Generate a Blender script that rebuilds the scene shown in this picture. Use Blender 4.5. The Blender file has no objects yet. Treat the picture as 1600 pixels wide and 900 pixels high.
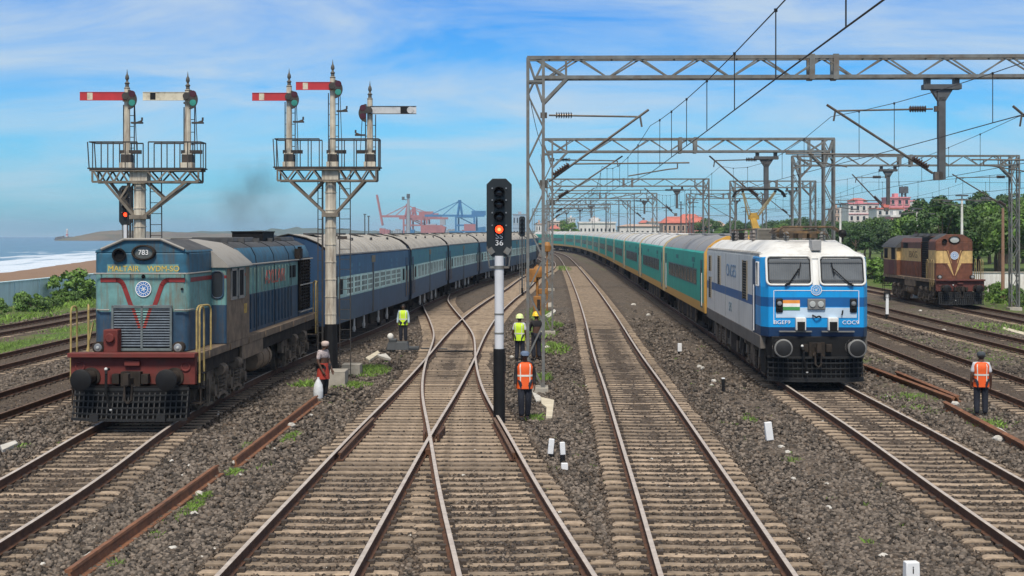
import bpy, bmesh, math, random
import numpy as np
from mathutils import Vector, Matrix
random.seed(7); RNG = np.random.default_rng(7)
PI = math.pi; R = math.radians
SC = bpy.context.scene; COL = SC.collection
# ------------------------------------------------------------------ camera, sky, sun, exposure
CAM_H = 4.4; FPX = 2200.0
cam_d = bpy.data.cameras.new('camera'); cam = bpy.data.objects.new('camera', cam_d); COL.objects.link(cam)
cam.location = (0, 0, CAM_H); cam.rotation_euler = (R(90), 0, 0)
cam_d.sensor_width = 36; cam_d.lens = 36*FPX/1600; cam_d.shift_y = -82/1600
cam_d.clip_start = 0.3; cam_d.clip_end = 40000
SC.camera = cam
SUN_EL, SUN_AZ = 54, 186        # azimuth of the sun, degrees clockwise from +Y (the view direction)
W = bpy.data.worlds.new('World'); SC.world = W; W.use_nodes = True
SKY_GAIN = (.66, .93, .95)
def build_world():
    nt = W.node_tree; nt.nodes.clear(); N = nt.nodes.new; L = nt.links.new
    out = N('ShaderNodeOutputWorld'); bg = N('ShaderNodeBackground'); bg.inputs[1].default_value = 0.15
    sky = N('ShaderNodeTexSky'); sky.sky_type = 'NISHITA'; sky.sun_disc = False
    sky.sun_elevation = R(SUN_EL); sky.sun_rotation = R(SUN_AZ); sky.altitude = 10
    sky.air_density = 1.0; sky.dust_density = 0.6; sky.ozone_density = 3.0
    tc = N('ShaderNodeTexCoord'); sep = N('ShaderNodeSeparateXYZ'); L(tc.outputs['Generated'], sep.inputs[0])
    # the blue of the clear sky, deeper with height above the horizon
    el = N('ShaderNodeMapRange'); el.inputs[1].default_value = 0; el.inputs[2].default_value = .22; L(sep.outputs[2], el.inputs[0])
    rmp = N('ShaderNodeValToRGB'); L(el.outputs[0], rmp.inputs[0]); cr = rmp.color_ramp
    cr.elements[0].position = 0; cr.elements[0].color = (.40, .67, 1.0, 1)
    cr.elements[1].position = 1; cr.elements[1].color = (.055, .44, 1.0, 1)
    e = cr.elements.new(.35); e.color = (.43, .70, .98, 1)
    mul = N('ShaderNodeMix'); mul.data_type = 'RGBA'; mul.blend_type = 'MULTIPLY'; mul.inputs[0].default_value = 1
    gn = N('ShaderNodeVectorMath'); gn.operation = 'MULTIPLY'; gn.inputs[1].default_value = SKY_GAIN; L(sky.outputs[0], gn.inputs[0])
    L(gn.outputs[0], mul.inputs[6]); L(rmp.outputs[0], mul.inputs[7])
    # wispy cloud layer, projected on a plane above
    zc = N('ShaderNodeMath'); zc.operation = 'ADD'; zc.inputs[1].default_value = .20; L(sep.outputs[2], zc.inputs[0])
    zm = N('ShaderNodeMath'); zm.operation = 'MAXIMUM'; zm.inputs[1].default_value = .03; L(zc.outputs[0], zm.inputs[0])
    dx = N('ShaderNodeMath'); dx.operation = 'DIVIDE'; L(sep.outputs[0], dx.inputs[0]); L(zm.outputs[0], dx.inputs[1])
    dy = N('ShaderNodeMath'); dy.operation = 'DIVIDE'; L(sep.outputs[1], dy.inputs[0]); L(zm.outputs[0], dy.inputs[1])
    cmb = N('ShaderNodeCombineXYZ'); L(dx.outputs[0], cmb.inputs[0]); L(dy.outputs[0], cmb.inputs[1])
    mp = N('ShaderNodeMapping'); mp.inputs['Scale'].default_value = (1.5, 2.6, 1); mp.inputs['Rotation'].default_value = (0, 0, R(24)); mp.inputs['Location'].default_value = (1.7, .4, 0)
    L(cmb.outputs[0], mp.inputs[0])
    n1 = N('ShaderNodeTexNoise'); n1.inputs['Scale'].default_value = .95; n1.inputs['Detail'].default_value = 10; n1.inputs['Roughness'].default_value = .60; n1.inputs['Distortion'].default_value = .45
    L(mp.outputs[0], n1.inputs['Vector'])
    cr2 = N('ShaderNodeValToRGB'); L(n1.outputs[0], cr2.inputs[0])
    cr2.color_ramp.elements[0].position = .35; cr2.color_ramp.elements[0].color = (0, 0, 0, 1)
    cr2.color_ramp.elements[1].position = .66; cr2.color_ramp.elements[1].color = (1, 1, 1, 1)
    amt = N('ShaderNodeMath'); amt.operation = 'MULTIPLY'; amt.inputs[1].default_value = .80; L(cr2.outputs[0], amt.inputs[0])
    hm = N('ShaderNodeMapRange'); hm.interpolation_type = 'SMOOTHSTEP'; hm.inputs[1].default_value = .0; hm.inputs[2].default_value = .11; hm.inputs[3].default_value = .50; L(sep.outputs[2], hm.inputs[0])
    am2 = N('ShaderNodeMath'); am2.operation = 'MULTIPLY'; L(amt.outputs[0], am2.inputs[0]); L(hm.outputs[0], am2.inputs[1])
    mix = N('ShaderNodeMix'); mix.data_type = 'RGBA'; L(am2.outputs[0], mix.inputs[0]); L(mul.outputs[2], mix.inputs[6])
    mix.inputs[7].default_value = (3.9, 4.7, 5.4, 1)
    # overhead and behind the camera the cloud closes to a bright pale layer
    ov = N('ShaderNodeMapRange'); ov.interpolation_type = 'SMOOTHSTEP'; ov.inputs[1].default_value = .20; ov.inputs[2].default_value = .55; ov.inputs[4].default_value = .85; L(sep.outputs[2], ov.inputs[0])
    mx3 = N('ShaderNodeMix'); mx3.data_type = 'RGBA'; L(ov.outputs[0], mx3.inputs[0]); L(mix.outputs[2], mx3.inputs[6]); mx3.inputs[7].default_value = (4.3, 4.2, 4.0, 1)
    L(mx3.outputs[2], bg.inputs[0]); L(bg.outputs[0], out.inputs[0])
build_world()
sun_d = bpy.data.lights.new('sun', 'SUN'); sun_d.energy = 3.9; sun_d.angle = R(13); sun_d.color = (1, .93, .82)
sun = bpy.data.objects.new('sun', sun_d); COL.objects.link(sun)
_a = R(SUN_AZ); _sv = Vector((math.sin(_a)*math.cos(R(SUN_EL)), math.cos(_a)*math.cos(R(SUN_EL)), math.sin(R(SUN_EL))))
sun.rotation_euler = _sv.to_track_quat('Z', 'Y').to_euler(); sun.location = (0, -20, 60)
SC.view_settings.view_transform = 'Standard'; SC.view_settings.look = 'None'; SC.view_settings.gamma = 1
SC.view_settings.exposure = 0.0
SC.view_settings.use_curve_mapping = False
SC.render.engine = 'CYCLES'
SC.cycles.max_bounces = 6; SC.cycles.volume_bounces = 0; SC.cycles.use_denoising = True
SC.cycles.transparent_max_bounces = 8

# ------------------------------------------------------------------ placing helpers
def gz(D):                     # the line climbs very gently beyond 70 m
    return 0.0 if D < 70 else min(1.5, .0035*(D-70))
def at(x, y, z=0.0):           # photo pixel (1600 x 900) of a point at height z above the line -> X, D
    dy = y-368
    D = (CAM_H-z)*FPX/max(dy, .5)
    if D > 70: D = (CAM_H-z+.245)*FPX/(dy+7.7)
    return (x-800)*D/FPX, D
def XZ(x, y, D): return (x-800)*D/FPX, CAM_H-(y-368)*D/FPX
# ------------------------------------------------------------------ materials
MATS = {}
def mat(name, col, rough=.65, metal=0.0, var=.25, scale=2.0, dirt=None, damt=.4, dscale=1.2, streak=False, bump=.0, bscale=25, emit=None, island=0.0, objrand=0.0, spec=None):
    if name in MATS: return MATS[name]
    m = bpy.data.materials.new(name); m.use_nodes = True; MATS[name] = m
    nt = m.node_tree; N = nt.nodes.new; L = nt.links.new; b = nt.nodes['Principled BSDF']
    b.inputs['Roughness'].default_value = rough; b.inputs['Metallic'].default_value = metal
    if spec is not None: b.inputs['Specular IOR Level'].default_value = spec
    tc = N('ShaderNodeTexCoord')
    vec = tc.outputs['Object']
    n = N('ShaderNodeTexNoise'); n.inputs['Scale'].default_value = scale; n.inputs['Detail'].default_value = 6; n.inputs['Roughness'].default_value = .6
    L(vec, n.inputs['Vector'])
    mr = N('ShaderNodeMapRange'); mr.inputs[1].default_value = .3; mr.inputs[2].default_value = .7; mr.inputs[3].default_value = 1-var; mr.inputs[4].default_value = 1+var
    L(n.outputs[0], mr.inputs[0])
    val = mr.outputs[0]
    def mulv(v, src, a):
        q = N('ShaderNodeMapRange'); q.inputs[3].default_value = 1-a; q.inputs[4].default_value = 1+a; L(src, q.inputs[0])
        k = N('ShaderNodeMath'); k.operation = 'MULTIPLY'; L(v, k.inputs[0]); L(q.outputs[0], k.inputs[1]); return k.outputs[0]
    if island: val = mulv(val, N('ShaderNodeNewGeometry').outputs['Random Per Island'], island)
    if objrand: val = mulv(val, N('ShaderNodeObjectInfo').outputs['Random'], objrand)
    hsv = N('ShaderNodeHueSaturation'); hsv.inputs['Color'].default_value = (*col, 1); L(val, hsv.inputs['Value'])
    c = hsv.outputs[0]
    if dirt:
        mp = N('ShaderNodeMapping'); mp.inputs['Scale'].default_value = (3.2, 3.2, .35) if streak else (1, 1, 1); L(vec, mp.inputs[0])
        n2 = N('ShaderNodeTexNoise'); n2.inputs['Scale'].default_value = dscale; n2.inputs['Detail'].default_value = 8; n2.inputs['Roughness'].default_value = .65; L(mp.outputs[0], n2.inputs['Vector'])
        m2 = N('ShaderNodeMapRange'); m2.inputs[1].default_value = .48; m2.inputs[2].default_value = .72; m2.inputs[4].default_value = damt; L(n2.outputs[0], m2.inputs[0])
        mx = N('ShaderNodeMix'); mx.data_type = 'RGBA'; L(m2.outputs[0], mx.inputs[0]); L(c, mx.inputs[6]); mx.inputs[7].default_value = (*dirt, 1); c = mx.outputs[2]
    L(c, b.inputs['Base Color'])
    if bump:
        n3 = N('ShaderNodeTexNoise'); n3.inputs['Scale'].default_value = bscale; n3.inputs['Detail'].default_value = 5; L(vec, n3.inputs['Vector'])
        bp = N('ShaderNodeBump'); bp.inputs['Strength'].default_value = bump; bp.inputs['Distance'].default_value = .02; L(n3.outputs[0], bp.inputs['Height']); L(bp.outputs[0], b.inputs['Normal'])
    if emit:
        b.inputs['Emission Color'].default_value = (*emit[:3], 1); b.inputs['Emission Strength'].default_value = emit[3]
    return m
# ------------------------------------------------------------------ objects
def tag(o, label=None, cat=None, group=None, kind=None):
    if label: o['label'] = label
    if cat: o['category'] = cat
    if group: o['group'] = group
    if kind: o['kind'] = kind
    return o
def thing(name, label, cat, loc=(0, 0, 0), rz=0.0, group=None):
    o = bpy.data.objects.new(name, None); COL.objects.link(o); o.location = loc; o.rotation_euler = (0, 0, rz)
    o.empty_display_size = .3
    return tag(o, label, cat, group)
KIDS = {}
def link(o, parent=None):
    COL.objects.link(o)
    if parent is not None: o.parent = parent; KIDS.setdefault(parent.name, []).append(o)
    return o
def copy_tree(o, parent=None):
    c = o.copy(); link(c, parent)
    for ch in list(KIDS.get(o.name, [])): copy_tree(ch, c)
    return c
class MB:
    def __init__(s): s.v = []; s.f = []; s.m = []
    def add(s, verts, faces, mi=0, M=None):
        o = len(s.v)
        for p in verts:
            s.v.append(tuple(M @ Vector(p)) if M is not None else tuple(p))
        for q in faces: s.f.append(tuple(i+o for i in q)); s.m.append(mi)
        return s
    def box(s, c, d, mi=0, rx=0, ry=0, rz=0, tx=1, ty=1):       # centre, full size, taper of the top
        x, y, z = d[0]/2, d[1]/2, d[2]/2
        vs = [(-x, -y, -z), (x, -y, -z), (x, y, -z), (-x, y, -z), (-x*tx, -y*ty, z), (x*tx, -y*ty, z), (x*tx, y*ty, z), (-x*tx, y*ty, z)]
        M = Matrix.Translation(c) @ Matrix.Rotation(rz, 4, 'Z') @ Matrix.Rotation(ry, 4, 'Y') @ Matrix.Rotation(rx, 4, 'X')
        return s.add(vs, [(0, 3, 2, 1), (4, 5, 6, 7), (0, 1, 5, 4), (1, 2, 6, 5), (2, 3, 7, 6), (3, 0, 4, 7)], mi, M)
    def bb(s, a, b, mi=0):                                       # box by two corners
        return s.box([(a[i]+b[i])/2 for i in range(3)], [abs(b[i]-a[i]) for i in range(3)], mi)
    def cyl(s, a, b, r, r2=None, n=12, mi=0, cap=True, off=0):
        a, b = Vector(a), Vector(b); d = b-a
        if d.length < 1e-6: return s
        q = d.to_track_quat('Z', 'Y').to_matrix(); r2 = r if r2 is None else r2
        vs = []
        for k in range(n):
            t = 2*PI*k/n+off; e = q @ Vector((math.cos(t), math.sin(t), 0)); vs.append(a+e*r); vs.append(b+e*r2)
        fs = [(2*k, 2*((k+1) % n), 2*((k+1) % n)+1, 2*k+1) for k in range(n)]
        if cap: fs += [tuple(2*k for k in range(n))[::-1], tuple(2*k+1 for k in range(n))]
        return s.add(vs, fs, mi)
    def bar(s, a, b, w, mi=0): return s.cyl(a, b, w*.7071, n=4, mi=mi, off=PI/4)
    def tube(s, pts, r, n=8, mi=0):
        for i in range(len(pts)-1): s.cyl(pts[i], pts[i+1], r, n=n, mi=mi)
        return s
    def lathe(s, prof, c=(0, 0, 0), n=16, mi=0, axis='Z'):        # prof: (r, h)
        vs = []
        for r, h in prof:
            for k in range(n):
                t = 2*PI*k/n; x, y = r*math.cos(t), r*math.sin(t)
                p = (x, y, h) if axis == 'Z' else ((x, h, y) if axis == 'Y' else (h, x, y))
                vs.append((p[0]+c[0], p[1]+c[1], p[2]+c[2]))
        fs = []
        for i in range(len(prof)-1):
            for k in range(n): fs.append((i*n+k, i*n+(k+1) % n, (i+1)*n+(k+1) % n, (i+1)*n+k))
        fs.append(tuple(range(n))[::-1]); fs.append(tuple((len(prof)-1)*n+k for k in range(n)))
        return s.add(vs, fs, mi)
    def sph(s, c, r, mi=0, n=10, m=6):
        if not hasattr(r, '__len__'): r = (r, r, r)
        vs = [(c[0], c[1], c[2]-r[2])]
        for i in range(1, m):
            p = PI*i/m-PI/2
            for k in range(n): vs.append((c[0]+r[0]*math.cos(p)*math.cos(2*PI*k/n), c[1]+r[1]*math.cos(p)*math.sin(2*PI*k/n), c[2]+r[2]*math.sin(p)))
        vs.append((c[0], c[1], c[2]+r[2])); fs = []
        for k in range(n): fs.append((0, 1+(k+1) % n, 1+k))
        for i in range(m-2):
            for k in range(n): fs.append((1+i*n+k, 1+i*n+(k+1) % n, 1+(i+1)*n+(k+1) % n, 1+(i+1)*n+k))
        t = len(vs)-1
        for k in range(n): fs.append((1+(m-2)*n+k, 1+(m-2)*n+(k+1) % n, t))
        return s.add(vs, fs, mi)
    def ext(s, poly, a, b, axis='Y', mi=0, mis=None, cap=True, capmi=None):  # extrude a closed 2-D outline
        n = len(poly)
        P = (lambda p, t: (p[0], t, p[1])) if axis == 'Y' else ((lambda p, t: (t, p[0], p[1])) if axis == 'X' else (lambda p, t: (p[0], p[1], t)))
        o = len(s.v)
        for p in poly: s.v.append(P(p, a))
        for p in poly: s.v.append(P(p, b))
        for k in range(n):
            s.f.append((o+k, o+(k+1) % n, o+n+(k+1) % n, o+n+k)); s.m.append(mis[k] if mis else mi)
        if cap:
            s.f.append(tuple(o+k for k in range(n))[::-1]); s.m.append(mi if capmi is None else capmi)
            s.f.append(tuple(o+n+k for k in range(n))); s.m.append(mi if capmi is None else capmi)
        return s
    def loft(s, rings, mis=None, mi=0, cap=True):
        n = len(rings[0]); o = len(s.v)
        for r in rings: s.v.extend(tuple(p) for p in r)
        for i in range(len(rings)-1):
            for k in range(n):
                s.f.append((o+i*n+k, o+i*n+(k+1) % n, o+(i+1)*n+(k+1) % n, o+(i+1)*n+k)); s.m.append(mis[k] if mis else mi)
        if cap:
            s.f.append(tuple(o+k for k in range(n))[::-1]); s.m.append(mi)
            s.f.append(tuple(o+(len(rings)-1)*n+k for k in range(n))); s.m.append(mi)
        return s
    def build(s, name, mats, parent=None, smooth=35, bevel=0.0, loc=None):
        me = bpy.data.meshes.new(name); me.from_pydata(s.v, [], s.f); me.validate()
        mats = mats if isinstance(mats, (list, tuple)) else [mats]
        for m in mats: me.materials.append(m)
        if len(me.polygons) == len(s.m): me.polygons.foreach_set('material_index', s.m)
        bm = bmesh.new(); bm.from_mesh(me); bmesh.ops.recalc_face_normals(bm, faces=bm.faces); bm.to_mesh(me); bm.free()
        if smooth:
            me.polygons.foreach_set('use_smooth', [True]*len(me.polygons)); me.set_sharp_from_angle(angle=R(smooth))
        me.update()
        o = bpy.data.objects.new(name, me); link(o, parent)
        if loc: o.location = loc
        if bevel:
            b = o.modifiers.new('bevel', 'BEVEL'); b.width = bevel; b.segments = 2; b.limit_method = 'ANGLE'; b.angle_limit = R(40)
        return o
def np_mesh(name, V, F, mats, parent=None, smooth=False):
    me = bpy.data.meshes.new(name); V = np.asarray(V, dtype=np.float32); F = np.asarray(F, dtype=np.int32); k = F.shape[1]
    me.vertices.add(len(V)); me.vertices.foreach_set('co', V.ravel())
    me.loops.add(F.size); me.loops.foreach_set('vertex_index', F.ravel())
    me.polygons.add(len(F)); me.polygons.foreach_set('loop_start', np.arange(0, F.size, k, dtype=np.int32))
    me.update(calc_edges=True)
    if smooth: me.polygons.foreach_set('use_smooth', [True]*len(F))
    for m in (mats if isinstance(mats, (list, tuple)) else [mats]): me.materials.append(m)
    o = bpy.data.objects.new(name, me); return link(o, parent)
def lettering(txt, size, m, parent, loc, rot=(R(90), 0, 0), sx=1.0, depth=.004, align='CENTER', name='lettering'):
    cu = bpy.data.curves.new(name, 'FONT'); cu.body = txt; cu.size = size; cu.align_x = align; cu.align_y = 'CENTER'; cu.extrude = depth
    t = bpy.data.objects.new('tmp_text', cu); COL.objects.link(t); bpy.context.view_layer.update()
    me = bpy.data.meshes.new_from_object(t.evaluated_get(bpy.context.evaluated_depsgraph_get())); bpy.data.objects.remove(t)
    me.name = name; me.materials.clear(); me.materials.append(m)
    o = bpy.data.objects.new(name, me); o.location = loc; o.rotation_euler = rot; o.scale = (sx, 1, 1)
    return link(o, parent)
# ------------------------------------------------------------------ track paths
class Path:
    def __init__(s, pts):
        p = np.array(pts, float); d = np.arange(p[0, 0], p[-1, 0]+.01, .5)
        t = p[:, 0]; y = p[:, 1]; m = np.zeros(len(p)); h = np.diff(t); dl = np.diff(y)/h
        m[1:-1] = (dl[:-1]*h[1:]+dl[1:]*h[:-1])/(h[1:]+h[:-1]); m[0] = dl[0]; m[-1] = dl[-1]
        i = np.clip(np.searchsorted(t, d, side='right')-1, 0, len(h)-1); u = (d-t[i])/h[i]
        x = (2*u**3-3*u**2+1)*y[i]+(u**3-2*u**2+u)*h[i]*m[i]+(-2*u**3+3*u**2)*y[i+1]+(u**3-u**2)*h[i]*m[i+1]
        k = np.ones(9)/9; xp = np.concatenate([x[0]+(x[1]-x[0])*np.arange(-4, 0), x, x[-1]+(x[-1]-x[-2])*np.arange(1, 5)])
        s.d = d; s.xs = np.convolve(xp, k, 'valid')
    def X(s, D): return float(np.interp(D, s.d, s.xs))
    def pt(s, D): return Vector((s.X(D), D, gz(D)))
    def head(s, D): return math.atan2(s.X(D+.5)-s.X(D-.5), 1.0)      # angle right of +Y
    def step(s, D, dist):                                            # D after an arc length
        n = 24
        for _ in range(n): D += dist/n*math.cos(s.head(D))
        return D
def lin(a, b, d0=12, d1=420, n=12): return Path([(d, a+b*d) for d in np.linspace(d0, d1, n)])
PT1 = Path([(10, -8.2), (18, -8.22), (25, -8.35), (33, -8.82), (42, -8.84), (52, -8.40), (60, -7.8), (67, -7.3), (78, -6.85), (90, -6.35), (107, -5.3), (122, -4.1), (140, -2.2), (154, -.7), (172, .9), (190, 1.9), (210, 2.3), (230, 2.0), (250, .9), (270, -1.2)])
PTP = Path([(10, -3.08), (18.2, -2.95), (24, -2.83), (31, -2.68), (40, -2.42), (51.5, -2.2), (60, -2.1), (73, -1.8), (95, -.75), (112, .35), (140, 1.85), (154, 2.8), (172, 4.2), (190, 5.0), (210, 5.4), (230, 5.2), (250, 4.3), (270, 2.5)])
PTQ = Path([(10, .95), (18.2, .2), (24, -.35), (31, -.93), (40, -1.68), (50.4, -2.18), (56, -2.34), (61.7, -2.55), (72, -3.3), (84, -4.35), (95, -5.2), (104, -5.45)])
PT4 = Path([(10, 2.55), (18.2, 2.8), (23.2, 2.98), (31.4, 3.25), (40.3, 3.55), (50.4, 3.85), (73, 4.68), (100, 5.55), (130, 6.4), (171, 7.45), (216, 8.5), (251, 9.1), (280, 9.1), (305, 8.2), (330, 6.0), (350, 3.0), (365, 0)])
PT5 = Path([(10, 7.7), (18, 8.0), (25, 8.3), (31, 8.6), (41.5, 8.95), (60, 9.75), (87, 10.65), (112, 11.45), (135, 12.1), (165, 13.1), (192, 13.8), (218, 14.4), (254, 14.9), (286, 14.9), (310, 14.2), (335, 12.2), (355, 9.3), (372, 5.8), (386, 2)])
PT6 = Path([(10, 12.7), (25, 13.7), (39.7, 14.6), (50, 15.25), (59, 15.8), (68, 16.4), (80, 17.3), (100, 19), (130, 21), (200, 24), (300, 28)])
PT7 = lin(18.7, .035, 12, 330); PT8 = lin(24.35, .0405, 12, 330)
PLA = lin(-25.6, .022, 12, 300); PLB = lin(-18.75, .011, 12, 300); PLC = lin(-13.75, .006, 12, 260)
# ------------------------------------------------------------------ shared materials
m_rust = mat('rail_rust', (.085, .038, .020), .85, 0, .35, 6, dirt=(.16, .07, .03), damt=.5, dscale=3, bump=.2)
m_steel = mat('rail_head', (.46, .405, .36), .55, .05, .2, 5, spec=.3, dirt=(.22, .15, .12), damt=.35, dscale=2)
m_steel_dull = mat('rail_head_dull', (.14, .09, .065), .75, .0, .3, 5, spec=.2)
m_spare = mat('spare_rail', (.20, .085, .04), .85, 0, .3, 4, dirt=(.07, .04, .03), damt=.7, dscale=2.5, bump=.2)
m_sleeper = mat('sleeper_concrete', (.285, .220, .160), .9, 0, .28, 5, dirt=(.105, .078, .056), damt=.65, dscale=3.5, bump=.35, bscale=30, objrand=.34)
m_clip = mat('rail_clip', (.06, .045, .035), .8)
m_conc = mat('concrete', (.36, .33, .28), .9, 0, .2, 3, dirt=(.16, .14, .11), damt=.6, dscale=2, bump=.3)
m_white = mat('white_paint', (.72, .71, .67), .6, 0, .1, 3, dirt=(.33, .27, .2), damt=.55, dscale=2.2, streak=True)
m_black = mat('black_paint', (.009, .009, .010), .6, 0, .3, 3, spec=.25)
m_stone = mat('ballast_stone', (.112, .092, .075), .92, 0, .35, 14, island=.85, bump=.3, bscale=40)
m_stone_bed = mat('ballast_stone_bed', (.088, .066, .049), .92, 0, .3, 14, island=.7, bump=.3, bscale=40)
m_stone_oil = mat('ballast_stone_oily', (.040, .032, .027), .8, 0, .3, 14, island=.6)
m_pale = mat('pale_stone', (.52, .50, .46), .9, 0, .15, 6, dirt=(.3, .26, .2), damt=.4)

def ground_material():
    m = bpy.data.materials.new('ground'); m.use_nodes = True; nt = m.node_tree; N = nt.nodes.new; L = nt.links.new
    b = nt.nodes['Principled BSDF']; b.inputs['Roughness'].default_value = .95; b.inputs['Specular IOR Level'].default_value = .2
    geo = N('ShaderNodeNewGeometry'); pos = geo.outputs['Position']
    def noise(s, d=5, r=.55):
        n = N('ShaderNodeTexNoise'); n.inputs['Scale'].default_value = s; n.inputs['Detail'].default_value = d; n.inputs['Roughness'].default_value = r; L(pos, n.inputs['Vector']); return n.outputs[0]
    def rng(src, a, c, lo=0, hi=1):
        q = N('ShaderNodeMapRange'); q.inputs[1].default_value = a; q.inputs[2].default_value = c; q.inputs[3].default_value = lo; q.inputs[4].default_value = hi; L(src, q.inputs[0]); return q.outputs[0]
    def mixc(f, a, c):
        q = N('ShaderNodeMix'); q.data_type = 'RGBA'; L(f, q.inputs[0])
        for k, s in ((6, a), (7, c)):
            if isinstance(s, tuple): q.inputs[k].default_value = (*s, 1)
            else: L(s, q.inputs[k])
        return q.outputs[2]
    vor = N('ShaderNodeTexVoronoi'); vor.inputs['Scale'].default_value = 15; L(pos, vor.inputs['Vector'])
    bw = N('ShaderNodeSeparateColor'); L(vor.outputs['Color'], bw.inputs[0])
    stone = mixc(bw.outputs[0], (.026, .021, .017), (.225, .182, .145))
    stone = mixc(rng(noise(4.5, 8, .75), .42, .62, 0, .5), stone, (.036, .029, .024)); stone = mixc(rng(noise(1.1, 6, .7), .48, .68, 0, .6), stone, (.17, .140, .112)); stone = mixc(rng(noise(.35), .42, .66, 0, .6), stone, (.125, .098, .074))
    stone = mixc(rng(noise(.09), .5, .65, 0, .4), stone, (.085, .076, .068))
    at_ = N('ShaderNodeAttribute'); at_.attribute_name = 'zones'; sp = N('ShaderNodeSeparateColor'); L(at_.outputs['Color'], sp.inputs[0])
    def gate(z, n, w=.22):                                    # ragged edge between kinds of ground
        k = N('ShaderNodeMath'); k.operation = 'ADD'; L(z, k.inputs[0]); L(rng(n, .3, .7, -w, w), k.inputs[1]); return rng(k.outputs[0], .42, .62)
    grass = mixc(noise(2.5), (.055, .11, .02), (.12, .17, .045)); grass = mixc(rng(noise(.6), .45, .7, 0, .7), grass, (.15, .13, .07))
    sand = mixc(noise(.4), (.30, .20, .13), (.20, .13, .09))
    bedc = mixc(noise(3.0), (.092, .066, .048), (.050, .038, .030))
    c = mixc(gate(sp.outputs[2], noise(1.3), .18), stone, mixc(rng(bw.outputs[1], .2, .9, .25, .7), bedc, stone))
    oa = N('ShaderNodeAttribute'); oa.attribute_name = 'oil'; c = mixc(rng(oa.outputs['Fac'], .1, .9, 0, .75), c, (.030, .025, .022))
    c = mixc(gate(sp.outputs[0], noise(.5, 7, .65), .4), c, grass)
    c = mixc(gate(sp.outputs[1], noise(.1), .2), c, sand)
    L(c, b.inputs['Base Color'])
    bp = N('ShaderNodeBump'); bp.inputs['Strength'].default_value = .9; bp.inputs['Distance'].default_value = .05; bp.invert = True; L(vor.outputs['Distance'], bp.inputs['Height']); L(bp.outputs[0], b.inputs['Normal'])
    return m
def shore(D): return float(np.interp(D, [-50, 0, 216, 362, 800, 1450, 1700, 9000], [-66, -68, -80, -102, -168, -285, -285, -500]))
TRACKS = [PT1, PTP, PTQ, PT4, PT5, PT6, PT7, PT8, PLA, PLB, PLC]
def build_ground():
    xs = np.concatenate([-np.geomspace(5000, 100, 26), np.arange(-95, -30, 2.5), np.arange(-30, -14, .8), np.arange(-14, 17, .3), np.arange(17, 40, .8), np.arange(40, 100, 4), np.geomspace(100, 5000, 24)])
    ys = np.concatenate([np.arange(-30, 14, 4), np.arange(14, 62, .3), np.arange(62, 130, 1.2), np.arange(130, 420, 5), np.geomspace(425, 5000, 36)])
    V = np.zeros((len(ys), len(xs), 3)); Z = np.zeros((len(ys), len(xs), 4)); Z[..., 3] = 1
    nz = RNG.normal(size=(len(ys), len(xs))); ol = np.zeros((len(ys), len(xs)))
    for j, y in enumerate(ys):
        sh = shore(y); d = np.full(len(xs), 99.)
        for p in TRACKS:
            if p.d[0]-30 <= y <= p.d[-1]: d = np.minimum(d, np.abs(xs-p.X(y)))
        z = np.full(len(xs), -.245+gz(y))
        mound = np.clip((d-1.55)/.8, 0, 1)
        z += (.034+.013*min(1, max(0, (y-28)/22)))*np.clip((1.5-d)/.15, 0, 1) + mound*(.05*np.sin(xs*1.7+y*.23)*np.sin(y*.31+xs*.4)+.02*nz[j])
        t = np.clip((xs-(sh-30))/60, 0, 1); t = t*t*(3-2*t)
        z = np.where(xs < -33, -3.2+(z+3.2)*t, z)
        V[j, :, 0] = xs; V[j, :, 1] = y; V[j, :, 2] = z
        g = np.zeros(len(xs))
        g = np.maximum(g, np.where((xs > -23.1) & (xs < -19.9), .75, 0)); g = np.maximum(g, np.where((xs < -26.5) & (xs > -34), .95, 0))
        g = np.maximum(g, np.clip((xs-26.0)/7, 0, 1)*(1 if y < 500 else .8)); g = np.maximum(g, .36*np.where((xs > 11) & (xs < 26) & (d > 1.7), 1, 0))
        g = np.maximum(g, np.where(y > 420, .9, 0)*np.where(xs > sh+25, 1, 0))
        Z[j, :, 0] = g*np.where(d < 1.6, .2, 1)
        Z[j, :, 1] = np.where(xs < -34.5, np.clip(1-(xs-sh-45)/10, 0, 1), 0)
        Z[j, :, 2] = np.where(d < 1.7, .8, 0); ol[j] = np.clip(1-np.abs(d-.8725)/.28, 0, 1)
    nx = len(xs); I = np.arange(len(ys)*nx).reshape(len(ys), nx)
    F = np.stack([I[:-1, :-1], I[:-1, 1:], I[1:, 1:], I[1:, :-1]], -1).reshape(-1, 4)
    o = np_mesh('ground', V.reshape(-1, 3), F, ground_material(), smooth=True)
    a = o.data.color_attributes.new('zones', 'FLOAT_COLOR', 'POINT'); a.data.foreach_set('color', Z.reshape(-1, 4).astype(np.float32).ravel())
    a = o.data.attributes.new('oil', 'FLOAT', 'POINT'); a.data.foreach_set('value', ol.ravel().astype(np.float32))
    tag(o, kind='structure')
build_ground()

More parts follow.
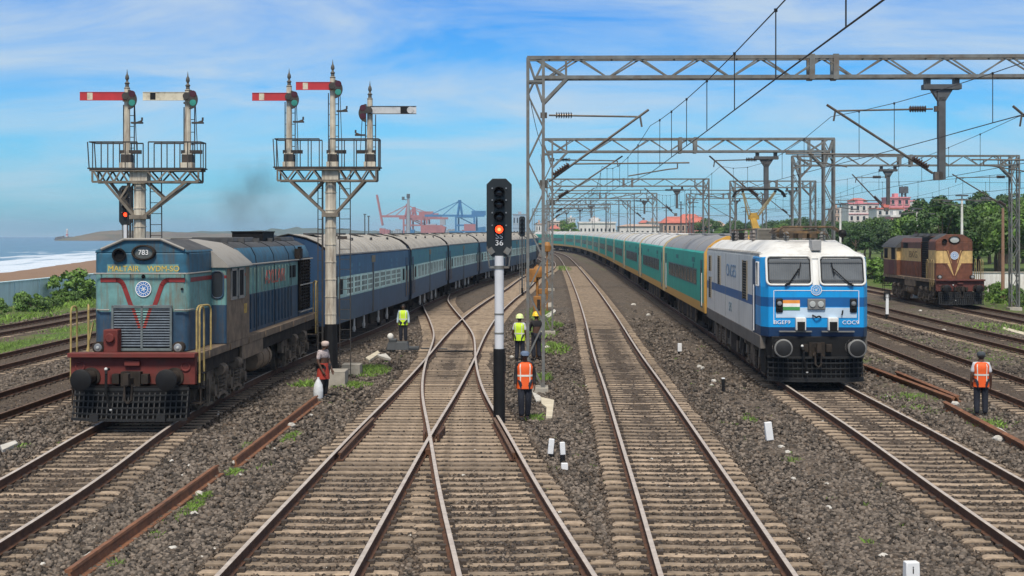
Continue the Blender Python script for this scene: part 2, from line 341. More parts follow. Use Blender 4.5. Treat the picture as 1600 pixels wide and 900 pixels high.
def build_sea():
    m = bpy.data.materials.new('sea_water'); m.use_nodes = True; nt = m.node_tree; N = nt.nodes.new; L = nt.links.new
    b = nt.nodes['Principled BSDF']; b.inputs['Roughness'].default_value = .22; b.inputs['IOR'].default_value = 1.33
    uv = N('ShaderNodeUVMap'); sep = N('ShaderNodeSeparateXYZ'); L(uv.outputs[0], sep.inputs[0])
    geo = N('ShaderNodeNewGeometry')
    mp = N('ShaderNodeMapping'); mp.inputs['Scale'].default_value = (.05, .02, 1); L(geo.outputs['Position'], mp.inputs[0])
    n = N('ShaderNodeTexNoise'); n.inputs['Scale'].default_value = 1; n.inputs['Detail'].default_value = 6; n.inputs['Roughness'].default_value = .6; L(mp.outputs[0], n.inputs['Vector'])
    # foam lines run along the shore: noise squeezed along it
    mp2 = N('ShaderNodeMapping'); mp2.inputs['Scale'].default_value = (.11, .012, 1); L(uv.outputs[0], mp2.inputs[0])
    n2 = N('ShaderNodeTexNoise'); n2.inputs['Scale'].default_value = 1; n2.inputs['Detail'].default_value = 7; n2.inputs['Roughness'].default_value = .62; n2.inputs['Distortion'].default_value = .5; L(mp2.outputs[0], n2.inputs['Vector'])
    near = N('ShaderNodeMapRange'); near.inputs[1].default_value = 0; near.inputs[2].default_value = 60; near.inputs[3].default_value = .30; near.inputs[4].default_value = -.13; L(sep.outputs[0], near.inputs[0])
    ad = N('ShaderNodeMath'); ad.operation = 'ADD'; L(n2.outputs[0], ad.inputs[0]); L(near.outputs[0], ad.inputs[1])
    fm = N('ShaderNodeMapRange'); fm.inputs[1].default_value = .57; fm.inputs[2].default_value = .72; L(ad.outputs[0], fm.inputs[0])
    c1 = N('ShaderNodeMix'); c1.data_type = 'RGBA'; c1.inputs[6].default_value = (.05, .12, .17, 1); c1.inputs[7].default_value = (.10, .19, .22, 1); L(n.outputs[0], c1.inputs[0])
    c2 = N('ShaderNodeMix'); c2.data_type = 'RGBA'; L(fm.outputs[0], c2.inputs[0]); L(c1.outputs[2], c2.inputs[6]); c2.inputs[7].default_value = (.78, .80, .80, 1)
    L(c2.outputs[2], b.inputs['Base Color'])
    n3 = N('ShaderNodeTexNoise'); n3.inputs['Scale'].default_value = .35; n3.inputs['Detail'].default_value = 6; L(geo.outputs['Position'], n3.inputs['Vector'])
    bp = N('ShaderNodeBump'); bp.inputs['Strength'].default_value = .8; bp.inputs['Distance'].default_value = 1.2; L(n3.outputs[0], bp.inputs['Height']); L(bp.outputs[0], b.inputs['Normal'])
    ds = np.concatenate([np.arange(-50, 600, 25), np.geomspace(600, 5000, 24)]); us = np.concatenate([np.arange(-40, 200, 8.), np.geomspace(200, 4400, 22)])
    V = np.array([[(shore(d)-u, d, -1.2+(.25*math.sin(u*.16+.8*math.sin(d*.012)) if 5 < u < 130 else 0)) for u in us] for d in ds])
    I = np.arange(len(ds)*len(us)).reshape(len(ds), len(us)); F = np.stack([I[:-1, :-1], I[1:, :-1], I[1:, 1:], I[:-1, 1:]], -1).reshape(-1, 4)
    o = np_mesh('sea', V.reshape(-1, 3), F, m, smooth=True)
    uvl = o.data.uv_layers.new(name='UVMap'); U = np.array([[(u, d) for u in us] for d in ds]).reshape(-1, 2)
    li = np.zeros(len(o.data.loops), np.int32); o.data.loops.foreach_get('vertex_index', li); uvl.data.foreach_set('uv', U[li].astype(np.float32).ravel())
    tag(o, kind='structure')
build_sea()

# ------------------------------------------------------------------ rails and sleepers
RAILP = [(-.072, -.172), (.072, -.172), (.072, -.158), (.012, -.142), (.010, -.045), (.035, -.036), (.035, -.004), (.027, 0), (-.027, 0), (-.035, -.004), (-.035, -.036), (-.010, -.045), (-.012, -.142), (-.072, -.158)]
RMI = [0]*14; RMI[6] = 1; RMI[7] = 1; RMI[8] = 1
def rail_mesh(path, off, d0, d1, name, parent, mats, dz=0.0):
    ds = [d0]; step = 1.0
    while ds[-1] < d1:
        ds.append(min(d1, ds[-1]+(1.0 if ds[-1] < 130 else 3.0)))
    rings = []
    for D in ds:
        a = path.head(D); c, s = math.cos(a), math.sin(a); p = path.pt(D)
        rings.append([(p.x+(off+x)*c, p.y-(off+x)*s, p.z+z+dz) for x, z in RAILP])
    mb = MB(); mb.loft(rings, RMI); return mb.build(name, mats, parent, smooth=30)
def sleeper_mesh(w=2.75):
    mb = MB(); prof = [(-.105, -.15), (.105, -.15), (.09, .0), (.075, .012), (-.075, .012), (-.09, .0)]
    h = w/2; xs = [-h, -h+.06, -.87-.2, -.87+.25, 0, .87-.25, .87+.2, h-.06, h]; dz = [-.03, 0, 0, -.012, -.03, -.012, 0, 0, -.03]
    if w > 3: xs = np.linspace(-h, h, 7); dz = [-.02, 0, 0, 0, 0, 0, -.02]
    mb.loft([[(x, y, z+(d if z > -.1 else 0)) for y, z in prof] for x, d in zip(xs, dz)])
    if w < 3:
        for r_ in (-.8725, .8725):
            mb.box((r_, 0, .012), (.17, .16, .02), 1)
            for q in (-1, 1): mb.box((r_+q*.115, 0, .03), (.085, .13, .055), 1)
    o = mb.build('sleeper', [m_sleeper, m_clip], None, smooth=0); COL.objects.unlink(o); me = o.data; bpy.data.objects.remove(o); return me
SLP = sleeper_mesh(); SLP_LONG = {}; SLPH = {}
def long_slp(w):
    k = round(w*5)/5
    if k not in SLP_LONG: SLP_LONG[k] = sleeper_mesh(k)
    return SLP_LONG[k]
def track(path, label, d0, d1, slp=(16, 66), shiny=True, dz=0.0, spacing=.54, skip=None, span=None, far_to=None, grp='railway tracks of the station yard'):
    t = thing('railway_track', label, 'railway track', (0, 0, 0), 0, grp)
    mats = [m_rust, m_steel if shiny else m_steel_dull]
    for s in (-.8725, .8725): rail_mesh(path, s, d0, d1, 'rail', t, mats, dz*.2)
    SLPH[id(path)] = (slp[0], spacing); D = slp[0]; n = 0; far = MB(); rs = random.Random(int(d1*7+d0))
    while D < (far_to or min(d1-1, 190)):
        if not (skip and skip(D)):
            p = path.pt(D); a = path.head(D); me = SLP; x = p.x
            if span:
                q = span(D)
                if q: x = (q[0]+q[1])/2; me = long_slp(q[1]-q[0])
            z = p.z-.188+dz+rs.uniform(-.008, .008); rz = -a+rs.uniform(-.012, .012)
            if n < 98 and D <= slp[1]:
                o = bpy.data.objects.new('sleeper', me); link(o, t); o.location = (x+rs.uniform(-.03, .03), D+rs.uniform(-.03, .03), z); o.rotation_euler = (0, 0, rz); n += 1
            else:
                w = max(v.co.x for v in me.vertices)*2 if False else (2.75 if me is SLP else (q[1]-q[0]))
                far.box((x, D, z-.06), (w, .18, .14), 0, rz=rz, ty=.85)
        D += spacing
    if far.v: tag(far.build('sleepers', m_sleeper, t, smooth=0), kind='stuff')
    return t
def pq_span(D):
    a, b = PTP.X(D), PTQ.X(min(D, 104)); lo, hi = min(a, b), max(a, b)
    return (lo-1.375, hi+1.375) if 27 < D < 80 and hi-lo > .1 else None
tA = track(PTP, 'near track of the pair crossing ahead of the red light signal, from bottom left', 12, 262, (17, 69), span=pq_span, dz=.004)
tB = track(PTQ, 'branch track from beneath the red light signal crossing toward the blue train', 12, 104, (17, 69), skip=lambda D: 27 < D < 80, dz=.0)
track(PT1, 'track carrying the blue diesel locomotive and blue coaches', 12, 262, (17, 32), dz=-.006)
track(PT4, 'straight empty track with shining rails between the gantry mast and the white electric train', 12, 362, (17, 69))
track(PT5, 'track carrying the blue and white electric locomotive', 12, 384, (19, 71))
track(PT6, 'empty rusty track beside the man in orange vest with grey cap', 25, 280, (30, 80), shiny=False, dz=-.01)
track(PT7, 'empty track between the electric locomotive and the brown locomotive', 40, 300, (45, 94), shiny=False, dz=-.015)
track(PT8, 'track carrying the brown and cream diesel locomotive', 55, 300, (60, 92), shiny=False, dz=-.015)
track(PLA, 'far siding nearest the pale blue seaside wall', 45, 240, (50, 99), shiny=False, dz=-.02)
track(PLB, 'middle siding on the sea side with grass along it', 34, 220, (40, 89), shiny=False, dz=-.02)
track(PLC, 'siding immediately left of the blue diesel locomotive', 28, 200, (32, 81), shiny=False, dz=-.02)
# check rails at the common crossing and point blades at the switch
for path, off, d0, d1 in ((PTP, -.8725+.115, 28.5, 34), (PTQ, .8725-.115, 28.5, 34)):
    rail_mesh(path, off, d0, d1, 'check_rail', tA if path is PTP else tB, [m_rust, m_steel_dull])
fc = MB(); fx, fd = -1.80, 30.7
fc.ext([(fx-.12, 29.3), (fx+.12, 29.3), (fx+.05, 31.2), (fx-.05, 31.2)], -.165, -.06, 'Z')
for s_ in (-1, 1): fc.ext([(fx+s_*.13, 31.3), (fx+s_*.18, 31.3), (fx+s_*.26, 32.6), (fx+s_*.21, 32.6)], -.165, -.012, 'Z')
fc.build('frog_casting', m_rust, tA, smooth=0)
pm = MB(); pm.box((-2.2, 55.6, -.16), (1.5, .12, .05)); pm.box((-4.0, 55.6, -.19), (2.6, .05, .04)); pm.build('point_rod', m_black, tA)

# ------------------------------------------------------------------ ballast stones lying loose over the bed
def build_stones():
    n = 150000
    u = RNG.random(n); D = 1/(1/16.5-(1/16.5-1/105)*u)               # thins out with distance
    X = (RNG.random(n)-.5)*1640/2200*D
    keep = np.ones(n, bool); on_slp = np.zeros(n, bool); pick = RNG.random(n); dmin = np.full(n, 99.); rail = np.full(n, 99.)
    for p in TRACKS:
        e = np.abs(X-np.interp(D, p.d, p.xs)); d0_, sp_ = SLPH[id(p)]; ph = np.abs(((D-d0_)/sp_+.5) % 1-.5)*sp_; on_slp |= (e < 1.36) & (ph < .135) & (pick > .10); dmin = np.minimum(dmin, e); rail = np.minimum(rail, np.abs(e-.8725))
    keep &= ~on_slp; keep &= ~((X < -19.9) & (X > -23.1)); keep &= ~((dmin < 1.42) & (rail < .06))
    X, D, dmin, rail = X[keep], D[keep], dmin[keep], rail[keep]; n = len(X)
    bed = dmin < 1.45
    s = (.014+.034*RNG.random(n)**1.6)*(1+.012*(D-16)); z = np.where(bed, -.210, -.222)+RNG.uniform(-.012, .016, n)
    s = np.where(bed, np.minimum(s, .027), s); z = np.where(bed, z+.002*np.clip((D-28)/22, 0, 1), z)
    B = np.array([(-1, -1, -.7), (1, -.8, -.7), (.9, 1, -.7), (-.8, 1, -.7), (-.6, -.7, .7), (.75, -.5, .6), (.5, .8, .8), (-.7, .5, .55)], float)
    V = B[None]*RNG.uniform(.65, 1.25, (n, 8, 3)); a = RNG.uniform(0, 2*PI, n); t = RNG.uniform(-.6, .6, n)
    ca, sa, ct, st = np.cos(a)[:, None], np.sin(a)[:, None], np.cos(t)[:, None], np.sin(t)[:, None]
    x, y, zz = V[..., 0], V[..., 1]*ct-V[..., 2]*st, V[..., 1]*st+V[..., 2]*ct
    x, y = x*ca-y*sa, x*sa+y*ca
    P = np.stack([x*s[:, None]+X[:, None], y*s[:, None]+D[:, None], zz*s[:, None]+z[:, None]], -1).reshape(-1, 3)
    q = np.array([(0, 3, 2, 1), (4, 5, 6, 7), (0, 1, 5, 4), (1, 2, 6, 5), (2, 3, 7, 6), (3, 0, 4, 7)])
    F = (q[None]+(np.arange(n)*8)[:, None, None]).reshape(-1, 4)
    o = np_mesh('gravel', P, F, [m_stone, m_stone_bed, m_stone_oil])
    mi = np.where(bed, np.where(((rail < .22) & (RNG.random(n) < .85)) | ((dmin < .4) & (RNG.random(n) < .45*(np.sin(D*.7+X)*.5+.5))), 2, np.where(RNG.random(n) < .8, 1, 0)), np.where(RNG.random(n) < .12, 1, 0)).astype(np.int32)
    o.data.polygons.foreach_set('material_index', np.repeat(mi, 6)); tag(o, kind='stuff')
build_stones()
# ------------------------------------------------------------------ vehicle materials
GRIME = (.075, .055, .038)
m_blue = mat('loco_blue', (.022, .108, .178), .6, 0, .3, 3, dirt=GRIME, damt=.85, dscale=2.6, streak=True)
m_dblue = mat('loco_dark_blue', (.020, .058, .108), .6, 0, .3, 3, dirt=(.10, .068, .042), damt=.75, dscale=2.6, streak=True)
m_teal = mat('loco_turquoise', (.13, .28, .275), .6, 0, .22, 4, dirt=(.17, .095, .05), damt=.8, dscale=3.2, streak=True)
m_red = mat('loco_red', (.145, .022, .017), .75, 0, .35, 3, dirt=(.045, .024, .018), damt=.9, dscale=3)
m_stripe = mat('stripe_red', (.22, .022, .02), .55, 0, .2, 5)
m_roofd = mat('sooty_roof', (.055, .056, .058), .7, 0, .4, 2.5, dirt=(.018, .017, .016), damt=.85, dscale=1.6)
m_cabroof = mat('cab_roof_grey', (.30, .285, .26), .7, 0, .2, 2, dirt=(.12, .10, .08), damt=.6, dscale=2)
m_brown = mat('dusty_brown', (.20, .145, .098), .85, 0, .3, 3, dirt=(.05, .04, .032), damt=.6, dscale=2.5)
m_under = mat('underframe', (.030, .025, .022), .9, 0, .4, 4, dirt=(.085, .062, .044), damt=.6, dscale=3, spec=.2)
m_under_l = mat('dusty_bogie', (.16, .125, .092), .9, 0, .4, 5, dirt=(.03, .026, .022), damt=.75, dscale=4)
m_dark = mat('dark_gap', (.006, .006, .007), .7, spec=.2)
m_glass = mat('window_glass', (.030, .034, .040), .12, 0, .1, 3)
m_yellow = mat('yellow_rail', (.36, .27, .10), .65, 0, .3, 6, dirt=(.14, .08, .04), damt=.6, dscale=5)
m_ytext = mat('yellow_lettering', (.62, .42, .06), .6, 0, .2, 9)
m_rtext = mat('red_lettering', (.50, .10, .07), .6, 0, .2, 9)
m_wtext = mat('white_lettering', (.78, .78, .78), .6, 0, .05)
m_btext = mat('blue_lettering', (.12, .22, .36), .6, 0, .05)
m_tankb = mat('tank_tan', (.22, .155, .10), .8, 0, .25, 4, dirt=(.06, .05, .04), damt=.6, dscale=3)
m_numglass = mat('number_glass', (.10, .11, .11), .2, 0, .2, 6)
m_lens = mat('lamp_lens', (.40, .42, .41), .15, 0, .05)
m_chrome = mat('lamp_rim', (.30, .30, .30), .4, .6)
m_hose = mat('hose_white', (.6, .6, .58), .6)

def wheel(parent, x, y, r, m=None):
    s = 1 if x > 0 else -1; mb = MB()
    mb.lathe([(r*.25, -.07), (r*.25, .07), (r*.78, .03), (r*.84, .065), (r, .065), (r, -.04), (r+.03, -.06), (r*.84, -.07), (r*.78, -.02)] if s > 0 else [(r*.25, .07), (r*.25, -.07), (r*.78, -.03), (r*.84, -.065), (r, -.065), (r, .04), (r+.03, .06), (r*.84, .07), (r*.78, .02)], (x, y, r), 20, 0, 'X')
    mb.cyl((x, y, r), (x+.22*s, y, r), r*.2, n=10)
    return mb.build('wheel', m or m_under_l, parent)
def bogie(parent, y, axles, r=.48, hw=1.12, m=None, heavy=True):
    m = m or m_under_l; mb = MB(); a0, a1 = axles[0], axles[-1]
    for s in (-1, 1):
        x = hw*s
        if heavy:
            mb.ext([(y+a0-.75, .62), (y+a0-.7, .95), (y+a0-.3, 1.08), (y+(a0+a1)/2-.5, .98), (y+(a0+a1)/2+.5, .98), (y+a1+.3, 1.08), (y+a1+.7, .95), (y+a1+.75, .62), (y+a1+.4, .58), (y+(a0+a1)/2, .70), (y+a0-.4, .58)], x-.07, x+.07, 'X')
            for a in axles:
                mb.box((x, y+a, .52), (.24, .34, .38)); mb.box((x+.06*s, y+a-.26, .50), (.12, .10, .62)); mb.box((x+.06*s, y+a+.26, .50), (.12, .10, .62)); mb.cyl((x+.1*s, y+a, .5), (x+.22*s, y+a, .5), .15)
                mb.box((x+.04*s, y+a, .17), (.1, .75, .07))
            for k in range(len(axles)-1):
                c = y+(axles[k]+axles[k+1])/2
                for q in (-.17, .17):
                    for j in range(5): mb.lathe([(.10, 0), (.10, .045)], (x+.12*s, c+q, .42+.1*j), 10)
                mb.ext([(c-.62, .30), (c-.34, .34), (c-.2, .40), (c+.2, .40), (c+.34, .34), (c+.62, .30), (c+.5, .22), (c+.2, .30), (c-.2, .30), (c-.5, .22)], x+.04*s, x+.18*s, 'X')
                mb.cyl((x+.2*s, c-.55, .98), (x+.2*s, c-.1, .98), .15)               # brake cylinder
                mb.bar((x+.14*s, c-.5, .9), (x+.14*s, c-.35, .25), .06); mb.bar((x+.14*s, c+.5, .9), (x+.14*s, c+.35, .25), .06)
        else:
            mb.box((x, y, .78), (.13, a1-a0+1.1, .20)); mb.box((x, y, .60), (.16, .9, .16))
            for a in axles:
                mb.box((x+.02*s, y+a, .46), (.22, .32, .30))
                for q in (-.3, .3): mb.cyl((x+.03*s, y+a+q, .40), (x+.03*s, y+a+q, .72), .085, n=8)
                mb.box((x+.03*s, y+a, .36), (.16, .8, .06))
            for q in (-.22, .22): mb.cyl((x+.03*s, y+q, .45), (x+.03*s, y+q, .75), .11, n=8)
    mb.box((0, y, .8), (hw*2, .5, .22))
    b = mb.build('bogie', m, parent)
    for a in axles:
        for s in (-.84, .84): wheel(b, s, y+a, r, m)
        ax = MB(); ax.cyl((-.84, y+a, r), (.84, y+a, r), .09); ax.build('axle', m_under, b)
    return b
def buffer(parent, x, y, z, r=.24, face=None, rim=None, L=.62):
    mb = MB(); mb.cyl((x, y+L, z), (x, y+.18, z), r*.62, n=18); mb.cyl((x, y+L, z), (x, y+L-.06, z), r*.9, n=18); mb.cyl((x, y+.2, z), (x, y+.06, z), r*.42, n=16)
    b = mb.build('buffer', rim or m_under, parent)
    f = MB(); f.lathe([(r*.5, .09), (r, .07), (r, .03), (r*.86, .012), (.02, 0)], (x, y, z), 24, 0, 'Y'); f.build('buffer_face', face or m_black, b)
    return b
def coupler(parent, y, z, m=None, hose=((-.50, .25), (.52, .18))):
    mb = MB(); mb.box((0, y+.35, z), (.46, .4, .42)); mb.box((0, y+.05, z), (.14, .5, .16)); mb.box((.0, y-.15, z+.07), (.12, .18, .26)); mb.cyl((-.14, y+.1, z-.16), (.14, y+.1, z-.16), .06)
    mb.tube([(-.08, y-.02, z-.05), (-.08, y-.06, z-.42), (0, y-.08, z-.5), (.08, y-.06, z-.42), (.08, y-.02, z-.05)], .03, 6)
    mb.box((-.34, y+.2, z+.05), (.16, .2, .22)); mb.box((.34, y+.2, z+.05), (.16, .2, .22))
    c = mb.build('coupler', m or m_under, parent)
    if hose:
        for x, zz in hose:
            h = MB(); h.tube([(x, y+.2, z+zz), (x, y-.02, z+zz), (x+.03, y-.10, z+zz-.1), (x+.03, y-.12, z-.25), (x+.10, y-.1, z-.5), (x+.13, y-.08, z-.62)], .032, 7, 0)
            h.sph((x, y-.02, z+zz+.02), .042, 1); h.sph((x+.13, y-.08, z-.64), .035, 1)
            h.build('brake_hose', [m_black, m_hose], parent)
def round_lamp(parent, x, y, z, r, name='marker_light'):
    mb = MB(); mb.cyl((x, y+.22, z), (x, y, z), r, n=18); mb.lathe([(r, 0), (r*1.12, 0), (r*1.12, -.04), (r, -.05)], (x, y, z), 18, 0, 'Y')
    b = mb.build(name, m_under, parent); l = MB(); l.lathe([(r*.82, -.045), (r*.7, -.06), (.01, -.07)], (x, y, z), 18, 0, 'Y'); l.lathe([(r*.3, -.06), (r*.28, -.09), (.01, -.1)], (x, y, z), 12, 1, 'Y'); l.build('lens', [m_chrome, m_lens], b); return b
def hoop(parent, x0, x1, y0, y1, z0, z1, m=None, r=.024, name='handrail'):
    a, b = Vector((x0, y0, 0)), Vector((x1, y1, 0)); d = (b-a); L = d.length; d.normalize(); rr = min(.16, L/2)
    pts = [(a.x, a.y, z0), (a.x, a.y, z1-rr)]
    for k in range(1, 6):
        t = PI/2*k/6; p = a+d*(rr-rr*math.cos(t)); pts.append((p.x, p.y, z1-rr+rr*math.sin(t)))
    p = a+d*rr; pts.append((p.x, p.y, z1)); p = b-d*rr; pts.append((p.x, p.y, z1))
    for k in range(1, 6):
        t = PI/2*k/6; p = b-d*(rr-rr*math.sin(t)); pts.append((p.x, p.y, z1-rr+rr*math.cos(t)))
    pts += [(b.x, b.y, z1-rr), (b.x, b.y, z0)]
    mb = MB(); mb.tube(pts, r, 8); return mb.build(name, m or m_yellow, parent)
def emblem(parent, x, y, z, r, ma, mbk, ry=0, rays=12):
    e = MB(); e.cyl((x, y, z), (x, y-.012, z), r, n=32); o = e.build('emblem', ma, parent, smooth=40)
    g = MB()
    def ring(r0, r1):
        n = 32; vs = []; fs = []
        for k in range(n):
            t = 2*PI*k/n
            for q in (r0, r1): vs.append((x+q*math.cos(t), y-.017, z+q*math.sin(t)))
        for k in range(n): a = 2*k; b = 2*((k+1) % n); fs.append((a, a+1, b+1, b))
        g.add(vs, fs)
    ring(r*.93, r*1.04); ring(r*.54, r*.62)
    for k in range(16):                                     # the ring of small marks around the wheel
        t = 2*PI*k/16; g.box((x+r*.77*math.cos(t), y-.016, z+r*.77*math.sin(t)), (r*.13, .006, r*.09), ry=-t)
    for k in range(6): g.box((x+r*.2*math.cos(PI*k/3), y-.016, z+r*.2*math.sin(PI*k/3)), (r*.42, .006, r*.07), ry=-PI*k/3+.6)
    g.cyl((x, y-.013, z), (x, y-.019, z), r*.14, n=14)
    g.build('emblem_wheel', mbk, o, smooth=0); return o
def stack(mb, levels, mats, outline):                        # horizontal rings stacked by height, one material per band
    for i in range(len(levels)-1):
        a, b = outline(levels[i]), outline(levels[i+1]); n = len(a); o = len(mb.v)
        mb.v.extend((p[0], p[1], levels[i]) for p in a); mb.v.extend((p[0], p[1], levels[i+1]) for p in b)
        for k in range(n): mb.f.append((o+k, o+(k+1) % n, o+n+(k+1) % n, o+n+k)); mb.m.append(mats[i])
        if i == 0: mb.f.append(tuple(o+k for k in range(n))[::-1]); mb.m.append(mats[0])
        if i == len(levels)-2: mb.f.append(tuple(o+n+k for k in range(n))); mb.m.append(mats[i])
def rrect(x0, x1, y0, y1, r, front=True, back=False):
    pts = []
    def arc(cx, cy, a0, a1):
        for k in range(6): t = a0+(a1-a0)*k/5; pts.append((cx+r*math.cos(t), cy+r*math.sin(t)))
    if front: arc(x0+r, y0+r, PI, 1.5*PI); arc(x1-r, y0+r, 1.5*PI, 2*PI)
    else: pts.extend([(x0, y0), (x1, y0)])
    if back: arc(x1-r, y1-r, 0, PI/2); arc(x0+r, y1-r, PI/2, PI)
    else: pts.extend([(x1, y1), (x0, y1)])
    return pts
def ribbon(mb, pts, w, y, mi=0, t=.008):                     # painted line with a little thickness, on a plane facing -Y: pts (x, z)
    for i in range(len(pts)-1):
        (x0, z0), (x1, z1) = pts[i], pts[i+1]; dx, dz = x1-x0, z1-z0; L = math.hypot(dx, dz)
        mb.box(((x0+x1)/2, y, (z0+z1)/2), (L+w*.3, t, w), mi, ry=-math.atan2(dz, dx))
def arcpts(p0, p1, p2, n=6):
    return [((1-t)**2*p0[0]+2*t*(1-t)*p1[0]+t*t*p2[0], (1-t)**2*p0[1]+2*t*(1-t)*p1[1]+t*t*p2[1]) for t in [k/n for k in range(n+1)]]

def chassis(t, L, beam, rails_m, pz=1.62, hw=1.46, wheels=((4.9), (15.6)), tank=True, red=None):
    # running plate, buffer beam, cowcatcher, buffers, coupler, bogies, steps
    mb = MB(); mb.bb((-hw, 1.0, pz-.20), (hw, L-1.0, pz)); mb.bb((-hw+.12, 1.0, 1.05), (hw-.12, L-1.0, pz-.20), 1)
    for y in np.arange(2.2, L-2, 2.35): mb.box((hw+.012, y, pz-.11), (.03, .05, .18), 0); mb.box((-hw-.012, y, pz-.11), (.03, .05, .18), 0)
    mb.bb((hw-.10, 6.1, 1.02), (hw-.02, 9.0, pz-.205)); mb.bb((-hw+.02, 6.1, 1.02), (-hw+.10, 9.0, pz-.205))
    mb.build('running_plate', [m_brown, m_under], t, bevel=.012)
    b = MB(); b.bb((-hw-.0, .80, .92), (hw, 1.0, pz-.06)); b.bb((-hw-.03, .62, pz-.06), (hw+.03, 1.0, pz+.04))
    for s in (-1, 1): b.lathe([(.12, 0), (.12, -.03), (.08, -.03), (.08, -.01), (.01, -.01)], (s*(hw-.22), .80, pz-.28), 16, 0, 'Y')
    b.box((0, .76, pz-.2), (.36, .1, .12))
    b.build('buffer_beam', red or m_red, t, bevel=.012)
    for s in (-1, 1): buffer(t, s*.98, .0, 1.10, .245, L=.82)
    coupler(t, .45, 1.02, None, ((-.52, .27),))
    cw = MB()                                                   # cowcatcher: bars curving back, over a dark plate
    for k in range(23):
        x = -1.32+2.64*k/22; y = .28+.22*(x/1.32)**2; cw.bar((x, y+.22, .84), (x, y, .14), .026)
    for z in (.84, .70, .56, .42, .28, .15):
        q = [(x, .28+.22*(x/1.32)**2+.22*(z-.14)/.70-.014, z) for x in np.linspace(-1.34, 1.34, 13)]
        for i in range(12): cw.bar(q[i], q[i+1], .038 if .2 < z < .8 else .06)
    cw.ext([(x, .46+.22*(x/1.32)**2) for x in np.linspace(-1.3, 1.3, 9)]+[(1.3, .95), (-1.3, .95)], .16, .90, 'Z', 1)
    for s in (-.75, .8): cw.box((s, .3, .2), (.2, .14, .16))
    cw.build('cowcatcher', [mat('guard_bar', (.012, .012, .0125), .6, 0, .3, 4), m_dark], t, smooth=0)
    for y in wheels: bogie(t, y, (-1.85, 0, 1.75) if L > 17 else (-1.3, 0, 1.3))
    if tank:
        tk = MB(); c = L/2-.2
        for s in (-1, 1): tk.lathe([(.02, -1.0), (.28, -.97), (.34, -.85), (.34, .85), (.28, .97), (.02, 1.0)], (s*1.05, c, .78), 18, 0, 'Y'); tk.lathe([(.365, -.5), (.365, -.44)], (s*1.05, c, .78), 18, 0, 'Y'); tk.lathe([(.365, .44), (.365, .5)], (s*1.05, c, .78), 18, 0, 'Y')
        tk.build('air_tank', m_tankb, t)
        ft = MB(); ft.box((0, c, .66), (1.5, 2.6, .72)); ft.build('fuel_tank', m_under, t, bevel=.05)
    st = MB()
    for s in (-1, 1):
        for y in (1.35, L-1.4):
            for z in (.45, .8, 1.15): st.box((s*(hw-.05), y, z), (.30, .5, .035))
            st.box((s*(hw+.06), y-.25, .85), (.03, .03, .9)); st.box((s*(hw+.06), y+.25, .85), (.03, .03, .9))
    st.build('step', m_under, t)

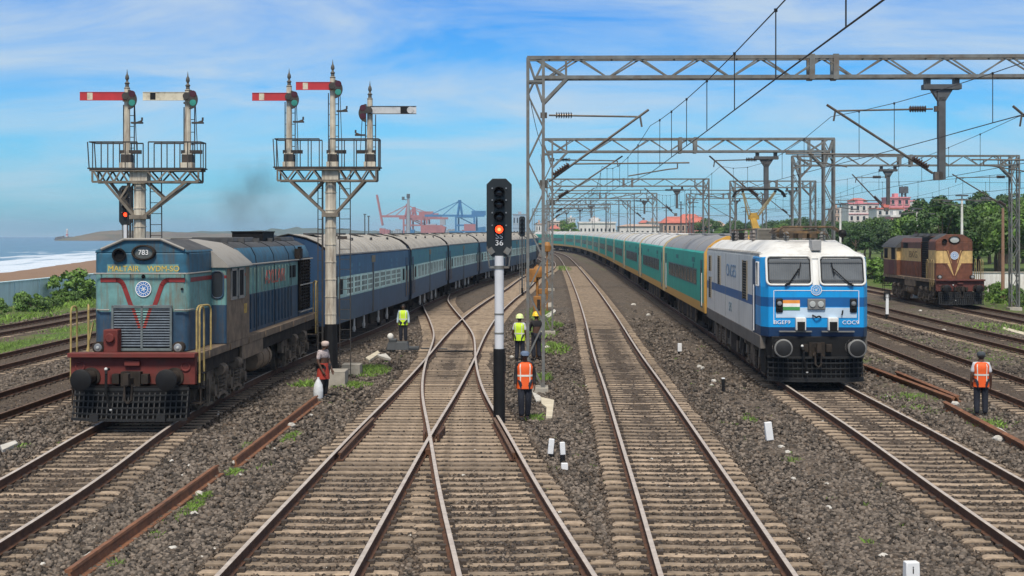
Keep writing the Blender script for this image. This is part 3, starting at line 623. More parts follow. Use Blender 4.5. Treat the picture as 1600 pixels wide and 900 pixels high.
def blue_diesel():
    D0 = 32.1; hd = PT1; p0 = hd.pt(D0); p1 = hd.pt(D0+20); rz = -math.atan2(p1.x-p0.x, 20)
    t = thing('diesel_locomotive', 'weathered blue and turquoise diesel locomotive with red buffer beam, heading the blue coaches', 'locomotive', (p0.x-.1, D0, 0), rz)
    L = 20.0; pz = 1.62; chassis(t, L, None, None, pz, 1.46, (5.3, 15.9))
    # ---- short nose
    yn = 1.62
    def o_n(z): return rrect(-1.17, 1.10, yn+max(0, z-3.95)*.25, 4.2, .16)
    mb = MB(); stack(mb, [pz, 2.58, 3.47, 3.98], [1, 2, 0], o_n)
    for y0, y1 in ((yn+.05, 4.2),):
        mb.ext([(-1.17, 3.98), (1.10, 3.98), (1.07, 4.05), (.46, 4.30), (-.50, 4.30), (-1.14, 4.05)], y0-.03, y1, 'Y', 0, [0, 0, 3, 3, 3, 0])
    nose = mb.build('nose', [m_blue, m_dblue, m_teal, m_roofd], t, bevel=.025)
    tr = MB(); tr.tube([(-1.0, yn-.02, 4.07), (-.44, yn-.02, 4.31), (.44, yn-.02, 4.31), (1.0, yn-.02, 4.07)], .035, 6); tr.build('roof_edge', m_cabroof, nose)
    f = yn-.008; rb = MB()
    for s in (-1, 1):
        line = [(s*1.0, 3.335), (s*.62, 3.335)]+arcpts((s*.62, 3.335), (s*.50, 3.335), (s*.44, 3.16))+[(s*.06, 2.08)]
        ribbon(rb, line, .105, f-.03 if False else f, 0, .012)
        rb.box((s*1.105-(.07 if s < 0 else 0), yn+1.3, 3.335), (.012, 2.2, .105))
    rb.build('stripe', m_stripe, nose, smooth=0)
    # radiator grille with the V carried down over its slats
    g = MB(); g.bb((-.70, yn-.05, pz+.06), (.70, yn-.002, 2.72), 0)
    for x in (-.70, 0, .70): g.bb((x-.025, yn-.11, pz+.06), (x+.025, yn-.05, 2.72), 1)
    for z in (pz+.06, 2.70): g.bb((-.72, yn-.11, z-.03), (.72, yn-.05, z+.03), 1)
    for k in range(16):
        z = pz+.15+k*.063; w = max(0, (z-2.06)*.335+.0)
        segs = [(-.67, -w-.05, 3), (-w-.05, -w+.03, 4), (-w+.03, w-.03, 2), (w-.03, w+.05, 4), (w+.05, .67, 3)] if w > .05 else [(-.67, .67, 3)]
        for a, b, mi in segs:
            if b-a > .01: g.box(((a+b)/2, yn-.08, z), (b-a, .05, .016), mi, rx=R(48))
    # the lower paint edge sweeps down beside the grille
    g.build('grille', [m_dark, mat('grille_frame', (.12, .145, .15), .6, 0, .3, 4, dirt=GRIME, damt=.5), m_teal, mat('grille_slat', (.075, .10, .13), .6, 0, .3, 6), m_stripe], t, smooth=0)
    hl = MB(); hl.lathe([(1, .2), (1, -.06), (.9, -.10), (.80, -.10), (.80, -.03), (.01, -.03)], (0, 0, 0), 24, 0, 'Y')
    hl.v = [(x*.29+.03, y+yn-.01, z*.19+3.99) for x, y, z in hl.v]; h = hl.build('headlight', m_under, t)
    gl = MB(); gl.lathe([(1, 0), (.01, -.012)], (0, 0, 0), 20, 0, 'Y'); gl.v = [(x*.225+.03, y+yn-.045, z*.145+3.99) for x, y, z in gl.v]; gl.build('headlight_glass', m_numglass, h)
    lettering('783', .17, m_wtext, h, (.03, yn-.062, 3.99))
    hn = MB(); hn.lathe([(.15, 0), (.17, -.10), (.13, -.10), (.10, -.02), (.01, -.02)], (-.55, yn, 3.93), 18, 0, 'Y'); hn.build('horn', m_dark, t)
    pl = MB(); pl.box((0, yn-.006, 3.60), (1.72, .012, .22)); pl.build('name_panel', m_teal, nose)
    lettering('MALTAIR', .19, m_ytext, nose, (-.46, yn-.016, 3.60), sx=.98); lettering('WDM-SO', .19, m_ytext, nose, (.50, yn-.016, 3.60), sx=.98)
    emblem(t, .02, yn-.012, 3.12, .185, mat('emblem_blue', (.03, .14, .38), .5), m_wtext)
    kb = MB(); kb.sph((.02, yn-.03, 3.42), .05); kb.build('knob', m_black, nose); kb = MB(); kb.cyl((.95, yn, 3.12), (.95, yn-.05, 3.12), .03); kb.build('knob', m_black, nose)
    hr = MB(); hr.tube([(-1.15, yn-.10, 3.49), (1.08, yn-.10, 3.49), (1.12, yn+.1, 3.49), (1.12, yn+2.2, 3.49)], .022, 6)
    for x in (-1.0, -.3, .4, 1.0): hr.bar((x, yn-.1, 3.49), (x, yn, 3.49), .025)
    for s in (-1, 1): hr.tube([(s*.78, yn-.07, 2.62), (s*1.02, yn-.07, 2.62), (s*1.1, yn, 2.62), (s*1.1, yn+.5, 2.62)], .02, 6)
    hr.build('handrail', m_cabroof, t)
    for s in (-1, 1): round_lamp(t, s*.95, 1.25, pz+.13, .125)
    bx = MB(); bx.box((-.66, 1.40, pz+.28), (.34, .36, .54)); bx.cyl((-.66, 1.21, pz+.36), (-.66, 1.13, pz+.36), .11); bx.build('jumper_box', m_red, t, bevel=.02)
    # ---- cab
    c0, c1 = 4.0, 6.9
    mb = MB(); stack(mb, [pz, 2.62, 3.30, 3.38, 3.62], [3, 1, 2, 1], lambda z: rrect(-1.47, 1.47, c0, c1, .05)); cab = mb.build('cab', [m_blue, m_teal, m_stripe, m_dblue], t, bevel=.02)
    sd = MB(); sd.bb((1.468, c0+.1, pz), (1.476, c1-.02, 2.75)); sd.bb((1.468, c0+.1, 2.75), (1.476, c0+.62, 3.55)); sd.bb((1.468, c1-.5, 2.75), (1.476, c1-.02, 3.55)); sd.build('side_panel', m_brown, cab, smooth=0)
    rf = MB(); sec = [(1.55, 3.58), (1.52, 3.66), (1.15, 3.98), (.7, 4.20), (.0, 4.30), (-.7, 4.20), (-1.15, 3.98), (-1.52, 3.66), (-1.55, 3.58)]; rf.ext(sec, c0-.06, c1+.05, 'Y'); rf.build('cab_roof', m_cabroof, t, smooth=50)
    for s in (-1, 1):
        w = MB(); w.ext([(s*1.25+x, z) for x, z in arc_rect(.155, .345, .13, 3.14)], c0-.014, c0-.004, 'Y'); wi = w.build('window', m_glass, cab)
        fr = MB(); o = arc_rect(.155, .345, .13, 3.14); P = [(s*1.25+x, c0-.018, z) for x, z in o]; fr.tube(P+[P[0]], .022, 6); fr.build('window_frame', m_dblue, wi)
        for y in (c0+.85, c0+1.75):
            w = MB(); w.bb((s*1.466, y-.32, 2.80), (s*1.486, y+.32, 3.50)); wi = w.build('window', m_dark, cab, smooth=0)
            fr = MB()
            for a, b in (((y-.36, 2.76), (y-.28, 3.54)), ((y+.28, 2.76), (y+.36, 3.54)), ((y-.36, 3.48), (y+.36, 3.54)), ((y-.36, 2.72), (y+.36, 2.80))): fr.bb((s*1.47, a[0], a[1]), (s*1.51, b[0], b[1]))
            fr.build('window_frame', m_cabroof, wi, smooth=0)
    yb = MB(); yb.box((1.482, c1-.55, 2.42), (.01, .34, .26)); yb.build('notice', mat('notice_yellow', (.5, .32, .06), .6, 0, .3, 12, dirt=(.1, .07, .04), damt=.7, dscale=8), cab)
    # ---- long hood
    h0, h1 = c1, 18.7; W_ = 1.2
    prof = [(W_, pz), (W_, 2.72), (W_, 3.50), (W_, 3.56), (W_-.03, 3.80), (W_-.16, 4.05), (W_-.45, 4.20), (0, 4.27)]
    sec = prof+[(-x, z) for x, z in prof[::-1][1:]]; bm_ = [1, 2, 0, 0, 0, 3, 3]; mis = bm_+bm_[::-1]+[1]
    mb = MB(); mb.ext(sec, h0, h1, 'Y', 3, mis); rb = mb
    for k, y in enumerate(np.arange(h0+.35, 15.3, .55)):
        for s in (-1, 1): rb.bb((s*W_, y-.03, pz+.1), (s*(W_+.035), y+.03, 2.70), 1); rb.bb((s*W_, y-.03, 2.74), (s*(W_+.035), y+.03, 3.46), 2)
        if k % 4 == 0: rb.bb((-.8, y-.04, 4.16), (.8, y+.04, 4.32), 3)
    hood = mb.build('long_hood', [m_blue, m_dblue, m_teal, m_roofd], t, smooth=40)
    for y in (9.2, 12.0, 14.6, 16.4): mb = MB(); mb.ext([(x*1.006, z+(.012 if z > 3 else 0)) for x, z in sec], y-.03, y+.03, 'Y'); mb.build('seam', m_dark, hood)
    for s in (-1, 1):
        rd = MB(); rd.bb((s*W_, 16.3, pz+.2), (s*(W_+.03), h1-.1, 3.62), 0)
        for z in np.arange(pz+.3, 3.6, .11): rd.box((s*(W_+.05), (16.3+h1)/2, z), (.03, h1-16.5, .05), 1, ry=R(30))
        for y in np.arange(16.4, h1, .48): rd.bb((s*(W_+.03), y-.02, pz+.2), (s*(W_+.09), y+.02, 3.62), 1)
        rd.build('radiator', [m_dark, m_under], hood, smooth=0)
        for y in (14.95, 15.55):
            w = MB(); w.bb((s*W_, y-.2, 3.0), (s*(W_+.03), y+.2, 3.4)); w.build('hood_vent', m_dark, hood)
    for z, a in ((3.58, h0+.1), (2.7, 16.2), (pz+.16, 16.2)):
        for s in (-1, 1):
            hr = MB(); hr.tube([(s*(W_+.12), a, z), (s*(W_+.12), h1, z)], .026, 6)
            for y in np.arange(a+.2, h1, 1.4): hr.bar((s*W_, y, z), (s*(W_+.12), y, z), .03)
            hr.build('handrail', m_cabroof, t)
    lettering('AXLLAIR', .60, m_rtext, hood, (W_+.042, 12.0, 3.12), (R(90), 0, R(90)), sx=1.45)
    ex = MB(); ex.box((.1, 14.2, 4.36), (1.0, 1.9, .30)); ex.box((.1, 14.2, 4.52), (1.06, 1.96, .04)); ex.build('exhaust_stack', m_dark, hood)
    for y, w in ((9.4, 1.3), (11.0, 1.6), (17.6, 2.6)): ex = MB(); ex.box((0, y, 4.28), (1.3, w, .14), tx=.9); ex.build('roof_hatch', m_roofd, hood, bevel=.02)
    bd = MB(); bd.ext([(W_+.05, 3.95), (W_+.05, 4.02), (W_+.05, 3.7), (W_, 3.66)], 16.0, 16.8, 'Y'); bd.box((W_+.08, 16.0, 3.78), (.20, .5, .34)); bd.build('air_intake', m_under, hood)
    # ---- yellow grab rails at the four corners
    for s in (-1, 1):
        hoop(t, s*1.52, s*1.52, .98, 1.42, .95, 2.72); hoop(t, s*1.30, s*1.50, 1.6, 2.2, pz, 2.72)
        hoop(t, s*1.50, s*1.50, 18.3, 18.7, .9, 2.75); hoop(t, s*1.50, s*1.3, 18.8, 19.0, pz, 2.75)
        br = MB(); br.bar((s*1.35, 1.65, pz), (s*1.3, 1.95, 2.3), .035); br.build('rail_stay', m_yellow, t)
    return t
def arc_rect(hw, hh, r, cz, n=5):
    o = []
    for cx, c_, a in ((hw-r, hh-r, 0), (-hw+r, hh-r, 90), (-hw+r, -hh+r, 180), (hw-r, -hh+r, 270)):
        for k in range(n+1): t = R(a+90*k/n); o.append((cx+r*math.cos(t), cz+c_+r*math.sin(t)))
    return o

# ------------------------------------------------------------------ brown shunter
m_bro = mat('loco_brown', (.145, .050, .026), .6, 0, .35, 3, dirt=(.05, .03, .024), damt=.6, dscale=2.5, streak=True)
m_cream = mat('loco_cream', (.58, .39, .155), .6, 0, .25, 4, dirt=(.15, .09, .05), damt=.6, dscale=2.5, streak=True)
m_maroon = mat('beam_maroon', (.12, .030, .022), .65, 0, .3, 3, dirt=(.035, .024, .02), damt=.6)
def brown_diesel():
    D0 = 85.6; p0 = PT8.pt(D0); p1 = PT8.pt(D0+15); rz = -math.atan2(p1.x-p0.x, 15)
    t = thing('diesel_locomotive', 'old brown and cream diesel locomotive standing alone in front of the dark trees', 'locomotive', (p0.x-.35, D0, p0.z), rz)
    L = 16.4; pz = 1.62; chassis(t, L, None, None, pz, 1.46, (4.4, 11.8), red=m_maroon)
    yn = 2.1; hw = 1.14; lv = [pz, 2.62, 3.42, 3.95]
    mb = MB(); stack(mb, lv, [0, 1, 0], lambda z: rrect(-hw, hw, yn, 3.9, .1))
    mb.ext([(-hw, 3.95), (hw, 3.95), (hw*.93, 4.10), (.5, 4.42), (-.5, 4.42), (-hw*.93, 4.10)], yn+.02, 3.9, 'Y', 2, [0, 0, 2, 2, 2, 0], capmi=0)
    hood = mb.build('nose', [m_bro, m_cream, m_roofd], t, bevel=.02)
    v = MB()
    for s in (-1, 1):                                          # the cream band sweeps into a V
        for k in range(12):
            z = 2.60-k*.065; a = s*(.05+.27*(z-1.88)/.72); w = .20*(z-1.80)/.8
            v.box((a, yn-.006, z-.03), (w, .012, .068), 0)
    v.build('v_band', m_cream, hood, smooth=0)
    vs = MB()
    for s in (-1, 1):
        ribbon(vs, [(s*hw, 3.44), (s*.55, 3.44)]+arcpts((s*.55, 3.44), (s*.45, 3.44), (s*.40, 3.25))+[(s*.03, 2.0)], .06, yn-.016, 0, .01)
        ribbon(vs, [(s*hw, 2.60), (s*.72, 2.60)]+arcpts((s*.72, 2.60), (s*.6, 2.60), (s*.52, 2.45))+[(s*.05, 1.80)], .05, yn-.016, 0, .01)
    vs.ext([(-.38, 3.42), (.38, 3.42), (.03, 2.2), (-.03, 2.2)], yn-.006, yn-.001, 'Y')
    vs.build('stripe', m_bro, hood, smooth=0)
    emblem(t, 0, yn-.03, 3.10, .24, mat('emblem_pale_blue', (.16, .28, .50), .5), m_wtext)
    hl = MB(); hl.lathe([(1, .2), (1, -.06), (.8, -.1), (.8, -.03), (.01, -.03)], n=24, axis='Y'); hl.v = [(x*.36, y+yn, z*.24+4.08) for x, y, z in hl.v]; h = hl.build('headlight', m_under, t)
    gl = MB(); gl.lathe([(1, 0), (.01, -.02)], n=20, axis='Y'); gl.v = [(x*.29, y+yn-.05, z*.19+4.08) for x, y, z in gl.v]; gl.build('headlight_glass', m_lens, h)
    hn = MB(); hn.lathe([(.14, 0), (.16, -.1), (.1, -.02), (.01, -.02)], (-.62, yn, 3.98), 16, 0, 'Y'); hn.build('horn', m_dark, t)
    for s in (-1, 1): round_lamp(t, s*1.0, 1.7, pz+.15, .13)
    rd = MB(); rd.bb((-hw+.02, 3.9, pz), (hw-.02, 5.6, 4.25), 0)
    for z in np.arange(pz+.2, 4.0, .14): rd.box((-hw-.01, 4.75, z), (.05, 1.6, .05), 1, ry=R(-30)); rd.box((hw+.01, 4.75, z), (.05, 1.6, .05), 1, ry=R(30))
    rd.build('radiator', [m_dark, m_under], t, smooth=0)
    mb = MB(); W_ = 1.2; prof = [(W_, pz), (W_, 2.66), (W_, 3.5), (W_, 3.9), (W_-.2, 4.18), (0, 4.38)]; sec = prof+[(-x, z) for x, z in prof[::-1][1:]]; mm = [0, 1, 0, 0, 2]
    mb.ext(sec, 5.6, 11.2, 'Y', 0, mm+mm[::-1]+[0]); rb = mb
    for y in np.arange(5.8, 11.1, .42):
        for s in (-1, 1): rb.bb((s*W_, y-.025, pz+.1), (s*(W_+.03), y+.025, 2.62), 0)
    hd = mb.build('long_hood', [m_bro, m_cream, m_roofd], t, smooth=30)
    lettering('BKG', .62, mat('brown_lettering', (.16, .10, .04), .7), hd, (-W_-.008, 7.6, 3.08), (R(90), 0, R(-90)), sx=1.9)
    for y in (9.4,): w = MB(); w.bb((-W_-.02, y-.3, 3.5), (-W_, y+.9, 3.85)); w.build('hood_vent', m_dark, hd)
    mb = MB(); stack(mb, [pz, 2.66, 3.56], [0, 1], lambda z: rrect(-1.47, 1.47, 11.2, 15.2, .04, False)); cab = mb.build('cab', [m_bro, m_cream], t, bevel=.02)
    rf = MB(); rf.ext([(1.58, 3.52), (1.52, 3.66), (1.0, 4.12), (.4, 4.36), (-.4, 4.36), (-1.0, 4.12), (-1.52, 3.66), (-1.58, 3.52)], 11.0, 15.4, 'Y'); rf.build('cab_roof', m_roofd, t)
    for y, w_, z0, z1 in ((12.2, .55, 2.7, 3.5), (14.4, .5, 2.75, 3.45)):
        for s in (-1, 1): w = MB(); w.bb((s*1.465, y-w_, z0), (s*1.485, y+w_, z1)); w.build('window', m_dark, cab, smooth=0)
    dr = MB(); dr.bb((-1.482, 12.0, pz+.05), (-1.465, 13.6, 2.62)); dr.build('door', m_maroon, cab)
    for y in (6.5, 8.2, 9.8): ex = MB(); ex.box((0, y, 4.40), (1.2, 1.1, .16), tx=.85); ex.build('roof_hatch', m_roofd, hd)
    ex = MB(); ex.cyl((.2, 12.6, 4.3), (.2, 12.6, 4.62), .12); ex.build('exhaust_stack', m_under, t)
    for s in (-1, 1):
        for y in (1.2, 1.7, 2.6): hoop(t, s*1.5, s*1.5, y, y+.4, .9 if y < 2 else pz, 2.85, mat('rail_tan', (.30, .22, .10), .7))
    return t

# ------------------------------------------------------------------ electric locomotive
m_sky = mat('loco_sky_blue', (.006, .30, .70), .38, 0, .07, 1.5, dirt=(.05, .13, .24), damt=.3, dscale=2, streak=True)
m_band = mat('loco_band_blue', (.008, .105, .32), .4, 0, .08, 2)
m_navy = mat('loco_navy', (.008, .035, .10), .45, 0, .15, 2)
m_lwhite = mat('loco_white', (.70, .70, .68), .45, 0, .05, 1.5, dirt=(.38, .33, .26), damt=.45, dscale=1.8, streak=True)
m_lroof = mat('loco_white_roof', (.66, .66, .64), .6, 0, .08, 2, dirt=(.22, .19, .16), damt=.6, dscale=1.4)
m_panto = mat('pantograph_yellow', (.42, .26, .05), .6, 0, .25, 4, dirt=(.14, .08, .03), damt=.6, dscale=4)
m_cream2 = mat('arm_cream', (.55, .48, .30), .6)
m_rust2 = mat('roof_gear_brown', (.085, .060, .040), .8, 0, .35, 5, dirt=(.34, .18, .05), damt=.6, dscale=4)
m_grey = mat('grey_paint', (.17, .17, .165), .6, 0, .2, 3, dirt=(.08, .07, .06), damt=.5)
def electric():
    D0 = 40.7; p0 = PT5.pt(D0); p1 = PT5.pt(D0+17.5); rz = -math.atan2(p1.x-p0.x, 17.5)
    t = thing('electric_locomotive', 'bright blue and white electric locomotive with raised yellow pantograph leading the green coaches', 'locomotive', (p0.x, D0, 0), rz)
    hw = 1.57; y0 = .75; yc = 3.0; L = 17.9
    def yf(z): return y0+max(0, z-2.88)*.30+max(0, 1.75-z)*.12
    def oc(z):
        f = yf(z); c = .20; return [(-hw+c*.9, f), (hw-c*.9, f), (hw, f+.42), (hw, yc), (-hw, yc), (-hw, f+.42)]
    mb = MB(); stack(mb, [1.40, 1.70, 2.30, 2.58, 2.88, 3.76], [2, 0, 1, 0, 0], oc); cab = mb.build('cab', [m_sky, m_band, m_navy], t, bevel=.03, smooth=20)
    mb = MB(); stack(mb, [1.42, 2.24, 2.54, 3.76], [0, 1, 0], lambda z: rrect(-hw, hw, yc, L, .04, False)); body = mb.build('body', [m_lwhite, m_band], t, smooth=20)
    sl = MB(); sl.bb((-hw-.015, 1.2, 1.02), (hw+.015, L, 1.42)); sl.build('sill', mat('sill_grey', (.13, .115, .10), .75, 0, .25, 3, dirt=(.07, .055, .04), damt=.6), t, bevel=.02)
    # roof: rises from the front, flat along the top
    rf = MB(); rings = []
    for y, h, k in ((yf(3.76)-.05, 3.72, .98), (yf(3.76)+.02, 3.83, 1.0), (1.55, 4.02, .99), (2.3, 4.20, .98), (3.0, 4.26, .98), (L, 4.22, .98)):
        f = hw*k; e = 3.78 if y > 1.2 else 3.74; top = h
        rings.append([(-f, y+(.42 if y < 1.2 else 0), e-.06), (-f, y+(.40 if y < 1.2 else 0), e+.02), (-f*.82, y+.06 if y < 1.2 else y, e+(top-e)*.62), (-f*.62, y, top), (f*.62, y, top), (f*.82, y+.06 if y < 1.2 else y, e+(top-e)*.62), (f, y+(.40 if y < 1.2 else 0), e+.02), (f, y+(.42 if y < 1.2 else 0), e-.06)])
    rf.loft(rings); roof = rf.build('roof', m_lroof, t, smooth=40)
    # windscreens
    for s in (-1, 1):
        zc = 3.37; tilt = -math.atan(.30)
        def P(x, z, off=0): return (s*.775+x, yf(z)-.015-off, z)
        o = arc_rect(.62, .385, .10, zc); n = len(o)
        w = MB(); w.add([P(x, z) for x, z in o], [tuple(range(n))]); wi = w.build('windscreen', mat('windscreen_glass', (.125, .140, .155), .15, 0, .15, 2), cab, smooth=0)
        fr = MB(); q = [P(x, z, .01) for x, z in arc_rect(.66, .42, .12, zc)]; fr.tube(q+[q[0]], .035, 8); fr.build('windscreen_frame', m_lwhite, wi)
        ri = MB(); q = [P(x, z, .015) for x, z in arc_rect(.61, .375, .09, zc)]; ri.tube(q+[q[0]], .018, 6); ri.build('windscreen_seal', m_black, wi)
        gr = MB()
        for k in range(19): x = -.56+1.12*k/18; gr.bar(P(x, 3.02, .04), P(x, 3.72, .04), .008)
        for z in (3.62, 3.1): gr.bar(P(-.6, z, .05), P(.6, z, .05), .022)
        gr.build('stone_guard', mat('guard_grey', (.12, .125, .13), .5), wi, smooth=0)
        wp = MB(); x0 = s*.06 if s > 0 else .05; wp.bar(P(-.05 if s < 0 else .22, 2.95, .07), P(.28 if s < 0 else -.26, 3.42, .08), .03); wp.bar(P(-.14 if s < 0 else .30, 2.93, .06), P(.0 if s < 0 else .14, 3.0, .06), .06); wp.bar(P(.26 if s < 0 else -.24, 3.22, .09), P(.34 if s < 0 else -.32, 3.60, .09), .022); wp.build('wiper', m_black, cab)
    ce = MB(); zs = np.linspace(2.95, 3.74, 4)
    for i in range(3): ce.add([(-.11, yf(zs[i])-.008, zs[i]), (.11, yf(zs[i])-.008, zs[i]), (.11, yf(zs[i+1])-.008, zs[i+1]), (-.11, yf(zs[i+1])-.008, zs[i+1])], [(0, 1, 2, 3)])
    ce.build('centre_pillar', m_lwhite, cab, smooth=0)
    f = y0-.006
    pn = MB(); ribbon(pn, [(-1.22, 2.78), (1.22, 2.78)], .018, f, 0, .012); ribbon(pn, [(-1.24, 1.80), (-1.24, 2.78)], .018, f, 0, .012); ribbon(pn, [(1.24, 1.80), (1.24, 2.78)], .018, f, 0, .012); pn.build('panel_line', m_wtext, cab, smooth=0)
    wb = MB(); wb.box((0, f, 2.13), (2.36, .010, .30)); wb.build('white_band', mat('band_pale', (.48, .60, .72), .45, 0, .1, 2), cab)
    fl = MB()
    for k in range(3): fl.box((-.74, f-.012, 2.45-k*.10), (.52, .01, .10), k)
    fl.build('flag', [mat('flag_saffron', (.72, .28, .05), .6), mat('flag_white', (.75, .75, .72), .6), mat('flag_green', (.05, .26, .07), .6)], cab, smooth=0)
    emblem(t, 0, f-.002, 2.80, .155, m_sky, m_wtext)
    hl = MB(); hl.box((0, f-.03, 2.38), (.52, .09, .32)); h = hl.build('headlight', m_grey, t, bevel=.02)
    for s in (-1, 1): gl = MB(); gl.lathe([(.095, -.02), (.08, -.05), (.01, -.055)], (s*.12, f-.06, 2.38), 16, 0, 'Y'); gl.build('headlight_glass', m_lens, h)
    for s in (-1, 1):
        ml = MB(); ml.box((s*1.08, f-.02, 2.34), (.21, .08, .42)); b = ml.build('marker_light', m_black, t, bevel=.04)
        gl = MB(); gl.lathe([(.075, 0), (.06, -.04), (.01, -.05)], (s*1.08, f-.06, 2.40), 14, 0, 'Y'); gl.lathe([(.055, 0), (.01, -.03)], (s*1.08, f-.06, 2.24), 14, 1, 'Y'); gl.build('lens', [m_chrome, m_dark], b)
    hook = MB(); hook.tube([(-.12, f-.04, 2.06), (-.02, f-.1, 2.0), (.06, f-.1, 2.03), (.13, f-.04, 2.0)], .025, 6); hook.bar((.77, f-.03, 2.20), (.74, f-.05, 2.06), .03); hook.build('handle', m_black, cab)
    lettering('BGEF9', .155, m_wtext, cab, (-1.0, f-.008, 1.84), sx=1.15); lettering('COC9', .155, m_wtext, cab, (1.0, f-.008, 1.84), sx=1.15)
    for s in (-1, 1):
        jb = MB(); jb.box((s*.47, f-.08, 1.80), (.30, .2, .38)); j = jb.build('jumper_box', m_lwhite, t, bevel=.02); q = MB(); q.box((s*.47, f-.19, 1.74), (.22, .04, .26)); q.build('socket', m_black, j)
        st = MB(); st.box((s*.62, f-.06, 1.58), (.95, .12, .035)); st.build('foot_step', m_grey, t)
    # front below the body: dark apron, buffers, coupler, guard
    ap = MB(); ap.ext([(-1.42, 1.15), (-1.30, .72), (1.30, .72), (1.42, 1.15), (1.42, 2.2), (-1.42, 2.2)], .80, 1.43, 'Z'); ap.build('apron', m_black, t, bevel=.02)
    for s in (-1, 1): buffer(t, s*1.06, .0, 1.13, .255, mat('buffer_face_dark', (.010, .010, .011), .6), mat('buffer_rim', (.33, .31, .30), .6, .2), .78)
    for s in (-1, 1):
        r_ = MB(); r_.lathe([(.255, .05), (.27, .02), (.24, -.004), (.20, -.006), (.20, .02)], (s*1.06, .02, 1.13), 26, 0, 'Y'); r_.build('buffer_rim', m_grey, t)
    coupler(t, .45, 1.05, m_under, ((-.46, .10),))
    cw = MB()
    for k in range(21): x = -1.38+2.76*k/20; y = .62+.3*(x/1.38)**4; cw.bar((x, y+.06, .82), (x, y, .14), .026)
    for z in (.82, .66, .50, .34, .2, .13):
        q = [(x, .60+.3*(x/1.38)**4, z) for x in np.linspace(-1.40, 1.40, 15)]
        for i in range(14): cw.bar(q[i], q[i+1], .035 if .2 < z < .8 else .06)
    cw.ext([(x, .70+.3*(x/1.38)**4) for x in np.linspace(-1.36, 1.36, 9)]+[(1.36, 1.5), (-1.36, 1.5)], .17, .84, 'Z', 1); cw.bb((-1.45, 1.2, .3), (1.45, 2.0, 1.05), 1); cw.build('cowcatcher', [MATS['guard_bar'], m_dark], t, smooth=0)
    dp = MB(); dp.bb((-1.2, 2.0, .5), (1.2, L-.4, 1.02)); dp.build('underframe', m_under, t)
    for y in (4.6, 14.0): bogie(t, y, (-1.85, 0, 1.85), .5, 1.2, m_under_l)
    rr = random.Random(5); UG = {-1: MB(), 1: MB()}
    for y in np.arange(2.2, L-.6, .62):
        for s in (-1, 1): ug = UG[s]; ug.box((s*(1.22+rr.uniform(0, .12)), y, .62+rr.uniform(-.12, .25)), (.22, .3+rr.uniform(0, .3), .35+rr.uniform(0, .3)), rr.randint(0, 1)); ug.cyl((s*1.36, y, 1.0), (s*1.36, y+.2, .35+rr.uniform(0, .2)), .035, mi=2)
    for s in (-1, 1): ug = UG[s]; ug.bb((s*1.15, 8.3, .35), (s*1.42, 10.3, 1.0), 0); ug.bb((s*1.2, 2.0, .92), (s*1.26, L-.5, 1.02), 0); ug.build('running_gear', [m_under, m_under_l, m_cabroof], t, smooth=20)
    # sides
    for s in (-1, 1):
        dr = MB(); dr.bb((s*hw, yc-.62, 1.48), (s*(hw+.016), yc-.03, 3.68)); d = dr.build('door', m_navy, cab, smooth=0)
        hr = MB(); hr.tube([(s*(hw+.06), yc-.68, 1.5), (s*(hw+.06), yc-.68, 2.9)], .02, 6); hr.build('handrail', m_lwhite, cab)
        w = MB(); w.bb((s*hw, 1.55, 2.92), (s*(hw+.014), 1.98, 3.56)); wi = w.build('window', m_glass, cab, smooth=0)
        q = MB(); P = [(s*(hw+.02), y, z) for y, z in ((1.52, 2.89), (2.01, 2.89), (2.01, 3.59), (1.52, 3.59), (1.52, 2.89))]; q.tube(P, .03, 6); q.build('window_frame', m_lwhite, wi)
        for y, w_, z0, z1 in ((4.9, .55, 2.35, 3.58), (12.9, .38, 2.55, 3.62), (16.4, .36, 2.98, 3.58), (16.4, .40, 1.9, 2.72)):
            g = MB(); g.bb((s*hw, y-w_, z0), (s*(hw+.018), y+w_, z1), 0)
            for z in np.arange(z0+.06, z1, .085): g.box((s*(hw+.022), y, z), (.02, w_*2-.08, .035), 1, ry=R(30*s))
            for a in (-w_, w_): g.bb((s*hw, y+a-.03, z0-.02), (s*(hw+.04), y+a+.03, z1+.02), 2)
            g.build('louvre', [m_dark, mat('louvre_slat', (.11, .095, .07), .7), mat('louvre_frame', (.22, .19, .14), .7)], body, smooth=0)
    lettering('CNGES', .62, m_btext, body, (-hw-.008, 9.0, 3.14), (R(90), 0, R(-90)), sx=1.55, depth=.003)
    lettering('SPS', .46, mat('grey_lettering', (.22, .30, .36), .6), body, (-hw-.008, 9.2, 1.86), (R(90), 0, R(-90)), sx=1.4, depth=.003)
    for s in (-1, 1):
        for y in (6.6, 10.8, 14.7): sm = MB(); sm.bb((s*hw, y-.012, 1.46), (s*(hw+.005), y+.012, 3.74)); sm.build('panel_seam', m_grey, body, smooth=0)
    # roof gear
    ed = MB()
    for s in (-1, 1):
        ed.bb((s*1.50-.05, 1.6, 3.80), (s*1.50+.05, L, 3.86))
        for y in np.arange(2, L, .45): ed.box((s*1.5, y, 3.88), (.07, .08, .05))
    ed.build('gutter', mat('gutter_grey', (.36, .35, .33), .6), roof)
    sr = MB(); sr.bb((-.06, 1.15, 3.95), (.22, 1.7, 4.27)); sr.build('roof_box', mat('roof_box_grey', (.30, .30, .30), .6), t, bevel=.02)
    ac = MB(); ac.box((.0, 10.2, 4.45), (1.2, 1.7, .42)); 
    for k in range(8): ac.box((0, 9.34, 4.28+k*.045), (1.14, .04, .02))
    ac.build('roof_box', mat('roof_box_brown', (.18, .165, .14), .7, 0, .25, 4), t, bevel=.02)
    fr = MB()                                                   # folded front pantograph
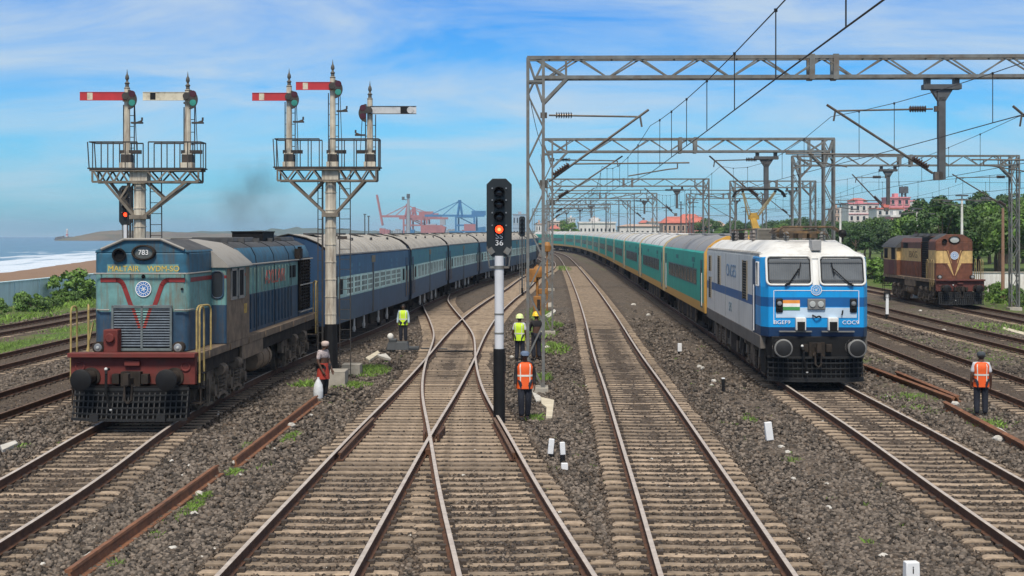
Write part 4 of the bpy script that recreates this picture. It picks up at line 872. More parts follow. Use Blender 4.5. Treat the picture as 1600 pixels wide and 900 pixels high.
    for s in (-1, 1):
        fr.tube([(s*.6, 2.3, 4.42), (s*.55, 4.2, 4.60), (s*.5, 6.6, 4.56)], .035, 6, 0); fr.tube([(s*.9, 2.2, 4.52), (s*.75, 2.5, 4.66)], .03, 6, 0)
        for y in (2.9, 5.6): fr.lathe([(.06, 4.22), (.10, 4.28), (.06, 4.32), (.10, 4.36), (.06, 4.42), (.10, 4.46), (.05, 4.52)], (s*.55, y, 0), 10, 1)
        fr.bar((s*.6, 2.9, 4.5), (s*.6, 6.2, 4.5), .07, 2)
    fr.bar((-.6, 2.9, 4.5), (.6, 2.9, 4.5), .07, 2); fr.bar((-.6, 5.6, 4.5), (.6, 5.6, 4.5), .07, 2)
    fr.tube([(-1.0, 2.2, 4.50), (-.75, 2.15, 4.66), (.75, 2.15, 4.66), (1.05, 2.2, 4.46)], .04, 6, 0); fr.cyl((-.5, 6.3, 4.5), (.5, 6.3, 4.5), .16, mi=2)
    for x in (-.35, .1, .45): fr.box((x, 4.4, 4.42), (.26, 1.2, .22), 2)
    fr.build('folded_pantograph', [m_rust2, m_grey, m_rust2], t)
    mn = MB(); 
    for x, y in ((-1.0, 12.2), (-.6, 12.6), (-.95, 13.6), (-.9, 14.6), (.7, 12.4), (.8, 14.4), (-.9, 8.6), (.8, 7.8), (-1.0, 7.2)): mn.lathe([(.05, 4.2), (.09, 4.27), (.05, 4.32), (.09, 4.38), (.05, 4.44), (.085, 4.5), (.04, 4.58)], (x, y, 0), 10, 0)
    mn.tube([(-1.0, 7.2, 4.6), (-.9, 8.6, 4.62), (-1.0, 12.2, 4.6), (-.9, 14.6, 4.6)], .03, 6, 1); mn.box((-.8, 13.1, 4.36), (.5, .5, .3), 2); mn.box((.6, 13.3, 4.36), (.5, .7, .3), 2)
    mn.cyl((1.02, 2.1, 4.2), (1.02, 2.1, 4.36), .03, mi=2); mn.sph((1.02, 2.1, 4.46), .13, 2)
    mn.build('insulator', [mat('insulator_grey', (.16, .14, .13), .4), m_rust2, m_black], t)
    pa = MB(); yb = 14.0
    pa.box((0, yb, 4.40), (.5, .9, .18), 0); pa.bar((-.06, yb, 4.45), (-.06, yb+1.1, 5.05), .16, 0); pa.bar((.12, yb, 4.45), (.05, yb+1.1, 5.05), .10, 0); pa.bar((-.02, yb-.1, 4.4), (.0, yb+1.1, 5.1), .12, 0)
    pa.box((0, yb+1.1, 5.12), (.42, .26, .18), 0); pa.box((0, yb+1.1, 5.25), (.3, .2, .1), 0)
    lo = pa.build('pantograph', m_panto, t, bevel=.01)
    up = MB(); zt = 6.18
    for s in (-1, 1): up.bar((s*.22, yb+1.1, 5.22), (s*.62, yb-.5, zt-.12), .06, 0); up.bar((s*.10, yb+1.1, 5.22), (s*.58, yb-.45, zt-.12), .03, 0)
    up.build('upper_arm', m_cream2, lo)
    hd = MB()
    for dy in (-.17, .17): hd.tube([(-1.0, yb-.5+dy, zt-.30), (-.88, yb-.5+dy, zt-.10), (-.70, yb-.5+dy, zt), (.70, yb-.5+dy, zt), (.88, yb-.5+dy, zt-.10), (1.0, yb-.5+dy, zt-.30)], .035, 6)
    for s in (-1, 1): hd.bar((s*.62, yb-.67, zt-.08), (s*.62, yb-.33, zt-.08), .07)
    hd.build('contact_head', m_black, lo)
    return t

# ------------------------------------------------------------------ coaches
m_cblue = mat('coach_blue', (.045, .098, .180), .5, 0, .2, 1.5, dirt=(.05, .05, .06), damt=.5, dscale=1.2, streak=True)
m_cblue2 = mat('coach_upper_blue', (.026, .115, .24), .5, 0, .2, 1.5, dirt=(.04, .07, .10), damt=.4, dscale=1.2, streak=True)
m_cteal = mat('coach_upper_teal', (.030, .21, .27), .5, 0, .2, 1.5, dirt=(.04, .08, .10), damt=.4, dscale=1.2, streak=True)
m_cband = mat('coach_pale_band', (.42, .64, .61), .55, 0, .12, 2, dirt=(.16, .17, .15), damt=.45, dscale=1.5, streak=True)
m_croof = mat('coach_roof', (.36, .34, .305), .75, 0, .12, .6, dirt=(.18, .155, .13), damt=.6, dscale=.8)
m_bars = mat('window_bar', (.58, .74, .70), .6)
CL = 21.9
def coach_section(W_, zb, z1, z2, zg, zt):
    p = [(W_-.02, zb), (W_, zb+.5), (W_, z1), (W_, z2), (W_-.01, zg-.08), (W_-.06, zg), (W_-.18, zg+.20), (W_-.5, zg+.45), (W_-.95, zg+.64), (0, zt)]
    return p+[(-x, z) for x, z in p[::-1][1:]]
def blue_coach(label, upper, k=0):
    t = thing('passenger_coach', label, 'train coach', (0, 0, 0), 0, 'blue coaches behind the diesel locomotive')
    W_ = 1.61; sec = coach_section(W_, 1.0, 1.98, 2.80, 3.66, 4.44); mm = [1, 1, 2, 0, 0, 3, 3, 3, 3]; mis = mm+mm[::-1]+[4]
    mb = MB(); mb.ext(sec, .30, CL-.30, 'Y', 0, mis, capmi=5); body = mb.build('body', [upper, m_cblue, m_cband, m_croof, m_under, mat('coach_end_blue', (.012, .05, .12), .55, 0, .3, 1.2, dirt=(.03, .03, .035), damt=.6)], t, smooth=28)
    rr = MB()
    for y in np.arange(.5, CL-.4, .88): rr.tube([(x*1.004, y, z+.006) for x, z in sec[5:14]], .014, 4)
    for s in (-1, 1): rr.bb((s*(W_-.05), .3, 3.64), (s*(W_+.03), CL-.3, 3.70))
    rr.build('roof_rib', m_croof, body, smooth=0)
    for y in (3.4, 8.3, 13.4, 18.4): v = MB(); v.tube([(.95, y-.22, zz(sec, .95)), (.95, y-.2, zz(sec, .95)+.1), (.95, y+.2, zz(sec, .95)+.1), (.95, y+.22, zz(sec, .95))], .03, 6); v.box((.3, y, 4.46), (.5, 1.6, .07)); v.build('roof_vent', m_roofd, body)
    for y in (.12, CL-.12):                                       # gangway bellows between coaches
        g = MB(); g.bb((-.55, y-.22, 1.2), (.55, y+.22, 3.6)); g.build('gangway', m_black, t)
    e = MB(); e.tube([(x, .28, z) for x, z in sec], .035, 4); e.tube([(x, CL-.28, z) for x, z in sec], .035, 4); e.build('end_rim', m_black, body)
    s = 1
    for s in (1, -1):
        X = s*W_
        for y in (1.15, CL-1.15):
            d = MB(); d.bb((X-.03*s, y-.36, 1.22), (X+.010*s, y+.36, 3.25)); dr = d.build('door', m_navy, body, smooth=0)
            w = MB(); w.bb((X, y-.22, 2.1), (X+.018*s, y+.22, 2.85)); w.build('door_window', m_dark, dr)
            h = MB()
            for q in (-.44, .44): h.tube([(X+.05*s, y+q, 1.3), (X+.05*s, y+q, 2.6)], .016, 6)
            h.build('handrail', m_under_l, dr)
        ys = [4.2+1.7*i for i in range(9)]
        if k == 0: ys = [y for y in ys]
        for i, y in enumerate(ys):
            w = MB(); w.bb((X-.01*s, y-.66, 2.06), (X+.004*s, y+.66, 2.74), 0)
            for q in np.linspace(-.66, .66, 5): w.bb((X, y+q-.05, 2.04), (X+.010*s, y+q+.05, 2.76), 1)
            for z in (np.linspace(2.06, 2.74, 4) if k == 0 else (2.06, 2.74)): w.bb((X, y-.70, z-.03), (X+.008*s, y+.70, z+.03), 1)
            if k: w.bb((X, y-.62, 2.10), (X+.006*s, y+.62, 2.34 if i % 3 else 2.55), 2)
            w.build('window', [m_dark, m_bars, mat('shutter_grey', (.16, .20, .20), .6, 0, .3, 5)], body, smooth=0)
        for y in (2.3, CL-2.3):
            w = MB(); w.bb((X-.01*s, y-.3, 2.12), (X+.012*s, y+.3, 2.70)); w.build('window', m_dark, body, smooth=0)
        pl = MB(); pl.bb((X-.02*s, 9.6, 3.22), (X+.02*s, 10.5, 3.52)); pl.build('destination_board', mat('board_tan', (.24, .20, .13), .7, 0, .3, 6), body)
        for y, z in ((4.6, 3.2), (6.4, 3.2), (15.4, 3.2), (17.2, 3.2)): n = MB(); n.box((X+.004*s, y, z), (.008, .45, .16)); n.box((X+.004*s, y, z-.24), (.008, .40, .12)); n.build('painted_notice', mat('notice_blue', (.09, .22, .34), .6, 0, .3, 8), body)
        dp = MB(); dp.bb((X-.04*s, 9.75, 1.05), (X+.012*s, 10.15, 3.2)); dp.build('water_pipe', mat('pipe_dull', (.07, .075, .08), .7, 0, .4, 4), body)
    for y in (4.0, CL-4.0): bogie(t, y, (-1.4, 1.4), .45, 1.0, m_under, heavy=False)
    u = MB()
    for y, w, h in ((7.6, 1.4, .5), (9.4, .9, .6), (11.4, 1.8, .5), (13.6, 1.0, .6)):
        for s in (-1, 1): u.box((s*1.1, y, .98-h/2), (.6, w, h))
    u.bb((-1.3, .5, .86), (1.3, CL-.5, 1.02))
    for y in (6.2, 8.6, 12.6, 15.2): u.cyl((1.42, y, .95), (1.42, y, .4), .05, mi=1); u.box((1.42, y, .55), (.1, .2, .14), 1)
    u.build('underframe_gear', [m_under, m_hose], t)
    for y in (0, CL):
        for s in (-1, 1): b = MB(); b.cyl((s*.98, y-.0, 1.1), (s*.98, y+(.4 if y == 0 else -.4), 1.1), .15); b.build('buffer', m_under, t)
    return t
def zz(sec, x):
    for i in range(len(sec)//2):
        if sec[i][0] >= x >= sec[i+1][0] and sec[i][1] > 3.4: a, b = sec[i], sec[i+1]; return a[1]+(b[1]-a[1])*(a[0]-x)/max(1e-6, a[0]-b[0])
    return 4.2
m_green = mat('coach_green', (.002, .37, .265), .5, 0, .12, 1.2, dirt=(.06, .17, .13), damt=.45, dscale=1.2, streak=True)
m_orange = mat('coach_orange', (.62, .34, .06), .5, 0, .15, 2, dirt=(.30, .18, .08), damt=.5, dscale=2)
m_groof = mat('coach_grey_roof', (.52, .52, .51), .6, 0, .1, .7, dirt=(.22, .21, .19), damt=.5, dscale=.8)
m_groof2 = mat('coach_dark_roof', (.23, .23, .235), .6, 0, .12, .7, dirt=(.10, .10, .10), damt=.5, dscale=.8)
m_gwin = mat('coach_dark_window', (.022, .034, .036), .22, 0, .2, 3)
GL = 23.2
def green_coach(label, roof, first=False):
    t = thing('passenger_coach', label, 'train coach', (0, 0, 0), 0, 'green coaches behind the electric locomotive')
    W_ = 1.6; sec = coach_section(W_, 1.12, 1.50, 2.0, 3.72, 4.42); mm = [1, 0, 0, 0, 0, 2, 2, 2, 2]; sec[1] = (W_, 1.52); sec[2] = (W_, 1.70); sec[-2] = (-W_, 1.52); sec[-3] = (-W_, 1.70)
    mb = MB(); mb.ext(sec, .2, GL-.2, 'Y', 1, mm+mm[::-1]+[3]); body = mb.build('body', [m_green, m_orange, roof, m_under], t, smooth=28)
    for y in (.20, GL-.20):
        e = MB(); e.ext([(x*1.012, z+(.02 if z > 3 else 0)) for x, z in sec], y-.16, y+.18, 'Y'); e.build('end_frame', m_orange if first and y < 1 else mat('end_frame_tan', (.42, .34, .19), .6, 0, .2, 2), body)
    e = MB(); e.bb((-.6, -.28, 1.2), (.6, .05, 3.5)); e.bb((-.6, GL-.05, 1.2), (.6, GL+.28, 3.5)); e.build('gangway', m_black, t)
    for y in (4.0, 11.6, 19.2): v = MB(); v.box((0, y, 4.44), (.9, 2.2, .08)); v.build('roof_vent', roof, body, bevel=.02)
    rr = MB()
    for y in (GL*.2, GL*.5, GL*.8): rr.tube([(x*1.003, y, z+.006) for x, z in sec[5:14]], .03, 4)
    rr.build('roof_seam', m_groof2, body)
    for s in (-1, 1):
        X = s*W_
        wp = MB(); wp.bb((X, 3.6, 2.18), (X+.008*s, GL-3.6, 2.92)); strip = wp.build('window_band', mat('window_band_grey', (.055, .10, .10), .4, 0, .2, 2), body)
        for y in np.linspace(4.4, GL-4.4, 10): w = MB(); w.bb((X, y-.62, 2.24), (X+.014*s, y+.62, 2.86)); w.build('window', m_gwin, strip)
        for y in (1.5, GL-1.5):
            d = MB(); d.bb((X-.02*s, y-.42, 1.3), (X+.006*s, y+.42, 3.35)); dr = d.build('door', mat('door_dark_green', (.006, .085, .085), .45), body)
            w = MB(); w.bb((X, y-.25, 2.3), (X+.012*s, y+.25, 3.0)); w.build('door_window', m_gwin, dr)
            h = MB(); h.tube([(X+.04*s, y-.55, 1.4), (X+.04*s, y-.55, 2.8)], .016, 6); h.build('handrail', m_wtext if first else m_groof2, dr)
        n = MB(); n.box((X, 5.2, 3.30), (.012, 1.2, .22)); n.box((X, 5.2, 3.02), (.012, .4, .2)); n.box((X, 14, 3.3), (.012, 1.4, .2)); n.build('painted_notice', mat('notice_green', (.01, .13, .12), .5), body)
    for y in (4.1, GL-4.1): bogie(t, y, (-1.3, 1.3), .45, 1.02, m_under, heavy=False)
    u = MB()
    for y, w in ((7.2, 1.6), (9.3, 1.2), (11.6, 2.0), (14, 1.4), (16, 1.0)):
        for s in (-1, 1): u.box((s*1.12, y, .72), (.55, w, .6)); u.cyl((s*1.35, y-w*.6, 1.1), (s*1.35, y-w*.6, .35), .07, mi=1)
    u.bb((-1.35, .4, .95), (1.35, GL-.4, 1.13)); u.build('underframe_gear', [m_under, m_under_l], t)
    return t
def lay_train(path, D, protos, L, order, labels, xo=0.0):
    for i, k in enumerate(order):
        o = protos[k] if not protos[k].get('used') else copy_tree(protos[k])
        if not protos[k].get('used'): protos[k]['used'] = 1
        o['label'] = labels[i]
        D1 = path.step(D, L); p, q = path.pt(D), path.pt(D1)
        o.location = (p.x+xo, p.y, p.z); d = q-p; o.rotation_euler = (math.atan2(d.z, math.hypot(d.x, d.y)), 0, -math.atan2(d.x, d.y)); D = D1
blue_diesel(); brown_diesel(); electric()
ORD = ['first', 'second', 'third', 'fourth', 'fifth', 'sixth', 'seventh', 'eighth', 'ninth', 'tenth', 'eleventh', 'twelfth', 'thirteenth', 'fourteenth', 'fifteenth', 'sixteenth']
bc = [blue_coach('x', m_cblue2, 0), blue_coach('x', m_cteal, 1)]
nb = 8
lay_train(PT1, 52.4, bc, CL+.3, [0, 1, 1, 0, 1, 0, 1, 1][:nb], ['dark blue coach with barred windows coupled directly behind the blue diesel locomotive']+['%s coach from the blue diesel, %s' % (ORD[i], 'teal above its pale window band') if [0, 1, 1, 0, 1, 0, 1, 1][i] else '%s coach from the blue diesel, dark blue above its pale window band' % ORD[i] for i in range(1, nb)])
gc = [green_coach('x', m_groof2, True), green_coach('x', m_groof)]
lay_train(PT5, 59.2, gc, GL+.5, [0, 1, 1, 1, 1, 1, 1, 1, 1, 1, 1, 1, 1], ['green coach with dark roof and yellow end frame, directly behind the electric locomotive']+['%s green coach with pale roof counted back from the electric locomotive' % ORD[i] for i in range(1, 13)])
for o in gc+bc:
    if 'used' in o: del o['used']
for o in list(bpy.data.objects):
    if 'used' in o: del o['used']
# ------------------------------------------------------------------ overhead line
m_galv = mat('galvanised_steel', (.155, .16, .155), .65, .15, .3, 3, dirt=(.12, .075, .045), damt=.75, dscale=2.5)
m_galvd = mat('dark_steel', (.085, .09, .095), .6, .2, .25, 3, dirt=(.06, .045, .035), damt=.5)
m_ins = mat('line_insulator', (.045, .028, .022), .3)
m_wire = mat('copper_wire', (.035, .033, .032), .5, .3, .2, 5)
m_tube = mat('cantilever_tube', (.11, .10, .09), .6, .3, .3, 5, dirt=(.10, .06, .035), damt=.5)
def lattice_mast(name, parent, x, z0, z1, w=.46, m=None, pitch=.95):
    mb = MB(); h = w/2
    for a in (-1, 1):
        for b in (-1, 1): mb.bar((x+a*h, b*h, z0), (x+a*h, b*h, z1), .085)
    n = max(4, int((z1-z0)/pitch)); zs = np.linspace(z0+.2, z1-.1, n+1)
    for i in range(n):
        s = 1 if i % 2 else -1
        for b in (-1, 1): mb.bar((x-s*h, b*h, zs[i]), (x+s*h, b*h, zs[i+1]), .04)
        for a in (-1, 1): mb.bar((x+a*h, -s*h, zs[i]), (x+a*h, s*h, zs[i+1]), .04)
    for z in (z0+.15, z1-.7): 
        for b in (-1, 1): mb.bar((x-h, b*h, z), (x+h, b*h, z), .07)
    mb.box((x, 0, z0+.02), (w+.3, w+.3, .04))
    return mb.build(name, m or m_galv, parent, smooth=0)
def cantilever(root, xm, s, z_hi, z_lo, z_tip, reach, z_reg=None, xreg=None):
    mb = MB(); tip = (xm+s*reach, 0, z_tip); hi = (xm+s*(reach-.25), 0, z_hi-.05)
    mb.tube([(xm+s*.15, 0, z_hi), hi], .03, 6); mb.tube([(xm+s*.15, 0, z_lo+.08), tip], .04, 6)
    mb.box((xm, 0, z_hi), (.2, .16, .16)); mb.box((xm, 0, z_lo), (.24, .2, .24))
    if z_reg:
        k = (z_reg-z_lo)/(z_tip-z_lo); xa = xm+s*reach*k; xe = xm+s*(reach+1.2)
        mb.tube([(xa, 0, z_reg), (xe, 0, z_reg+.03)], .026, 6); mb.tube([(xe-s*.35, 0, z_reg), (xe-s*.35, 0, z_reg-.14), (xe-s*.6, 0, z_reg-.16), (xe-s*1.8, 0, z_reg-.36)], .02, 5)
    mb.tube([(hi[0], 0, hi[2]), (hi[0]+s*.05, 0, hi[2]-.30)], .03, 5)
    c = mb.build('cantilever', m_tube, root)
    for a, b in (((xm+s*.35, z_hi), (xm+s*.85, z_hi)), ((xm+s*.28, z_lo+.08+(z_tip-z_lo-.08)*.28/reach), (xm+s*.75, z_lo+.08+(z_tip-z_lo-.08)*.75/reach))):
        i = MB(); P, Q = Vector((a[0], 0, a[1])), Vector((b[0], 0, b[1])); n = 7
        i.cyl(P, Q, .04, n=8)
        for k in range(n): e = P+(Q-P)*(k+.5)/n; d = (Q-P).normalized()*.018; i.cyl(e-d, e+d, .105, .07, n=10)
        i.build('insulator', m_ins, c)
def portal(D, xl, xr, ztop, label, drops=(), cants=(), depth=.58, right=True, m=None, rz=-.028):
    g = gz(D); t = thing('overhead_gantry', label, 'gantry', (xl, D, g), rz, 'overhead line gantries over the tracks')
    L = xr-xl; z1 = ztop-g; z0 = z1-depth; m = m or m_galv
    lattice_mast('mast', t, 0, -.35, z1, m=m); lattice_mast('mast', t, L, -.35, z1, m=m)
    mb = MB(); h = .22
    for b in (-1, 1):
        mb.bar((-.25, b*h, z1), (L+.25, b*h, z1), .10); mb.bar((0, b*h, z0), (L, b*h, z0), .10)
        n = int(L/.92); xs = np.linspace(.35, L-.35, 2*(n//2)+1)
        for i in range(len(xs)-1):
            a, c = (z0, z1) if i % 2 == 0 else (z1, z0); mb.bar((xs[i], b*h, a), (xs[i+1]+b*.05, b*h, c), .045)
        for s, x in ((1, 0), (-1, L)):
            mb.bar((x+s*.23, b*h, z0-.75), (x+s*.95, b*h, z0), .09); mb.bar((x, b*h, z1), (x+s*.9, b*h, z0), .07); mb.bar((x+s*.9, b*h, z0), (x+s*.9, b*h, z1), .06); mb.bar((x-s*.2, b*h, z1-.1), (x+s*.2, b*h, z0-.7), .06)
        for x in (L*.5-.35, L*.5+.35): mb.box((x, b*h, (z0+z1)/2), (.16, .12, depth+.16))
    for x in np.arange(.4, L, 1.85): mb.bar((x, -h, z1), (x, h, z1), .05); mb.bar((x+.9, -h, z0), (x+.9, h, z0), .05)
    mb.build('beam', m, t, smooth=0)
    fd = MB()
    for x in (0, L): fd.box((x, 0, -.32), (.78, .78, .5), tx=.95, ty=.95)
    fd.build('footing', m_conc, t, bevel=.02)
    for xd, zb in drops:
        x = xd-xl; d = MB(); d.box((x, 0, z0-.30), (1.1, .34, .14)); d.box((x-.42, 0, z0-.12), (.14, .3, .22)); d.box((x+.42, 0, z0-.12), (.14, .3, .22))
        d.ext([(x-.32, z0-.37), (x+.32, z0-.37), (x+.10, z0-.72), (x-.10, z0-.72)], -.1, .1, 'Y'); d.bb((x-.10, -.10, zb-g), (x+.10, .10, z0-.6)); d.build('drop_arm', m_galvd, t, smooth=0)
    for xm, s, zh, zl, zt, rc, zr in cants: cantilever(t, xm-xl, s, zh-g, zl-g, zt-g, rc, zr and zr-g)
    return t
def cset(xm, s, xtrack, D): z = gz(D); return (xm, s, 7.95+z, 5.95+z, 8.12+z, abs(xtrack-xm)+.75, 6.5+z)
PORTALS = [(41.7, .70, 17.6, 9.64, [(12.62, 6.05)], [(.94, 1, 7.96, 5.92, 8.12, 3.1, 6.52), (12.52, -1, 8.12, 6.15, 8.25, 3.25, 6.78), (17.4, -1, 7.95, 5.95, 8.2, 2.7, 6.6)], 'large lattice gantry nearest the camera, its mast beside the man in orange vest'),
 (66, 1.66, 14.75, 8.9, [(10.1+.0, 5.85)], None, 'second lattice gantry from the camera over the electric train'),
 (115, 3.1, 15.8, 9.0, [(12.3-2.2+2.1, 6.6)], None, 'third lattice gantry from the camera over the green coaches'),
 (157, 4.35, 15.9, 9.1, [(10.4, 6.8)], None, 'fourth gantry from the camera over the green coaches'),
 (205, 5.2, 17.0, 9.5, [(11.3, 7)], None, 'fifth gantry from the camera over the green coaches'),
 (255, 5.8, 17.6, 9.9, [(12.0, 7)], None, 'sixth gantry from the camera over the curving green coaches'),
 (305, 4.6, 17.6, 10.2, [(11, 7)], None, 'farthest gantry over the curving green coaches')]
for D, xl, xr, zt, drops, cants, lab in PORTALS:
    if cants is None:
        xd = drops[0][0]; x4, x5 = PT4.X(D), PT5.X(D); xd = max(xd, x5+1.9) if D < 200 else x5-2.6
        drops = [(xd, drops[0][1])]; cants = [cset(xl+.23, 1, x4, D), cset(xd-.1, -1, x5, D)] if xd > x5 else [cset(xl+.23, 1, x4, D)]
    portal(D, xl, xr, zt, lab, drops, cants)
for D, xl, xr, zt, xd, lab in ((87, 17.55, 30.9, 9.3, 23.2, 'lattice gantry spanning the brown locomotive track on the right'), (127, 19.9, 27.1, 9.3, 25.2, 'smaller far gantry behind the brown locomotive track'), (176, 22.0, 31.5, 9.6, 28, 'farthest small gantry on the right beyond the trees edge')):
    portal(D, xl, xr, zt, lab, [(xd, 6.3)], [cset(xd-.1, -1, PT7.X(D), D), cset(xr-.23, -1, PT8.X(D), D)] if D < 100 else [cset(xd-.1, -1, PT7.X(D), D)])
def ohl(path, label, sup, sags=.75, dmax=150):
    # sup: (D, dx, contact z, catenary z) at each support; contact wire below, catenary sagging above
    t = thing('overhead_wire', label, 'overhead wire', (0, 0, 0), 0, 'overhead contact wires'); ct = MB(); ca = MB()
    dm = None
    for (Da, xa, ca0, k0), (Db, xb, cb0, k1) in zip(sup[:-1], sup[1:]):
        n = max(6, int((Db-Da)/4)); prev = None
        for i in range(n+1):
            u = i/n; D = Da+(Db-Da)*u; x = path.X(max(D, path.d[0]))+xa+(xb-xa)*u
            if D < path.d[0]: x = path.X(path.d[0])+(D-path.d[0])*.0285+xa+(xb-xa)*u
            zc = ca0+(cb0-ca0)*u; zk = k0+(k1-k0)*u-sags*4*u*(1-u)
            if prev: ct.cyl(prev[0], (x, D, zc), .010, n=5); ca.cyl(prev[1], (x, D, zk), .009, n=5)
            prev = ((x, D, zc), (x, D, zk))
            if 0 < i < n and D < dmax and D > 2:
                if dm is None:
                    q = MB(); q.cyl((0, 0, 0), (0, 0, 1), .008, n=4, cap=False); q.cyl((0, 0, .97), (0, 0, 1.02), .022, n=6); o = q.build('dropper', m_wire, t); dm = o.data
                else: o = bpy.data.objects.new('dropper', dm); link(o, t)
                o.location = (x, D, zc); o.scale = (1, 1, zk-zc)
    ct.build('contact_wire', m_wire, t); ca.build('catenary_wire', m_wire, t)
def S(D, dx, c=6.3, k=7.65): return (D, dx, c+gz(D), k+gz(D))
ohl(PT4, 'contact and catenary wires above the empty straight track', [S(-8, .3), S(41.7, .5, 6.25), S(66, -.2), S(115, .2), S(157, -.2), S(205, .2), S(255, -.2), S(305, .2), S(340, 0)], .55)
ohl(PT5, 'contact and catenary wires above the blue electric locomotive', [S(-8, -.2), S(41.5, .45, 6.45, 7.9), S(66, -.2), S(115, .2), S(157, -.2), S(205, .2), S(255, -.2), S(305, .2)], .6)
ohl(PT6, 'contact and catenary wires above the rusty track beside the man with the grey cap', [S(-8, 0, 6.4), S(41.5, .2, 6.5, 7.9), S(87, .2), S(127, 0), S(176, 0)], .6, 100)
ohl(PT7, 'contact and catenary wires above the empty track in front of the brown locomotive', [S(20, 0), S(87, .2), S(127, 0), S(176, 0)], .7, 125)
ohl(PT8, 'contact and catenary wires above the brown diesel locomotive', [S(30, 0), S(87, .2), S(127, 0), S(176, 0)], .7, 125)
fw = MB()
for a, b in (((2.0, 66, 8.2), (.8, 41.7, 8.9)), ((3.1, 115, 8.6), (1.7, 66, 8.2)), ((4.4, 157, 8.8), (3.1, 115, 8.6))):
    prev = None
    for i in range(13): u = i/12; p = (a[0]+(b[0]-a[0])*u-.35, a[1]+(b[1]-a[1])*u, a[2]+(b[2]-a[2])*u-.5*4*u*(1-u)); prev and fw.cyl(prev, p, .012, n=5); prev = p
tag(fw.build('feeder_wire', m_wire), 'thin feeder wire strung along the left masts of the gantries', 'feeder wire')
# orange equipment hung on the nearest left mast
ob = MB(); ob.lathe([(.05, -.22), (.2, -.2), (.22, -.06), (.22, .08), (.12, .22), (.05, .24)], (.98, 53, 3.02), 14); ob.box((.72, 53, 2.9), (.4, .35, .5)); ob.box((1.15, 53.05, 2.3), (.3, .3, .2))
ob.box((.95, 53, 1.75), (.32, .3, .75), tx=.85); ob.cyl((.95, 53, -.25), (.95, 53, 3.3), .05); ob.box((1.0, 52.84, 1.8), (.12, .05, .4), 1)
tag(ob.build('line_equipment', [mat('equipment_orange', (.30, .13, .025), .6, 0, .3, 5, dirt=(.12, .07, .03), damt=.5, dscale=6), m_under], bevel=.02), 'orange trackside equipment box on a pole behind the near gantry mast', 'equipment box')
ob2 = MB(); ob2.lathe([(.05, -.3), (.24, -.26), (.28, .1), (.16, .3), (.04, .32)], (2.12, 85, 3.7), 14); ob2.cyl((2.12, 85, -.25), (2.12, 85, 4.0), .05)
tag(ob2.build('line_equipment', MATS['equipment_orange']), 'smaller orange equipment on a pole farther along the mast row', 'equipment box')

# ------------------------------------------------------------------ semaphore bracket signals
m_post = mat('signal_cream', (.52, .47, .38), .65, 0, .2, 3, dirt=(.13, .075, .045), damt=.9, dscale=2.6, streak=True, bump=.1)
m_truss = mat('truss_grey_brown', (.17, .145, .115), .75, 0, .3, 3, dirt=(.06, .042, .03), damt=.8, dscale=2.5)
m_irond = mat('dark_iron', (.035, .032, .030), .65, 0, .3, 4, dirt=(.11, .07, .045), damt=.45, dscale=3)
m_ared = mat('arm_red', (.47, .028, .035), .5, 0, .12, 3, dirt=(.2, .03, .03), damt=.4)
m_awht = mat('arm_white', (.60, .55, .43), .6, 0, .15, 3, dirt=(.26, .21, .13), damt=.8, dscale=4)
m_agry = mat('arm_grey_white', (.52, .53, .54), .55, 0, .1, 3, dirt=(.25, .24, .22), damt=.5, dscale=4)
m_lred = mat('lens_dark_red', (.06, .010, .014), .2)
m_lgrn = mat('lens_green', (.04, .24, .19), .2)
def ladder(mb, x, y, z0, z1, w=.30, tilt=0.0, mi=0):
    for s in (-1, 1): mb.bar((x+s*w/2, y+tilt, z0), (x+s*w/2, y, z1), .028, mi)
    n = int((z1-z0)/.32)
    for k in range(1, n): u = k/n; mb.bar((x-w/2, y+tilt*(1-u), z0+(z1-z0)*u), (x+w/2, y+tilt*(1-u), z0+(z1-z0)*u), .02, mi)
def finial(mb, x, z):
    mb.lathe([(.085, z-.50), (.09, z-.47), (.06, z-.44), (.055, z-.36), (.082, z-.33), (.045, z-.29), (.03, z-.25), (.062, z-.19), (.052, z-.11), (.022, z-.05), (.010, z+.04), (.003, z+.10)], (x, 0, 0), 10)
